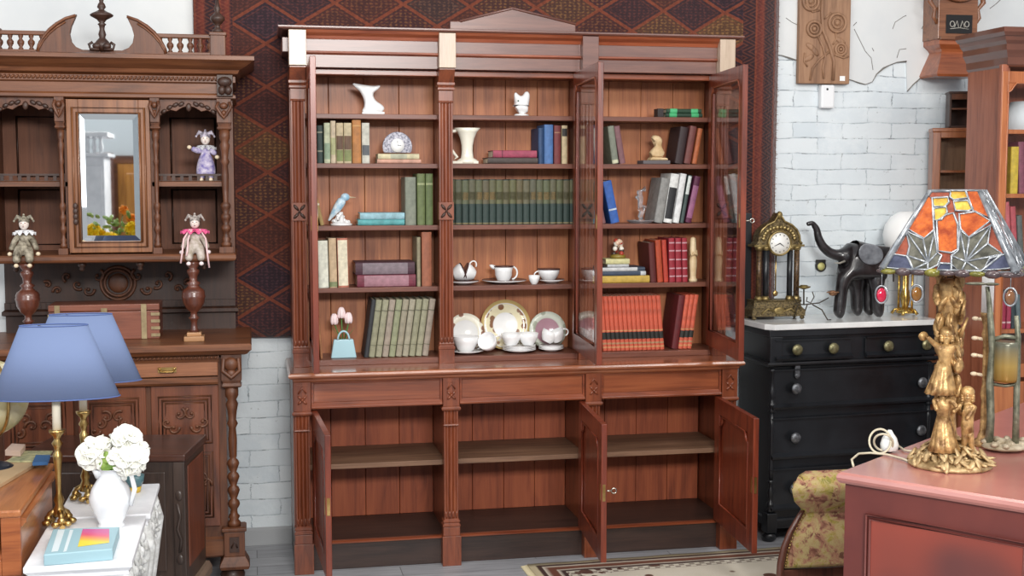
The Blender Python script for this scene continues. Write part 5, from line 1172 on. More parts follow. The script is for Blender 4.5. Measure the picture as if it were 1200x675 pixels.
def petals(c, R, n, seed, flat_=1., open_=.9):
    m_ = MB(); rr = random.Random(seed); c = Vector(c)
    for i in range(n):
        u_ = (i+.5)/n; ph = math.acos(1-1.55*u_); th = i*2.399+rr.uniform(-.2, .2)
        d_ = Vector((sin(ph)*cos(th), sin(ph)*sin(th)*.9, cos(ph)))
        d_ = (d_+Vector((0, -.25, 0))).normalized()
        s_ = R*rr.uniform(.5, .72); t1 = d_.orthogonal().normalized(); t2 = d_.cross(t1)
        b0 = c+d_*R*rr.uniform(.35, .6)
        def f(a, b, b0=b0, t1=t1, t2=t2, d_=d_, s_=s_):
            x = (a-.5)*2; y = (b-.5)*2; rr_ = min(1., math.sqrt(x*x+y*y)); k = 1/max(1., math.sqrt(x*x+y*y))
            x *= k; y *= k
            return b0+t1*x*s_+t2*y*s_+d_*(s_*(-.1+.55*rr_**2)+.08*s_*sin(5*math.atan2(y, x))*rr_)
        m_.grid(f, 7, 7)
    m_.ell(c, R*.4, 12, 8)
    return m_
def flower(label, px, py, R, dy, n, seed):
    q = PY(px, py, vy_+dy); c = Vector((q.x, vy_+dy, q.z))
    root = thing('white_flower', label, 'flower', (vx_, vy_, vz+hv-.02), group='white flowers in the pitcher')
    petals(c, R, n, seed).build('bloom', petal, root, solid=.0012)
    MB().tube([(vx_+(c.x-vx_)*.12, vy_+.4*dy, vz+.06), (vx_+(c.x-vx_)*.35, vy_+dy*.6, vz+hv+.005), c], .0035, 6).build('stem', DGREEN, root)
flower('white open flower leaning left out of the pitcher', 108, 532, .052, -.01, 16, 1)
flower('white bud-like flower just right of the leftmost open one', 119, 521, .03, .01, 9, 2)
flower('white flower cluster rising highest above the pitcher', 148, 515, .048, .01, 22, 3)
flower('white flower cluster lowest at the right over the pitcher rim', 153, 541, .055, -.02, 26, 4)
flower('white flower cluster at the far right of the bouquet', 163, 530, .036, .02, 16, 5)
flower('small white flower in the middle of the bouquet over the pitcher mouth', 135, 535, .03, -.03, 9, 6)
lf = MB()
for i, (px, py) in enumerate(((124, 540), (121, 546), (128, 547), (136, 548), (126, 536))):
    q = PY(px, py, vy_-.035)
    lf.ell((q.x, vy_-.035, q.z), (.022, .006, .011), 8, 5, Matrix.Rotation(i*1.1, 3, 'Y'))
    lf.tube([(vx_, vy_-.01, vz+hv-.03), (q.x, vy_-.035, q.z)], .002, 4)
solo('flower_leaves', lf, mottle('leaf_mix', (96, 130, 50), (150, 176, 84), 30, .5), 'green leaves between the white flowers at the pitcher mouth', 'leaves')
py_ = 4.749; pxx = -.431
pt = thing('small_pot', 'small teal and yellow pot behind the pitcher on the back white table', 'pot', (pxx-.003, py_-.02, ZT_))
hp = .062
MB().lathe([(.022, 0), (.026, .02), (.024, .022), (0, .022)], (pxx, py_-.02, ZT_), 20).build('foot', base('yellow_glaze', (214, 178, 60), .3), pt)
MB().lathe([(.026, .022), (.034, .04), (.037, hp), (.033, hp), (.02, .028), (0, .026)], (pxx, py_-.02, ZT_), 20).build('bowl', base('teal_glaze', (84, 118, 124), .3), pt)
# pale blue book with a pink and yellow picture
bk = thing('picture_book', 'pale blue book with a pink and yellow cover picture lying on the front white table', 'book', tuple(PZ(95, 645, ZT_)))
pts = [PZ(x, y, ZT_+.035) for x, y in ((51, 650), (132, 643), (140, 617), (62, 620))]
MB().prism([(v.x, v.y) for v in pts], ZT_+.0005, ZT_+.035, 'z').build('cover', base('pale_teal_cover', (156, 190, 200), .5), bk, bevel=.003)
cpm = base('cover_picture', (220, 120, 120), .4); t = NT(cpm); s_ = t.node('SeparateXYZ', {0: t.tc})
t.col(t.ramp(t.math('ADD', .5, t.math('ADD', t.math('MULTIPLY', s_.outputs[0], 3.), t.math('MULTIPLY', s_.outputs[1], 7.))), [(.1, (236, 214, 70)), (.35, (236, 160, 90)), (.6, (222, 92, 120)), (.9, (200, 90, 150))]))
q = [PZ(x, y, ZT_+.0352) for x, y in ((91, 641), (128, 636), (128, 620), (97, 620))]; c_ = sum(q, Vector())/4
m_ = MB(); m_.add([v+Vector((0, 0, .0005)) for v in q], [(0, 1, 2, 3)]); pc_ = m_.build('cover_picture', cpm, bk)
pc_.data.transform(Matrix.Translation(WO['picture_book']-c_)); pc_.location = c_-WO['picture_book']
for a, b_ in ((62, 70), (76, 80)):
    q = [PZ(x, y, ZT_+.0352) for x, y in ((a-2, 647), (b_-2, 646), (b_+6, 621), (a+6, 621))]; MB().add([v+Vector((0, 0, .0004)) for v in q], [(0, 1, 2, 3)]).build('cover_stripe', base('pale_stripe', (214, 226, 230), .5), bk)
# ------------------------------------------------------------------ what the mirror shows: a stand with yellow flowers, a white cupboard (outside the frame)
FX = -.86
fs = thing('flower_stand', 'tall round stand carrying a bouquet, seen only in the sideboard mirror', 'stand', (FX, 3.0, 0))
MB().lathe([(.14, 0), (.14, .02), (.03, .05), (.025, .5), (.03, .9), (.13, .95), (.13, .97)], (FX, 3.0, 0), 20).build('pedestal', WV, fs)
vs_ = thing('glass_vase', 'vase with yellow and orange flowers on the stand, seen in the sideboard mirror', 'vase', (FX, 3.0, .9705)); MB().lathe([(.04, .9705), (.05, .99), (.035, 1.1), (.045, 1.14)], (FX, 3.0, 0), 18).build('body', CREAM, vs_)
for k, (dx, dz, yc) in enumerate(((-.09, .36, 1), (-.05, .33, 1), (.02, .31, 1), (.09, .49, 0), (.14, .44, 0), (.15, .37, 1))):
    nm = 'yellow' if yc else 'orange'
    f_ = thing('bouquet_flower', '%s flower of the mirrored bouquet, %s stem' % (nm, ORD[k]), 'flower', (FX, 3.0, 1.1), group='mirrored bouquet'); petals((FX+dx, 3.0+.03*(k % 3), 1.05+dz), .05 if yc else .03, 14, 20+k).build('bloom', base('petal_'+nm, (250, 214, 20) if yc else (240, 150, 40), .6), f_, solid=.001)
    MB().tube([(FX, 3.0, 1.05), (FX+dx, 3.0+.03*(k % 3), 1.05+dz)], .003, 5).build('stem', DGREEN, f_)
lf = MB()
for k in range(70): lf.ell((FX+random.uniform(-.12, .14), 3.0+random.uniform(-.08, .08), 1.2+random.uniform(-.04, .32)), (.03, .006, .012), 6, 4, Matrix.Rotation(random.uniform(0, 3), 3, 'Y') @ Matrix.Rotation(random.uniform(0, 3), 3, 'Z'))
tag(solo('bouquet_foliage', lf, MATS['leaf_mix'], 'green foliage of the mirrored bouquet', 'foliage'), None, None, kind='stuff')
wc = thing('white_cupboard', 'tall white cupboard with a balustrade, seen only in the sideboard mirror', 'cupboard', (-1.55, -.6, 0))
MB().box(-1.85, -1.24, -.9, -.4, 0, 1.93).build('body', WHITEP, wc, bevel=.004); MB().box(-1.9, -1.2, -.95, -.35, 1.93, 1.96).box(-1.9, -1.2, -.95, -.35, 2.10, 2.14).build('cornice', WHITEP, wc, bevel=.004)
for k in range(6): MB().lathe([(.014, 1.96), (.022, 2.01), (.012, 2.06), (.018, 2.10)], (-1.26-.055*k, -.38, 0), 10).build('spindle', WHITEP, wc)
for k in range(2): MB().box(-1.82+.3*k, -1.56+.3*k, -.4, -.39, .2, 1.85).build('door', WHITEP, wc, bevel=.01)
bp = struct('trim_1', MB().box(-1.50, -1.36, -2.4, -2.1, 0, 2.0), mottle('red_brick_pillar', (120, 70, 60), (170, 130, 116), 14, .8))
# ------------------------------------------------------------------ black chest of drawers
a0 = PZ(898, 633, 0); CR = atan2(.074, .947)
cb = thing('chest_of_drawers', 'black chest of drawers with a white marble top and round knobs', 'chest of drawers', (2.385, 5.63, 0), CR, local=True)
cW, cD = .90, .37; CM = Matrix.Translation((2.385, 5.63, 0)) @ Matrix.Rotation(CR, 4, 'Z')
def CZ(y, x=930): return ZZ(y, 5.64, x)
MB().box(.03, cW-.03, .02, cD, .08, 1.0).build('body', BLK, cb)
mt = mottle('white_marble', (228, 229, 228), (246, 246, 244), 7, .2, 0, 0, Coat_Weight=.4)
MB().prism([(-.012, cD+.015), (-.012, .03), (.02, -.012), (cW+.0, -.012), (cW+.012, 0), (cW+.012, cD+.015)], 1.018, 1.045, 'z').build('marble_top', mt, cb, bevel=.003)
MB().box(.0, cW, .0, cD, .985, 1.018).build('top_rail', BLK, cb, bevel=.003)
MB().box(.004, .07, .0, .05, .86, .985).build('corner_block', BLK, cb, bevel=.003); MB().box(cW-.07, cW-.004, .0, .05, .86, .985).build('corner_block', BLK, cb, bevel=.003)
MB().mould([(0, .842), (.01, .848), (.014, .856), (.008, .864)], .0, cW, .0, cD).build('middle_moulding', BLK, cb)
def xl(px): return (XX(px, 5.64, 420)-2.385)/cos(CR)
rows = [(.875, .965, [(xl(908), xl(1001)), (xl(1018), xl(1112))]), (CZ(478), CZ(434), [(xl(905), xl(1110))]), (CZ(536), CZ(491), [(xl(905), xl(1110))]), (.155, CZ(550), [(xl(905), xl(1110))])]
kn_ = [[(932, 402), (976, 402), (1043, 399), (1088, 397)], [(932, 456), (1085, 450)], [(932, 513), (1085, 507)], [(932, 568), (1085, 562)]]
old = mottle('aged_brass', (120, 116, 84), (168, 160, 122), 60, .4, .7); pew = mottle('pewter', (92, 94, 98), (140, 142, 146), 60, .4, .7)
ri = 0
for r_, (z0, z1, xs) in enumerate(rows):
    for j, (x0, x1) in enumerate(xs):
        z0_, z1_ = z0, z1
        dr = MB().box(x0, x1, .006, .02, z0_, z1_).build('drawer', BLK, cb, bevel=.002)
        m_ = MB(); m_.prism([(.006, z0_-.004), (-.012, z0_-.003), (-.016, z0_+.008), (.006, z0_+.022)], x0, x1, 'x'); m_.prism([(.006, z1_), (-.006, z1_), (-.006, z1_+.006), (.006, z1_+.006)], x0, x1, 'x'); m_.build('drawer_moulding', BLK, dr)
        zk = (z0+z1)/2+.004
        ks = [x0+.055, x1-.06] if r_ == 0 else [xl(932), xl(1086)]
        if r_ == 0: ks = [xl(932), xl(976)] if j == 0 else [xl(1043), xl(1090)]
        for kx in ks:
            k = MB().lathe([(.012, .004), (.008, -.006), (.012, -.014), (.027, -.018), (.026, -.025), (.014, -.030), (0, -.031)], (kx, 0, zk), 18, 'y'); k.build('knob', old if r_ == 0 else pew, dr)
MB().box(.135-.0, .160, -.004, .004, .795, .85).ell((.147, -.002, .795), (.013, .004, .013)).build('lock_plate', pew, cb)
for s in (0, 1):
    x = .024 if s == 0 else cW-.024
    for (a, b_) in ((.62, .835), (.14, .3)):
        pr = [(.010, a), (.02, a+.01), (.010, a+.02), (.019, a+.035), (.019, a+.045), (.009, a+.055), (.012, a+.075), (.017, a+.1), (.010, a+.12), (.009, b_-.02), (.018, b_-.01), (.010, b_)]
        MB().lathe(pr, (x, .012, 0), 14).build('split_baluster', BLK, cb)
    MB().lathe([(.011, .3), (.013, .34), (.009, .45), (.012, .56), (.010, .62)], (x, .012, 0), 14).build('column_shaft', BLK, cb)
    MB().box(x-.026, x+.026, -.012, .05, .045, .14).build('column_foot', BLK, cb, bevel=.004)
    for y in (.02, cD-.03): MB().lathe([(.018, 0), (.034, .012), (.034, .03), (.02, .045)], (x, y, 0), 16).build('bun_foot', BLK, cb)
MB().mould([(0, .06), (.008, .066), (.008, .10), (0, .108)], .03, cW-.03, .008, cD).build('base_rail', BLK, cb)
CZT = 1.0455
# ------------------------------------------------------------------ portico clock
YK = 5.88
def kx(px): return XX(px, YK, 320)
def kz(py): return ZZ(py, YK, 908)
cx = kx(908); zb = CZT
BG = mottle('boulle_gilt', (54, 44, 28), (136, 118, 80), 120, .45, .5, .5); CBR = mottle('antique_brass', (120, 102, 62), (176, 156, 108), 40, .4, .8); DK = mottle('dark_inlay', (40, 26, 22), (110, 84, 54), 110, .35, .2)
pc = thing('portico_clock', 'dark inlaid portico clock with gilt mounts and white dial on the marble top', 'clock', (cx, YK, zb))
hb = .055; w2 = kx(936)-cx+.01
MB().box(cx-w2*1.02, cx+w2*1.02, YK-.06, YK+.05, zb+.016, zb+.05).mould([(0, zb+.05), (-.008, zb+.058), (-.012, zb+.066), (-.014, zb+.085), (-.01, zb+.095)], cx-w2*1.0, cx+w2*1.0, YK-.055, YK+.05).build('base', BG, pc, bevel=.003)
for sx in (-1, 1):
    for yy in (-.05, .04): MB().ell((cx+sx*w2*.92, YK+yy, zb+.009), (.012, .012, .009)).build('foot', BG, pc)
m_ = MB().ell((cx, YK-.062, zb+.045), (.03, .008, .02))
for s in (-1, 1): m_.tube([(cx+s*.02, YK-.062, zb+.04), (cx+s*.06, YK-.064, zb+.055), (cx+s*.09, YK-.062, zb+.03)], .005, 6)
m_.build('gilt_mount', CBR, pc)
ztop = kz(290)
for s in (-1, 1):
    for yy, x in ((-.035, cx+s*.098), (-.035, cx+s*.065*0+s*.062)):
        nm = 'column'; 
        m2 = DK if abs(x-cx) > .08 else BLK
        MB().lathe([(.014, zb+.115), (.0135, ztop-.01)], (x, YK+yy, 0), 14).build('column', m2, pc)
        MB().lathe([(.019, zb+.095), (.019, zb+.104), (.015, zb+.116)], (x, YK+yy, 0), 14).build('column_base', CBR, pc); MB().lathe([(.015, ztop-.012), (.02, ztop-.002), (.02, ztop+.006)], (x, YK+yy, 0), 14).build('column_capital', CBR, pc)
ent = [(cx-.118, ztop+.004), (cx+.118, ztop+.004), (cx+.118, ztop+.02), (cx+.108, ztop+.03), (cx+.104, ztop+.06), (cx+.09, ztop+.088), (cx+.062, ztop+.112), (cx+.026, ztop+.128), (cx+.0, kz(249)), (cx-.026, ztop+.128), (cx-.062, ztop+.112), (cx-.09, ztop+.088), (cx-.104, ztop+.06), (cx-.108, ztop+.03), (cx-.118, ztop+.02)]
hd = MB().prism(ent, YK-.045, YK+.03).build('hood', BG, pc, bevel=.003)
m_ = MB().tube([(x, YK-.048, z) for x, z in ent[2:13]], .006, 6).box(cx-.13, cx+.13, YK-.052, YK+.032, ztop+.006, ztop+.016).ell((cx, YK-.045, kz(252)), (.016, .012, .02))
for k in range(14):
    q = pi*k/13; m_.ell((cx+.08*cos(q), YK-.047, ztop+.045+.055*sin(q)), (.011, .007, .011), 8, 5)
m_.build('gilt_mount', CBR, hd)
dz = kz(284.5); R = 13.2/FPX*5.98
MB().lathe([(R*1.16, .0), (R*1.2, -.012), (R*1.12, -.022), (R, -.02), (R, .0)], (cx, YK-.04, dz), 32, 'y').build('bezel', CBR, pc)
dl = MB().lathe([(0, -.016), (R*1.02, -.015), (R*1.02, .0)][::-1], (cx, YK-.04, dz), 32, 'y').build('dial', base('enamel_white', (240, 240, 236), .25), pc)
m_ = MB()
for k in range(12):
    q = pi/6*k; m_.box(cx+R*.8*sin(q)-.002, cx+R*.8*sin(q)+.002, YK-.0575, YK-.0565, dz+R*.8*cos(q)-.003, dz+R*.8*cos(q)+.003)
for q, L_ in ((2.2, .5), (-2.0, .6)): m_.tube([(cx, YK-.058, dz), (cx+R*L_*sin(q), YK-.058, dz+R*L_*cos(q))], [.0025, .001], 5)
m_.build('hands', BLK, dl)
MB().tube([(cx, YK-.01, dz-R), (cx, YK-.01, zb+.125)], .004, 6).ell((cx, YK-.01, zb+.125), (.014, .006, .014)).build('pendulum', BRASS, pc)
# ------------------------------------------------------------------ iron candle branch
YI = 5.80
def ip(px, py, dy=0): v = PY(px, py, YI+dy); return Vector((v.x, YI+dy, v.z))
ir = thing('candle_branch', 'small wrought iron candle holder with a curved branch between clock and elephant', 'candle holder', (XX(942, YI, 360), YI, CZT))
m_ = MB()
m_.tube([ip(942, 357), ip(942, 339)], .004, 7)
for s in (-1, 1):
    m_.tube([ip(942+s*10, 342), ip(942+s*12, 348), ip(942+s*8, 355), ip(942+s*3, 353), ip(942+s*4, 348)], .0028, 6)
m_.tube([ip(930, 356), ip(942, 357), ip(960, 355), ip(971, 349)], .003, 6)
m_.tube([ip(952, 357, -.02), ip(963, 363, -.04), Vector((ip(970, 368, -.06).x, YI-.06, CZT+.004)), Vector((ip(974, 369, -.06).x, YI-.06, CZT+.004))], .003, 6)
m_.tube([ip(936, 357), Vector((ip(932, 362).x, YI+.02, CZT+.004))], .003, 6); m_.tube([ip(946, 357), Vector((ip(946, 362).x, YI+.05, CZT+.004))], .003, 6)
m_.build('iron_scrolls', IRON, ir)
c = ip(942, 337); MB().lathe([(.008, -.008), (.03, .0), (.034, .006), (.02, .004), (.018, .012), (.014, .012), (.012, .004), (0, .002)], tuple(c), 16).build('candle_cup', mottle('aged_brass_dark', (104, 90, 52), (150, 130, 80), 40, .45, .7), ir)
c = ip(976, 344); m_ = MB().lathe([(.004, -.012), (.018, -.006), (.02, .004), (.01, .006), (.014, .014)], tuple(c), 12)
for k in range(6): m_.ell((c.x+.02*cos(k), c.y+.02*sin(k), c.z+.006), (.014, .01, .004), 8, 4)
m_.build('rust_flower', mottle('rust', (104, 72, 48), (140, 100, 70), 40, .7), ir)
# ------------------------------------------------------------------ elephant
YE = 5.87
el = thing('elephant_figure', 'black leather elephant with raised trunk standing on the marble top', 'figure', (XX(1005, YE, 350), YE, CZT))
EB = mottle('black_leather', (20, 18, 20), (46, 42, 44), 30, .32, 0, .25, Coat_Weight=.4)
def E(px, py, r, dy=0): v = PY(px, py, YE+dy); return (v.x, YE+dy, v.z, r/FPX*6.0*1.22)
bv_ = [E(1011, 308, 18), E(1024, 306, 19), E(1035, 309, 15), E(1001, 302, 15), E(993, 298, 13),          # 0-4 body, chest, neck
       E(985, 300, 6.5), E(973, 297, 5.6), E(964, 289, 5.0), E(959, 279, 4.4), E(957, 268, 3.6), E(952, 261, 2.8), E(945, 263, 2.4),    # 5-11 trunk
       E(990, 322, 9, -.045), E(986, 340, 6.5, -.045), (E(983, 358, 6, -.045)),    # 12-14 front near leg
       E(1004, 324, 9, .05), E(1004, 340, 6.8, .05), E(1004, 358, 6.2, .05),      # 15-17
       E(1026, 325, 9, -.045), E(1029, 342, 6.8, -.045), E(1029, 358, 6.2, -.045),
       E(1020, 325, 8, .05), E(1018, 342, 6.2, .05), E(1018, 358, 6, .05)]
def setz(i, r): x, y, z, _ = bv_[i]; bv_[i] = (x, y, CZT+.018, r/FPX*6.0*1.35)
for i in (14, 17, 20, 23): setz(i, 6.5)
n0 = len(bv_)
for i in (14, 17, 20, 23): x_, y_, z_0, r_ = bv_[i]; bv_.append((x_-.012, y_, CZT+.010, .018))
skin('body', bv_, [(14, n0), (17, n0+1), (20, n0+2), (23, n0+3)]+ch(0, 1, 2)+[(0, 3), (3, 4)]+ch(4, 5, 6, 7, 8, 9, 10, 11)+[(3, 12), (12, 13), (13, 14), (3, 15), (15, 16), (16, 17), (1, 18), (18, 19), (19, 20), (1, 21), (21, 22), (22, 23)], EB, el)
EG = mottle('grey_leather', (74, 76, 82), (120, 124, 130), 18, .35, 0, .3, Coat_Weight=.3)
def ear(dy, s):
    pts = [(1008, 286), (1018, 284), (1029, 288), (1035, 298), (1030, 309), (1018, 312), (1008, 306), (1004, 296)]
    vs = [PY(x, y, YE+dy) for x, y in pts]; c = sum(vs, Vector())/len(vs)
    m_ = MB(); m_.add([Vector((v.x, YE+dy+s*.022*(1 if i in (2, 3, 4) else .2), v.z)) for i, v in enumerate(vs)]+[Vector((c.x, YE+dy+s*.002, c.z))], [(i, (i+1) % 8, 8) for i in range(8)], True)
    return m_.build('ear', EG, el, solid=.006, sub=2)
ear(-.088, -1); ear(.088, 1)
m_ = MB().ell(tuple(Vector(E(1002, 294, 1, -.052)[:3])), (.006, .004, .005), 8, 5); m_.build('eye', base('amber_eye', (90, 50, 20), .1), el)
for s in (-1, 1):
    q = Vector(E(990, 306, 1, s*.03)[:3]); p2 = Vector(E(978, 308, 1, s*.04)[:3]); MB().tube([q, (q+p2)/2+Vector((0, 0, -.006)), p2], [.006, .005, .002], 8).build('tusk', EB if 0 else base('pale_tusk', (150, 146, 136), .4), el)
MB().tube([Vector(E(1040, 300, 1)[:3]), Vector(E(1047, 312, 1)[:3]), Vector(E(1047, 330, 1)[:3])], [.008, .005, .004], 8).build('tail', EB, el)
# small dial hanging on the wall under the trunk
q = PY(962, 312, YW-.012); rr_ = 5/FPX*6.2
dd = thing('hanging_dial', 'small yellow round dial in a dark frame hanging on the wall under the elephant trunk', 'dial', (q.x, YW-.006, q.z-rr_*1.3))
MB().lathe([(rr_*1.35, .004), (rr_*1.4, -.006), (rr_, -.010), (rr_, .0)], (q.x, YW-.008, q.z), 20, 'y').box(q.x-rr_*1.2, q.x+rr_*1.2, YW-.014, YW-.002, q.z+rr_*.9, q.z+rr_*1.6).build('frame', base('dark_dial_frame', (52, 50, 46), .5), dd)
MB().lathe([(0, -.008), (rr_*1.05, -.007), (rr_*1.05, 0)][::-1], (q.x, YW-.008, q.z), 20, 'y').build('face', base('yellow_dial', (222, 216, 140), .5), dd)
# ------------------------------------------------------------------ brass lamp with opal globe behind the stained-glass shade
YO = 5.90; ox = XX(1061, YO, 345)
bs_ = MB().box(kx(868), kx(886), YK+.062, YK+.11, CZT, kz(250)).box(kx(866), kx(888), YK+.058, YK+.114, CZT, CZT+.02)
solo('black_stand', bs_, BLK, 'tall narrow black stand just behind the left side of the portico clock', 'stand', bevel=.004)
ol = thing('opal_globe_lamp', 'gilt lamp with a white globe half hidden behind the stained-glass shade', 'lamp', (ox, YO, CZT))
GB = mottle('bright_gilt', (178, 138, 60), (238, 208, 130), 50, .25, .9)
zt0 = ZZ(318, YO, 1061)
MB().lathe([(.045, .012), (.047, .02), (.03, .03), (.018, .036)], (ox, YO, CZT), 20).build('foot', GB, ol)
m_ = MB()
for a in range(5):
    q = a*2*pi/5+.3; m_.tube([(ox+.02*cos(q), YO+.02*sin(q), CZT+.032), (ox+.05*cos(q), YO+.05*sin(q), CZT+.03), (ox+.066*cos(q), YO+.066*sin(q), CZT+.008)], [.007, .006, .009], 7)
m_.build('claw_feet', GB, ol)
for a in range(4):
    q = a*pi/2+pi/4; MB().tube([(ox+.034*cos(q), YO+.034*sin(q), CZT+.03), (ox+.034*cos(q), YO+.034*sin(q), zt0)], .006, 8).build('post', GB, ol)
MB().box(ox-.034, ox+.034, YO-.034, YO+.034, zt0, zt0+.03).lathe([(.012, CZT+.03), (.02, CZT+.06), (.026, CZT+.10), (.012, CZT+.14), (.01, zt0)], (ox, YO, 0), 16).build('font', GB, ol, bevel=.004)
gq = PY(1057, 282, YO); 
MB().lathe([(.03, zt0+.03), (.075, zt0+.05), (.112, gq.z-.01), (.118, gq.z+.03), (.108, gq.z+.08), (.08, gq.z+.12), (.045, gq.z+.142), (.03, gq.z+.146)], (ox-.02+.02, YO, 0), 32).build('globe', base('opal_glass', (250, 250, 248), .3), ol)
# ------------------------------------------------------------------ relief panel, sensor, wall clock
RW_ = wood('relief_wood', (116, 84, 62), (154, 116, 88), (168, 130, 100), 'z', rough=.6, coat=0)
YR = YW-.04
def RP(px, py, dy=0): v = PY(px, py, YR); return Vector((v.x, YR+dy, v.z))
x0, x1 = RP(936.5, 50).x, RP(996.5, 50).x; z0 = RP(960, 98).z; z1 = z0+.62
rp = thing('relief_panel', 'carved wooden panel with round flowers and curving stems hanging on the wall', 'panel', ((x0+x1)/2, YW-.02, z0))
MB().box(x0, x1, YR, YW-.008, z0, z1).build('board', RW_, rp, bevel=.004)
m_ = MB()
for cxp, cyp, r_ in ((954, 34, 9), (981, 27, 11), (985, 58, 7), (950, 2, 10)):
    c = RP(cxp, cyp); rr = r_/FPX*6.1
    m_.tube([(c.x+rr*cos(q), YR-.004, c.z+rr*sin(q)) for q in [2*pi*k/24 for k in range(24)]], .008, 6, True)
    m_.tube([(c.x+rr*.55*cos(q), YR-.003, c.z+rr*.55*sin(q)) for q in [2*pi*k/24 for k in range(24)]], .006, 6, True).ell((c.x, YR-.002, c.z), (rr*.3, .010, rr*.3))
m_.build('carved_flowers', RW_, rp)
m_ = MB()
for ln, rr in (([(964, -12), (963, 15), (964, 35), (972, 55), (977, 72), (976, 94)], .012), ([(958, 42), (964, 55), (967, 66), (964, 80), (965, 92)], .008), ([(972, 60), (960, 70), (952, 80), (949, 94)], .008), ([(979, 38), (980, 46), (976, 52)], .006), ([(944, 5), (952, 14), (960, 12)], .007), ([(978, 64), (988, 68), (994, 66)], .007), ([(943, 62), (942, 72), (946, 78)], .006), ([(974, 15), (966, 22)], .006)):
    m_.tube([RP(x, y, -.003) for x, y in ln], rr*.75, 8)
for x, y, a in ((950, 55, .6), (948, 68, -.5), (985, 48, .5), (955, 60, .9)): c = RP(x, y, -.001); m_.ell(c, (.03, .006, .014), 10, 6, Matrix.Rotation(a, 3, 'Y'))
m_.build('carved_stems', RW_, rp)
c = RP(987, 92); MB().box(c.x-.014, c.x+.014, YR-.002, YR, c.z-.012, c.z+.012).build('price_tag', base('white_paper', (240, 240, 238), .6), rp)
sx0, sx1 = XX(961.5, YW-.03, 112), XX(977.5, YW-.03, 112); z0, z1 = ZZ(127, YW-.03, 969), ZZ(99.5, YW-.03, 969)
sn = thing('motion_sensor', 'small white plastic sensor on the brick wall below the relief panel', 'sensor', ((sx0+sx1)/2, YW-.02, z0))
MB().box(sx0, sx1, YW-.04, YW, z0, z1).build('housing', base('white_plastic', (236, 238, 240), .4), sn, bevel=.009)
MB().ell(((sx0+sx1)/2-.005, YW-.041, z1-.022), (.006, .003, .006), 10, 6).build('lens', BLK, sn)
YQ = YW-.16
def qp(px, py): return PY(px, py, YQ)
cw = MRX2 = wood('clock_case_wood', (96, 56, 36), (136, 88, 60), (150, 102, 72), 'x', rough=.35, coat=.4)
x0, x1 = qp(1099, 50).x, qp(1145, 50).x; xc = (x0+x1)/2; zc = qp(1120, 40).z
wk = thing('wall_clock', 'brown wooden wall clock cut by the top edge above the right-hand bookcase', 'clock', (xc, YW-.08, qp(1120, 90).z))
zs = [qp(1120, y).z for y in (90, 84, 72, 60, 52, 46, 12)]
bd = MB().box(x0, x1, YQ, YW-.008, zs[5], zs[6]+.42).build('case', cw, wk, bevel=.003)
MB().mould([(.016, zs[0]), (.022, zs[0]+.012), (.012, zs[1]+.01), (-.03, zs[3]), (-.022, zs[3]+.012), (.004, zs[4]), (.004, zs[5])], x0+.01, x1-.01, YQ, YW-.008).build('tapered_base', wood('clock_base_wood', (120, 60, 34), (160, 88, 52), (176, 104, 66), 'x', rough=.3, coat=.5), wk)
MB().prism([(YQ+.01, zs[5]-.004), (YQ-.02, zs[5]-.004), (YQ-.02, zs[5]+.01), (YQ+.01, zs[5]+.016)], x0+.006, x1-.006, 'x').build('ledge', cw, wk)
a, b_ = qp(1108, 30), qp(1139, 30)
p1, p2 = qp(1108, 39), qp(1139, 18)
pn = MB().box(p1.x, p2.x, YQ-.006, YQ, p1.z, p2.z).build('black_glass_panel', base('black_glass', (34, 32, 32), .15), wk)
m_ = MB(); cz = (p1.z+p2.z)/2; cxx = (p1.x+p2.x)/2
for s in (-1, 1):
    m_.tube([(cxx+s*.004, YQ-.008, cz-.02), (cxx+s*.014, YQ-.008, cz+.016), (cxx+s*.028, YQ-.008, cz-.016)], .0022, 5); m_.tube([(cxx+s*(.04+.012*cos(q)), YQ-.008, cz+.014*sin(q)) for q in [2*pi*k/12 for k in range(12)]], .002, 5, True)
m_.tube([(cxx-.05, YQ-.008, cz-.024), (cxx, YQ-.008, cz-.018), (cxx+.05, YQ-.008, cz-.024)], .0016, 5)
m_.build('silver_scrollwork', base('silver_paint', (190, 186, 176), .4), pn)
zd = qp(1120, -34).z; R = .155
MB().lathe([(R*.92, 0), (R, -.012), (R*.93, -.02), (R*.85, -.01), (R*.85, 0)], (xc, YQ, zd), 40, 'y').build('dial_rim', cw, wk)
MB().lathe([(0, -.006), (R*.86, -.005), (R*.86, 0)][::-1], (xc, YQ, zd), 32, 'y').build('dial', MATS['enamel_white'], wk)
for s, nm in ((-1, 0), (1, 1)):
    e = x0 if s < 0 else x1
    MB().tube([(e, YQ+.02, qp(1120, 28).z), (e+s*.018, YQ+.02, qp(1120, 20).z), (e+s*.01, YQ+.02, qp(1120, 10).z), (e+s*.04, YQ+.02, qp(1120, 2).z), (e+s*.03, YQ+.02, qp(1120, -12).z)], [.006, .012, .010, .014, .012], 8).build('carved_bracket', cw, wk)
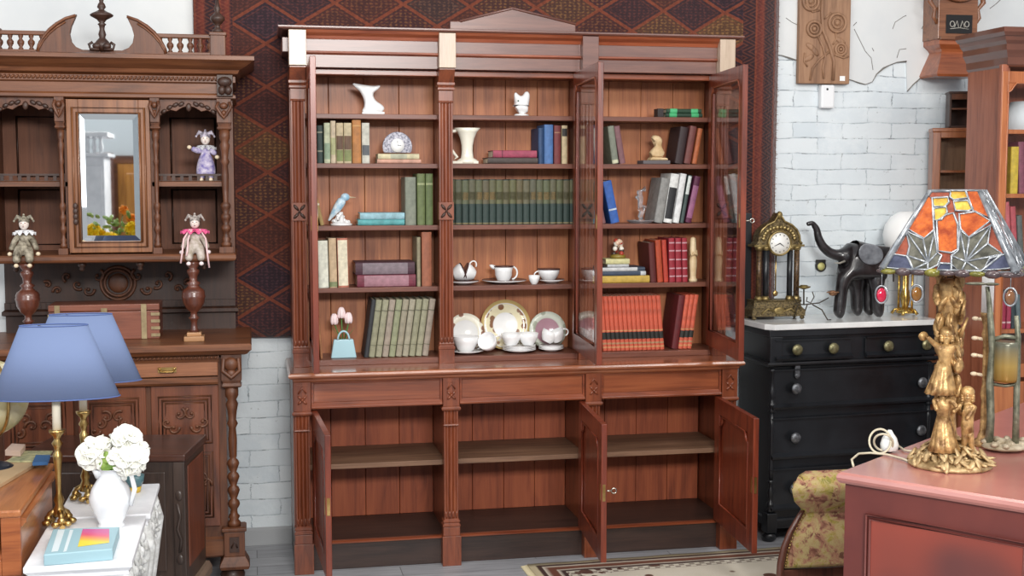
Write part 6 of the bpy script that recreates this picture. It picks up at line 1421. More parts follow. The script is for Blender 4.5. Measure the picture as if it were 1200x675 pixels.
# ------------------------------------------------------------------ glazed cabinet behind, with a small dark box on top
CW = wood('cabinet_wood', (120, 66, 38), (158, 96, 60), (172, 112, 72), 'z', rough=.35, coat=.3)
v0 = PY(1092.5, 200, 5.90); z1 = PY(1100, 150, 5.90).z; VA = radians(-20); w_ = .46; d_ = .12
gcab = thing('display_cabinet', 'shallow glazed wooden cabinet standing against the wall right of the black chest', 'cabinet', (v0.x, 5.90, 0), VA, local=True)
for x in (0, w_-.018): MB().box(x, x+.018, .015, d_, .09, z1-.02).build('side_panel', CW, gcab)
MB().box(.018, w_-.018, d_-.01, d_, .09, z1-.02).build('back_panel', wood('cabinet_back', (110, 84, 62), (138, 108, 82), None, 'z', rough=.6, coat=0), gcab)
MB().box(-.004, w_+.006, -.004, d_, z1-.02, z1).build('top', CW, gcab, bevel=.004); MB().box(0, w_, .01, d_, 0, .09).build('plinth', CW, gcab)
for z in (.9, 1.25, PY(1118, 201, 5.93).z-.006): MB().box(.018, w_-.018, .02, d_-.01, z, z+.012).build('shelf', CW, gcab)
dr = MB().box(0, .038, -.004, .015, .09, z1-.02).box(w_-.038, w_, -.004, .015, .09, z1-.02).box(.038, w_-.038, -.004, .015, z1-.05, z1-.02).box(.038, w_-.038, -.004, .015, .09, .86).build('glazed_door', CW, gcab, bevel=.003)
MB().box(.036, w_-.036, .004, .007, .85, z1-.048).build('glass_pane', CLEAR, dr)
VM = Matrix.Translation((v0.x, 5.90, 0)) @ Matrix.Rotation(VA, 4, 'Z')
bz = z1+.0005; zt_ = ZZ(107, 5.86, 1125); bx0 = .075; bx1 = .36
pp = VM @ Vector(((bx0+bx1)/2, .06, bz))
db = thing('small_cupboard', 'small dark wooden cupboard standing on top of the glazed cabinet', 'cupboard', tuple(VM @ Vector((0, 0, bz))), VA, local=True)
h_ = zt_-bz
MB().box(bx0, bx0+.010, 0, .11, 0, h_).box(bx1-.010, bx1, 0, .11, 0, h_).box(bx0, bx1, .1, .11, 0, h_).box(bx0, bx1, 0, .11, 0, .010).box(bx0-.004, bx1+.004, -.004, .112, h_-.012, h_).build('carcass', WD, db, bevel=.002)
MB().box(bx0+.010, bx1-.010, .005, .1, h_*.5, h_*.5+.008).build('shelf', WV, db); MB().box(bx0+.010, bx1-.010, 0, .004, h_-.04, h_-.012).build('rail', WV, db)
# ------------------------------------------------------------------ right-hand bookcase
RX, RYF, RYB = 3.235, 5.08, 5.40
rb = thing('glazed_bookcase', 'tall reddish bookcase with a glazed door cut by the right picture edge', 'bookcase', (RX+.45, 5.24, 0))
RWD = wood('bookcase_side_wood', (116, 62, 42), (154, 90, 64), (166, 102, 74), 'z', rough=.4, coat=.25)
RWF = wood('bookcase_front_wood', (132, 70, 38), (172, 102, 60), (186, 118, 72), 'z', rough=.35, coat=.4)
zc0, zc1 = 2.225, PY(1168, 31, RYF-.06).z
MB().box(RX, RX+.022, RYF+.02, RYB, .08, zc0+.02).build('side_panel', RWD, rb); MB().box(RX+.878, RX+.9, RYF+.02, RYB, .08, zc0+.02).build('side_panel', RWD, rb)
MB().box(RX+.022, RX+.878, RYB-.015, RYB, .08, zc0).build('back_panel', RWD, rb)
MB().box(RX-.01, RX+.91, RYF-.01, RYB+.01, 0, .08).build('plinth', RWD, rb, bevel=.004)
MB().mould([(0, zc0-.01), (.01, zc0), (.012, zc0+.03), (.02, zc0+.045), (.03, zc0+.06), (.03, zc0+.085), (.044, zc0+.10), (.05, zc0+.12), (.056, zc1-.035), (.07, zc1-.02), (.07, zc1)], RX, RX+.9, RYF, RYB).build('cornice', mottle('dark_cornice_wood', (92, 54, 40), (112, 66, 50), 3, .3, 0, 0, Coat_Weight=.5), rb)
rsh = [PY(1190, y, RYF+.05).z for y in (152, 227, 385)]+[PY(1190, 305, RYF+.05).z]
for z in rsh: MB().box(RX+.022, RX+.878, RYF+.03, RYB-.015, z-.018, z).build('shelf', RWF, rb)
xs0 = PY(1170, 200, RYF).x
MB().box(RX, xs0, RYF-.004, RYF+.02, .08, zc0).build('corner_stile', RWD, rb, bevel=.003)
xd0 = xs0+.002; xd1 = RX+.9-.03; s_ = .052
zd1 = zc0-.03; zd0 = .85
d = MB().box(xd0, xd0+s_*.55, RYF-.008, RYF+.014, zd0, zd1).box(xd1-s_, xd1, RYF-.008, RYF+.014, zd0, zd1).box(xd0+s_*.55, xd1-s_, RYF-.008, RYF+.014, zd1-.05, zd1).box(xd0+s_*.55, xd1-s_, RYF-.008, RYF+.014, zd0, zd0+.06)
q0 = xd0+s_*.55; c_ = .04; zz1 = zd1-.05
d.prism([(q0, zz1-c_), (q0+.014, zz1-c_+.006), (q0+.026, zz1-.016), (q0+c_, zz1), (q0, zz1)], RYF-.006, RYF+.012)
d = d.build('glazed_door', RWF, rb, bevel=.002)
MB().box(q0-.005, xd1-s_+.005, RYF+.002, RYF+.005, zd0+.055, zz1+.005).build('glass_pane', CLEAR, d)
MB().tube([(q0, RYF-.008, zd0+.06), (q0, RYF-.008, zz1-c_), (q0+.014, RYF-.008, zz1-c_+.006), (q0+.026, RYF-.008, zz1-.016), (q0+c_, RYF-.008, zz1), (xd1-s_, RYF-.008, zz1)], .004, 6).build('glazing_bead', RWF, d)
MB().box(xd0, xd1, RYF-.006, RYF+.014, .1, .83).build('lower_door', RWF, rb, bevel=.004)
gR = 'books in the right-hand glazed bookcase'
def rbk(a, b_, yt, z, col, label, lean=0, bands=()):
    standing(a, b_, yt, z+.0005, col, label, gR, lean=lean, yf=RYF+.05, bands=bands, d=.15)
standing(1181.5, 1190.5, 172, rsh[1]+.0005, (216, 186, 58), 'bright yellow book in the right-hand glazed bookcase', gR, yf=RYF+.05, h=PY(1186, 172, RYF+.05).z-rsh[1], d=.15)
standing(1192, 1199, 164, rsh[1]+.0005, (136, 74, 92), 'mauve book beside the bright yellow one behind glass', gR, yf=RYF+.05, h=PY(1196, 166, RYF+.05).z-rsh[1], d=.15, lean=-3)
x = XX(1200.5, RYF+.05); 
for k, (cc, nm) in enumerate([((96, 110, 112), 'grey-teal'), ((120, 60, 70), 'dull rose')]): standing(0, 0, 0, rsh[1]+.0005, cc, '%s book right of the mauve one behind glass' % nm, gR, yf=RYF+.05, xb=x+.032*k, w=.028, h=.2, d=.15)
for k, (cc, hh, nm) in enumerate([((206, 104, 110), .26, 'pink'), ((190, 84, 92), .24, 'rose red'), ((96, 104, 100), .2, 'grey-green')]):
    standing(0, 0, 0, rsh[3]+.0005, cc, '%s book on the third shelf of the right-hand glazed bookcase' % nm, gR, yf=RYF+.05, xb=XX(1180, RYF+.05)+.03*k, w=.027, h=hh, d=.15, lean=-5)
for k, (cc, hh, nm) in enumerate([((170, 44, 76), .2, 'crimson leftmost'), ((176, 50, 82), .2, 'crimson second'), ((48, 66, 72), .21, 'dark slate'), ((96, 116, 120), .19, 'blue-grey')]):
    standing(0, 0, 0, rsh[2]+.0005, cc, '%s book on the lowest visible shelf of the right-hand glazed bookcase' % nm, gR, yf=RYF+.05, xb=XX(1176, RYF+.05)+.026*k, w=.022, h=hh*.8, d=.15, lean=0 if k < 2 else -4, bands=[(.15, .2, (226, 190, 190), 0)] if k < 2 else ())
m_ = MB(); zz_ = rsh[0]+.0005; xx0 = XX(1183, RYF+.1, 130); m_.lathe([(.13, zz_), (.06, zz_+.13), (.056, zz_+.13), (.124, zz_)], (xx0+.12, RYF+.17, 0), 28)
solo('white_lampshade', m_, base('white_pleated_cloth', (214, 222, 226), .7), 'white lampshade standing on the top shelf of the right-hand glazed bookcase', 'lampshade')
# ------------------------------------------------------------------ pink desk in front
DZ = .88; dq = PZ(981, 553, DZ); DA = atan2(-.788, .616)
pd = thing('painted_desk', 'large pink-red painted desk in the right foreground carrying the gilded lamp', 'desk', (dq.x, dq.y, 0), DA, local=True)
DM = Matrix.Translation((dq.x, dq.y, 0)) @ Matrix.Rotation(DA, 4, 'Z')
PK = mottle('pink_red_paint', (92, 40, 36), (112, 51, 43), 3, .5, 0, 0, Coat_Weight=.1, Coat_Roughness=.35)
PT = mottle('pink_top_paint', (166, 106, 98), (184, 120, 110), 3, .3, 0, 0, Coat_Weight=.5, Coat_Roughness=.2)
PKP = base('worn_red_panel', (160, 80, 66), .5, 0, Coat_Weight=.2); t = NT(PKP)
nz = t.noise(t.map((1.6, 1, 1.6), loc=(.3, 0, .2)), 1.7, 1, .5)
t.col(t.ramp(nz, [(.3, (76, 44, 44)), (.42, (98, 50, 46)), (.52, (130, 58, 46)), (.66, (150, 64, 48))]))
wf, dp = .62, 1.93
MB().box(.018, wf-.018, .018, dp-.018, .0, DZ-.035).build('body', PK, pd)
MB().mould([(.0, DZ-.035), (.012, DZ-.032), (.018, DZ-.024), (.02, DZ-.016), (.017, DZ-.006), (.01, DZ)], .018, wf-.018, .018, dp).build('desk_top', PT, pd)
MB().box(.095, wf-.08, .010, .018, .12, DZ-.125).build('front_panel', PKP, pd)
m_ = MB()
for e in (0, .012): m_.tube([(.088+e, .014-.004, .11+e), (wf-.074-e, .010, .11+e), (wf-.074-e, .010, DZ-.112-e), (.088+e, .010, DZ-.112-e)], .005, 6, True)
m_.build('panel_moulding', PK, pd)
# ------------------------------------------------------------------ stained-glass lamp on the gilded figure group
lb = PZ(1113, 545, DZ); LX, LY = lb.x, lb.y
vd = Vector((LX, LY, 0)).normalized(); D_ = Vector((LX, LY, 0)).length
sg = thing('stained_glass_lamp', 'table lamp with an orange stained-glass butterfly shade on a gilded figure group', 'lamp', (LX, LY, DZ+.0005))
def LP(px, py, dy=0):   # pixel on the upright plane through the lamp's axis, facing the viewer
    d_ = ray(px, py); n = vd; t_ = (Vector((LX, LY, 0))+n*dy).dot(n)/d_.dot(n); return Vector((0, 0, CAMH))+d_*t_
zt_, zb_ = LP(1112, 224).z, LP(1112, 313).z
kpx = (Vector((LX, LY, CAMH-.3)).length)/FPX
k1 = (LP(1141, 224)-LP(1084, 224)).length/2*1.0; k0 = (LP(1187, 313)-LP(1024, 313)).length/2*.93
side = vd.cross(Vector((0, 0, 1))); side = Vector((side.x, side.y, 0)).normalized()
ang = radians(-7)
sc_ = LP(1110, 313); cxs = Vector((LX, LY, 0))
fx_ = Matrix.Rotation(atan2(side.y, side.x)+ang, 3, 'Z')
def SC(u, v, f=0, out=0):
    # facet f, u in -1..1 across, v 0 (bottom) .. 1 (top)
    h_ = k0+(k1-k0)*v; p = Vector((u*h_, -h_*.98-out, 0)); p = Matrix.Rotation(f*pi/2, 3, 'Z') @ p
    p = fx_ @ p
    return Vector((cxs.x+p.x, cxs.y+p.y, zb_+(zt_-zb_)*v+out*.5))
gl_m = {}
def gmat(n, c1, c2, tr=.0):
    m_ = mottle('stained_'+n, c1, c2, 26, .22, 0, .25, Coat_Weight=.5); 
    m_.node_tree.nodes['Principled BSDF'].inputs['Transmission Weight'].default_value = tr
    return m_
ORM = gmat('orange', (140, 54, 20), (202, 104, 42)); RDM = gmat('rust', (120, 56, 40), (160, 84, 60)); YLM = gmat('yellow', (170, 120, 30), (214, 190, 84)); WBM = gmat('web_grey', (56, 55, 47), (112, 110, 98)); BLM = gmat('slate_blue', (42, 46, 66), (74, 78, 100))
LEAD = mottle('lead', (120, 124, 130), (176, 180, 184), 40, .3, .6)
# crop coordinates of the front facet -> (u,v)
def cv(x, y):
    TL, TR, BL, BR = (318, 62), (572, 52), (12, 482), (800, 452)
    v = min(1, max(0, ((482-15*(x/800.))-y)/410.))
    xl_ = BL[0]+(TL[0]-BL[0])*v; xr_ = BR[0]+(TR[0]-BR[0])*v
    u = (x-xl_)/(xr_-xl_)*2-1
    return max(-1, min(1, u)), v
pieces = [(RDM, [(318, 62), (572, 52), (800, 452), (12, 482)]),
 (ORM, [(300, 90), (326, 110), (330, 270), (270, 318), (178, 272)]), (ORM, [(345, 225), (400, 190), (440, 180), (465, 240), (468, 365), (430, 385), (350, 378)]), (ORM, [(472, 185), (560, 170), (645, 215), (530, 302), (478, 262)]), (ORM, [(505, 56), (570, 54), (640, 200), (545, 165), (520, 110)]),
 (YLM, [(325, 105), (410, 98), (415, 125), (390, 150), (330, 150)]), (YLM, [(330, 160), (400, 150), (405, 180), (370, 218), (330, 222)]), (YLM, [(425, 60), (500, 60), (515, 100), (440, 112), (420, 98)]), (YLM, [(440, 120), (515, 112), (545, 155), (520, 168), (450, 168)]),
 (WBM, [(165, 280), (265, 322), (332, 275), (348, 388), (372, 400), (350, 450), (292, 492), (205, 498), (170, 410), (185, 360)]), (WBM, [(478, 268), (530, 305), (650, 235), (635, 330), (722, 380), (600, 470), (490, 492), (430, 470), (430, 400), (468, 372)]),
 (BLM, [(28, 478), (80, 405), (168, 412), (200, 482)]), (BLM, [(610, 468), (650, 405), (735, 380), (790, 445)]), (BLM, [(365, 440), (428, 440), (470, 480), (345, 482)])]
leadlines = [p for _, p in pieces[1:]]
webs = [((292, 440), [(165, 280), (265, 322), (332, 275), (348, 388), (172, 410), (205, 498), (292, 492)]), ((515, 425), [(478, 268), (530, 305), (650, 235), (635, 330), (722, 380), (600, 470), (490, 492), (430, 400)])]
frame_o = MB()
for f in range(4):
    fm = {}
    for i, (m_, poly) in enumerate(pieces):
        b = fm.setdefault(m_.name, (MB(), m_))[0]; n = len(poly)
        pts = [SC(*cv(*p), f, .0 if i == 0 else .0025) for p in poly]
        b.add(pts, [tuple(range(n))])
    root_f = None
    for nm, (b, m_) in fm.items():
        o = b.build('glass_facet' if root_f is None else 'coloured_glass', m_, sg if root_f is None else root_f, solid=.002)
        root_f = root_f or o
    ld = MB()
    for poly in leadlines: ld.tube([SC(*cv(*p), f, .004) for p in poly], .0035, 5, True)
    for c_, ends in webs:
        for e in ends: ld.tube([SC(*cv(*c_), f, .004), SC(*cv(*e), f, .004)], .003, 5)
    ld.build('lead_lines', LEAD, root_f)
m_ = MB()
for f in range(4):
    m_.tube([SC(1, 0, f, .002), SC(1, 1, f, .002)], [.011, .007], 8)
    m_.tube([SC(-1, 1, f), SC(1, 1, f)], .005, 6).tube([SC(-1, 0, f), SC(1, 0, f)], .005, 6)
m_.build('lead_frame', LEAD, sg)
m_ = MB(); g_ = MB()
for f in range(4):
    for k in range(9):
        u = -1+2*(k+.5)/9; p = SC(u, 0, f, -.004); sc = .010+.004*(k % 2)
        (m_ if (k+f) % 3 else g_).ell((p.x, p.y, p.z-.004), (.025, .025, sc*.9), 10, 6)
m_.build('scalloped_edge', mottle('dark_glass_edge', (58, 50, 54), (96, 80, 80), 30, .2), sg); g_.build('green_glass_edge', mottle('green_glass_edge', (84, 84, 34), (140, 132, 56), 30, .2), sg)
m_ = MB()
for s in (-1, 1): m_.tube([(LX, LY, zt_-.012), SC(0, 1, 0 if s > 0 else 2)], .003, 5)
m_.tube([(LX, LY, zt_-.012), (LX, LY, LP(1104, 330).z)], .005, 8); m_.ell((LX, LY, zb_+.07), (.03, .03, .045)); m_.build('shade_carrier', BRASS, sg)
for (px, py, cc, nm, f_, u_) in ((1023, 340, (190, 20, 60), 'red', 0, -.99), (1170, 337, (120, 80, 50), 'brown', 0, .93), (1064, 343, (130, 84, 26), 'amber', 0, -.45)):
    tp = SC(u_, 0, f_); q = LP(px, py); 
    q = Vector((tp.x, tp.y, zb_-.075 if nm == 'red' else zb_-.068))
    dr = MB(); dr.tube([tp, q+Vector((0, 0, .028))], .0015, 5)
    pe = dr.build('pendant_wire', LEAD, sg)
    MB().ell(tuple(q), (.015, .009, .021), 14, 8).build('glass_drop', base('drop_'+nm, cc, .1, 0, Coat_Weight=.8), pe)
    n_ = vd; ring = []
    for i in range(20):
        a = 2*pi*i/20; ring.append(q+side*(.017*cos(a))+Vector((0, 0, .025*sin(a)+.002)))
    MB().tube(ring, .003, 5, True).build('drop_frame', LEAD, pe)
# gilded group
def LV(px, py, r, dy=0): v = LP(px, py, dy); return (v.x, v.y, v.z, r*kpx)
m_ = MB(); random.seed(11)
zb0 = DZ+.0005
m_.lathe([(.118, 0), (.122, .006), (.115, .014), (.08, .024), (.04, .03)], (LX, LY, zb0), 28)
for k in range(150):
    a = random.uniform(0, 2*pi); r_ = random.uniform(.03, .118); c = Vector((LX+r_*cos(a), LY+r_*sin(a), zb0+.014+(.125-r_)*random.uniform(.1, .8)))
    R_ = Matrix.Rotation(a+random.uniform(-.9, .9), 3, 'Z') @ Matrix.Rotation(random.uniform(-.2, 1.2), 3, 'Y')
    m_.ell(c, (.024, .009, .005), 8, 5, R_)
m_.build('rocky_leafy_base', mottle('pale_gilt', (140, 112, 74), (218, 190, 142), 30, .45, .4, .4), sg)
skin('tree_trunk', [LV(1110, 548, 12), LV(1111, 520, 11), LV(1110, 490, 9), LV(1112, 455, 9), LV(1112, 420, 10), LV(1113, 390, 9), LV(1112, 360, 9), LV(1112, 338, 11), LV(1112, 325, 12)], ch(0, 1, 2, 3, 4, 5, 6, 7, 8), GILT, sg)
m_ = MB()
for k in range(110):
    z = random.uniform(318, 480); a = random.uniform(0, 2*pi); c = LP(1112, z); rr = .029+.006*random.random()
    m_.ell((c.x+rr*cos(a), c.y+rr*sin(a), c.z), (.013, .007, .024), 7, 5, Matrix.Rotation(a, 3, 'Z') @ Matrix.Rotation(random.uniform(-.7, .7), 3, 'X'))
for a, b_ in (((1126, 375), (1131, 352)), ((1125, 395), (1134, 372))): m_.tube([LP(*a, -.02), LP(*b_, -.02)], [.006, .004], 6)
m_.build('bark_leaves', GILT, sg)
def figurine(name, hx, hy, feet, skirt=True, lean=0, dy=-.05, arms=(), scale=1., seated=False):
    # hx,hy = head pixel ; feet = y pixel of the feet
    Hh = (feet-hy); k = kpx
    sp = LP(hx, hy, dy); ft = LP(hx+lean, feet, dy)
    hip = LP(hx+lean*.5, hy+Hh*.5, dy); ne = LP(hx+lean*.15, hy+Hh*.15, dy); ch_ = LP(hx+lean*.25, hy+Hh*.26, dy)
    vs = [(hip.x, hip.y, hip.z, .017*scale), (ch_.x, ch_.y, ch_.z, .019*scale), (ne.x, ne.y, ne.z, .008*scale), (sp.x, sp.y, sp.z, .0155*scale)]
    ed = [(0, 1), (1, 2), (2, 3)]
    for s in (-1, 1):
        f0 = ft+side*s*.012; kn = (hip+f0)/2+side*s*.002-vd*.004
        vs += [(kn.x, kn.y, kn.z, .010*scale), (f0.x, f0.y, f0.z, .007*scale), (f0.x-vd.x*.014, f0.y-vd.y*.014, f0.z-.002, .006*scale)]; n = len(vs); ed += [(0, n-3), (n-3, n-2), (n-2, n-1)]
    for (e, h) in arms:
        a, b_ = LP(*e, dy-.012), LP(*h, dy-.03); vs += [(a.x, a.y, a.z, .008*scale), (b_.x, b_.y, b_.z, .006*scale)]; n = len(vs); ed += [(1, n-2), (n-2, n-1)]
    o = skin(name, vs, ed, GILT, sg)
    h = MB(); h.ell(sp+Vector((0, 0, .006))+vd*.004, (.019*scale, .019*scale, .017*scale), 12, 8)
    for s in (-1, 1):
        for j in range(3): h.ell(sp+side*s*.014-Vector((0, 0, .004+.007*j)), .007, 8, 5)
    h.build('hair', GILT, o)
    fc = MB(); fp = sp-vd*.016*scale
    fc.ell(fp-vd*.001, (.003, .003, .004), 6, 4); fc.ell(fp+side*.006+Vector((0, 0, .004)), .002, 6, 4).ell(fp-side*.006+Vector((0, 0, .004)), .002, 6, 4).ell(fp-Vector((0, 0, .008)), (.004, .003, .0015), 6, 4); fc.build('face_relief', MATS['pale_gilt'], o)
    if skirt:
        s_ = MB(); top = hip+Vector((0, 0, .02)); bot = ft+Vector((0, 0, Hh*k*.10)); N = 48
        vs = []
        for j in range(6):
            tt = j/5; c = top.lerp(bot, tt); r0 = .017+.026*tt
            for i in range(N): q = 2*pi*i/N; r_ = r0*(1+.09*tt*cos(12*q)); vs.append((c.x+r_*cos(q), c.y+r_*.85*sin(q), c.z))
        s_.add(vs, [(j*N+i, j*N+(i+1) % N, (j+1)*N+(i+1) % N, (j+1)*N+i) for j in range(5) for i in range(N)], True); s_.build('pleated_skirt', GILT, o, solid=.003)
    return o
figurine('upper_child_figure', 1110, 392, 470, True, -8, -.045, [((1096, 404), (1086, 394)), ((1122, 404), (1126, 420))], 1.05)
figurine('lower_girl_figure', 1104, 452, 538, True, 2, -.055, [((1094, 468), (1098, 482)), ((1114, 468), (1122, 478))], 1.0)
figurine('side_boy_figure', 1134, 462, 530, False, 0, -.035, [((1124, 476), (1116, 484)), ((1142, 478), (1132, 492))], 1.05)
MB().ell(LP(1082, 394, -.055), (.016, .006, .014), 10, 6).ell(LP(1124, 430, -.07), (.012, .006, .02), 10, 6).build('shell_and_leaf', GILT, sg)
# cord and plug
cdm = base('beige_cord', (206, 196, 172), .5); root = thing('lamp_cord', 'coiled beige cord with a white plug on the pink desk beside the gilded lamp', 'cord', tuple(PZ(1030, 530, DZ+.001)))
cc = PZ(1030, 530, DZ)
def CP(px, py, h=.006): v = PZ(px, py, DZ); return Vector((v.x, v.y, DZ+h))
up = Vector((0, 0, 1))
m_ = MB()
for k, (ox_, rr) in enumerate(((0, .034), (.012, .030))):
    c = CP(1031+4*k, 532, .006)+Vector((0, 0, rr)); m_.tube([c+side*(rr*.95*cos(q))+vd*(.02*sin(q)*(-1)**k)+up*(rr*sin(q)) for q in [2*pi*i/24 for i in range(24)]], .0035, 6, True)
m_.tube([CP(1000, 546, .0), CP(998, 541), CP(1006, 534), CP(1020, 533), CP(1040, 535), CP(1058, 540), CP(1070, 545)], .0035, 6)
m_.tube([CP(1052, 524), CP(1060, 530), CP(1075, 532), CP(1085, 530)], .0035, 6)
m_.build('cable', cdm, root)
c = CP(1042, 530, .026); MB().lathe([(.008, -.024), (.026, -.018), (.028, .0), (.022, .02), (.012, .034), (.006, .044)], tuple(c), 16).build('plug', base('white_plug', (238, 240, 238), .3), root)
# ------------------------------------------------------------------ gilt candlestick and lantern stand on the desk
def DP(px, py, dep):   # point at given horizontal distance
    d_ = ray(px, py); t_ = dep/d_.dot(vd); return Vector((0, 0, CAMH))+d_*t_
q = PZ(1152, 522, DZ); dep = Vector((q.x, q.y, 0)).dot(vd)
cs = thing('gilt_candlestick', 'tall thin gilt candlestick with a white candle behind the gilded lamp', 'candlestick', (q.x, q.y, DZ+.0005))
def dv(px, py, r): v = DP(px, py, dep); return (v.x, v.y, v.z, r)
z_ = lambda py: DP(1152, py, dep).z
m_ = MB().lathe([(.04, DZ+.0005), (.038, DZ+.014), (.02, DZ+.024), (.012, DZ+.05), (.010, z_(470)), (.014, z_(462)), (.009, z_(450)), (.010, z_(400)), (.015, z_(392)), (.01, z_(384)), (.018, z_(372)), (.02, z_(366))], (q.x, q.y, 0), 18); m_.build('stem', GILT, cs)
m_ = MB()
for py, s in ((375, -1), (398, -1), (418, -1), (440, -1)):
    p = Vector((q.x, q.y, z_(py))); m_.tube([p, p+side*s*.03+up*.004], [.006, .005], 6); m_.ell(p+side*s*.034+up*.004, (.012, .012, .007), 8, 5)
m_.build('bud_ornaments', base('cream_buds', (222, 202, 172), .4), cs)
MB().lathe([(.0185, z_(366)), (.0185, z_(318)), (.017, z_(317))], (q.x, q.y, 0), 18).build('candle', base('white_wax', (252, 252, 250), .45), cs)
q2_ = PZ(1178, 528, DZ); dep2 = Vector((q2_.x, q2_.y, 0)).dot(vd)
PM = mottle('patinated_metal', (96, 98, 82), (150, 150, 130), 30, .45, .5, .3)
ls = thing('lantern_stand', 'greenish metal twig frame holding an amber glass drum at the right picture edge', 'lantern', (q2_.x, q2_.y, DZ+.0005))
def SP(px, py, o=0): d_ = ray(px, py); t_ = (dep2+o)/d_.dot(vd); return Vector((0, 0, CAMH))+d_*t_
m_ = MB()
m_.tube([SP(1159, 520), SP(1161, 490), SP(1160, 450), SP(1163, 410), SP(1161, 380), SP(1159, 352), SP(1157, 336)], [.013, .012, .012, .011, .010, .008, .006], 9)
m_.build('left_post', PM, ls)
MB().tube([SP(1190, 520), SP(1191, 480), SP(1192, 430), SP(1193, 395), SP(1191, 370)], [.011, .010, .010, .009, .007], 9).build('right_post', PM, ls)
MB().tube([SP(1163, 398), SP(1178, 394), SP(1192, 396)], .007, 7).tube([SP(1163, 450), SP(1178, 452), SP(1192, 450)], .006, 7).build('crossbar', PM, ls)
m_ = MB(); c0_, c1_ = SP(1178, 447), SP(1178, 400); c0_.z, c1_.z = c0_.z, c1_.z
m_.lathe([(.034, c0_.z), (.036, c0_.z+.01), (.036, c1_.z-.01), (.034, c1_.z)], (c0_.x, c0_.y, 0), 24)
dm = base('amber_drum', (150, 130, 76), .3, .3); t = NT(dm); s_ = t.node('SeparateXYZ', {0: t.tc}); t.col(t.ramp(t.math('ADD', t.math('MULTIPLY', t.math('SUBTRACT', s_.outputs[2], c0_.z-DZ), 7.), 0.), [(.0, (150, 112, 50)), (.35, (176, 146, 80)), (.8, (112, 112, 96))]))
m_.build('glass_drum', dm, ls)
m_ = MB(); c = SP(1155, 334)
for a, L_ in ((pi, .06), (pi*.9, .05), (0.2, .04), (2.6, .04), (-.4, .03)): e = c+side*(L_*cos(a))+vd*(L_*.6*sin(a))+up*.006; m_.ell((c+e)/2, (L_*.55, .012, .005), 10, 5, Matrix.Rotation(atan2((e-c).y, (e-c).x), 3, 'Z'))
m_.build('leaf_drip_tray', PM, ls)
m_ = MB().ell((q2_.x, q2_.y, DZ+.014), (.075, .06, .014))
for k in range(40):
    a = random.uniform(0, 2*pi); r_ = random.uniform(.01, .07); m_.ell((q2_.x+r_*cos(a), q2_.y+r_*.8*sin(a), DZ+.02+random.uniform(0, .012)), (.018, .012, .009), 7, 5, Matrix.Rotation(a, 3, 'Z'))
m_.build('stone_base', mottle('stone_gilt', (140, 124, 98), (196, 182, 158), 24, .5, .1, .3), ls)
# ------------------------------------------------------------------ armchair
YA = 4.45
def ap(px, py, dy=0): v = PY(px, py, YA+dy); return Vector((v.x, YA+dy, v.z))
TAP = base('floral_tapestry', (190, 160, 90), .85); t = NT(TAP)
v1 = t.noise(t.map((1, 1, 1)), 16, 3, .6, 1.); v2 = t.noise(t.map((1, 1, 1), loc=(3, 5, 1)), 24, 4, .7, .6)
c = t.ramp(v1, [(.32, (110, 64, 52)), (.42, (164, 116, 92)), (.52, (176, 146, 104)), (.6, (158, 142, 66)), (.7, (122, 120, 58))]); c = t.mix(t.ramp(v2, [(.5, (0, 0, 0)), (.58, (255, 255, 255))]), c, (178, 158, 108)); t.col(t.mix(t.ramp(v2, [(.36, (255, 255, 255)), (.42, (0, 0, 0))]), c, (112, 74, 56)))
t.bump(t.noise(t.tc, 200, 2), .4, .004)
ac = thing('armchair', 'armchair with floral tapestry back and dark curved wooden frame beside the pink desk', 'armchair', (ap(985, 640).x, YA+.25, 0))
lp = [(930, 567), (928, 574), (931, 584), (938, 592), (944, 598)]
xr = ap(1040, 600).x
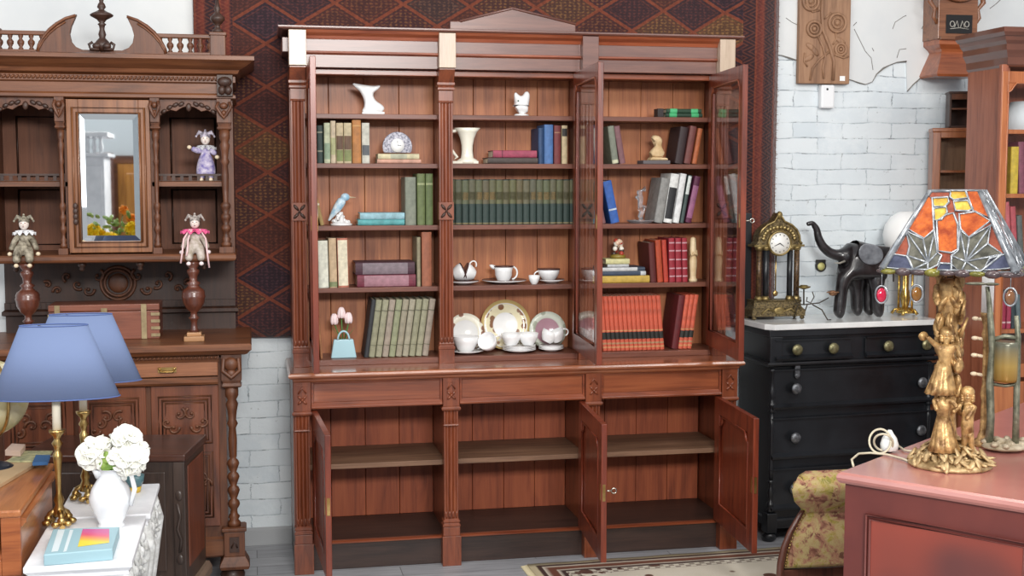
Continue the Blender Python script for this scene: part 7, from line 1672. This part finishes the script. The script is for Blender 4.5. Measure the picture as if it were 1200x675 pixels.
def back(a, b):   # a across, b up
    prof = [(915, 665, 0), (917, 650, .0), (922, 632, .0), (930, 614, .01), (939, 600, .015), (938, 592, -.005), (930, 584, -.03), (928, 573, -.045), (934, 562, -.03), (944, 556.5, .0), (952, 558, .04), (954, 570, .06)]
    t_ = b*(len(prof)-1); i = min(int(t_), len(prof)-2); f = t_-i; p = [prof[i][j]*(1-f)+prof[i+1][j]*f for j in range(3)]
    L_ = ap(p[0], p[1], p[2]); 
    R_x = xr+(xr-L_.x)*.0
    return Vector((L_.x+(R_x-L_.x)*a, L_.y-.03*sin(pi*a), L_.z+.006*sin(pi*a)))
MB().grid(back, 12, 44).build('upholstered_back', TAP, ac, solid=.03)
sc_r = ap(934, 572); sc2 = Vector((xr, sc_r.y, sc_r.z))
zr = ap(940, 572).z
MB().tube([Vector((ap(933, 575).x, YA+.0, zr-.004)), Vector((ap(945, 575).x, YA+.0, zr)), Vector((xr, YA+.0, zr))], [.03, .042, .042], 20).build('roll_cushion', TAP, ac)
CHW = wood('chair_frame_wood', (54, 32, 26), (92, 54, 42), (104, 64, 50), 'z', rough=.35, coat=.4)
zf = ap(915, 675).z
fr_ = MB().tube([ap(942, 596, -.005), ap(936, 606, -.012), ap(926, 624, -.018), ap(919, 642, -.02), ap(915, 660, -.02), ap(914, 672, -.02), Vector((ap(914, 672).x-.01, YA-.02, .2)), Vector((ap(914, 672).x-.03, YA-.04, .0))], [.008, .010, .012, .013, .014, .014, .014, .012], 8); fr_.build('left_frame', CHW, ac)
MB().tube([Vector((xr, YA-.02, ap(940, 598).z)), Vector((xr+.01, YA-.02, .3)), Vector((xr+.02, YA-.03, 0))], .013, 8).build('right_frame', CHW, ac)
zs_ = ap(915, 668).z
MB().box(ap(915, 668).x, xr, YA-.02, YA+.02, zs_-.035, zs_+.004).build('lower_rail', CHW, ac, bevel=.004)
MB().grid(lambda a, b: Vector((ap(918, 668).x+.26+.5*a, YA+.05+.43*b, zs_-.02+.04*sin(pi*a)**.5*sin(pi*min(1, b+.1))**.5)), 10, 10).build('seat', TAP, ac, solid=.06)
for x in (ap(918, 668).x+.28, ap(918, 668).x+.74): MB().tube([(x, YA+.46, zs_-.03), (x, YA+.48, .15), (x, YA+.47, 0)], [.018, .014, .016], 10).build('front_leg', CHW, ac)
m_ = MB(); 
for k in range(18):
    t_ = k/17; p = back(0, .02+.33*t_); m_.ell(p+Vector((.01, -.018, 0)), .005, 6, 4)
m_.build('nail_trim', BRASS, ac)
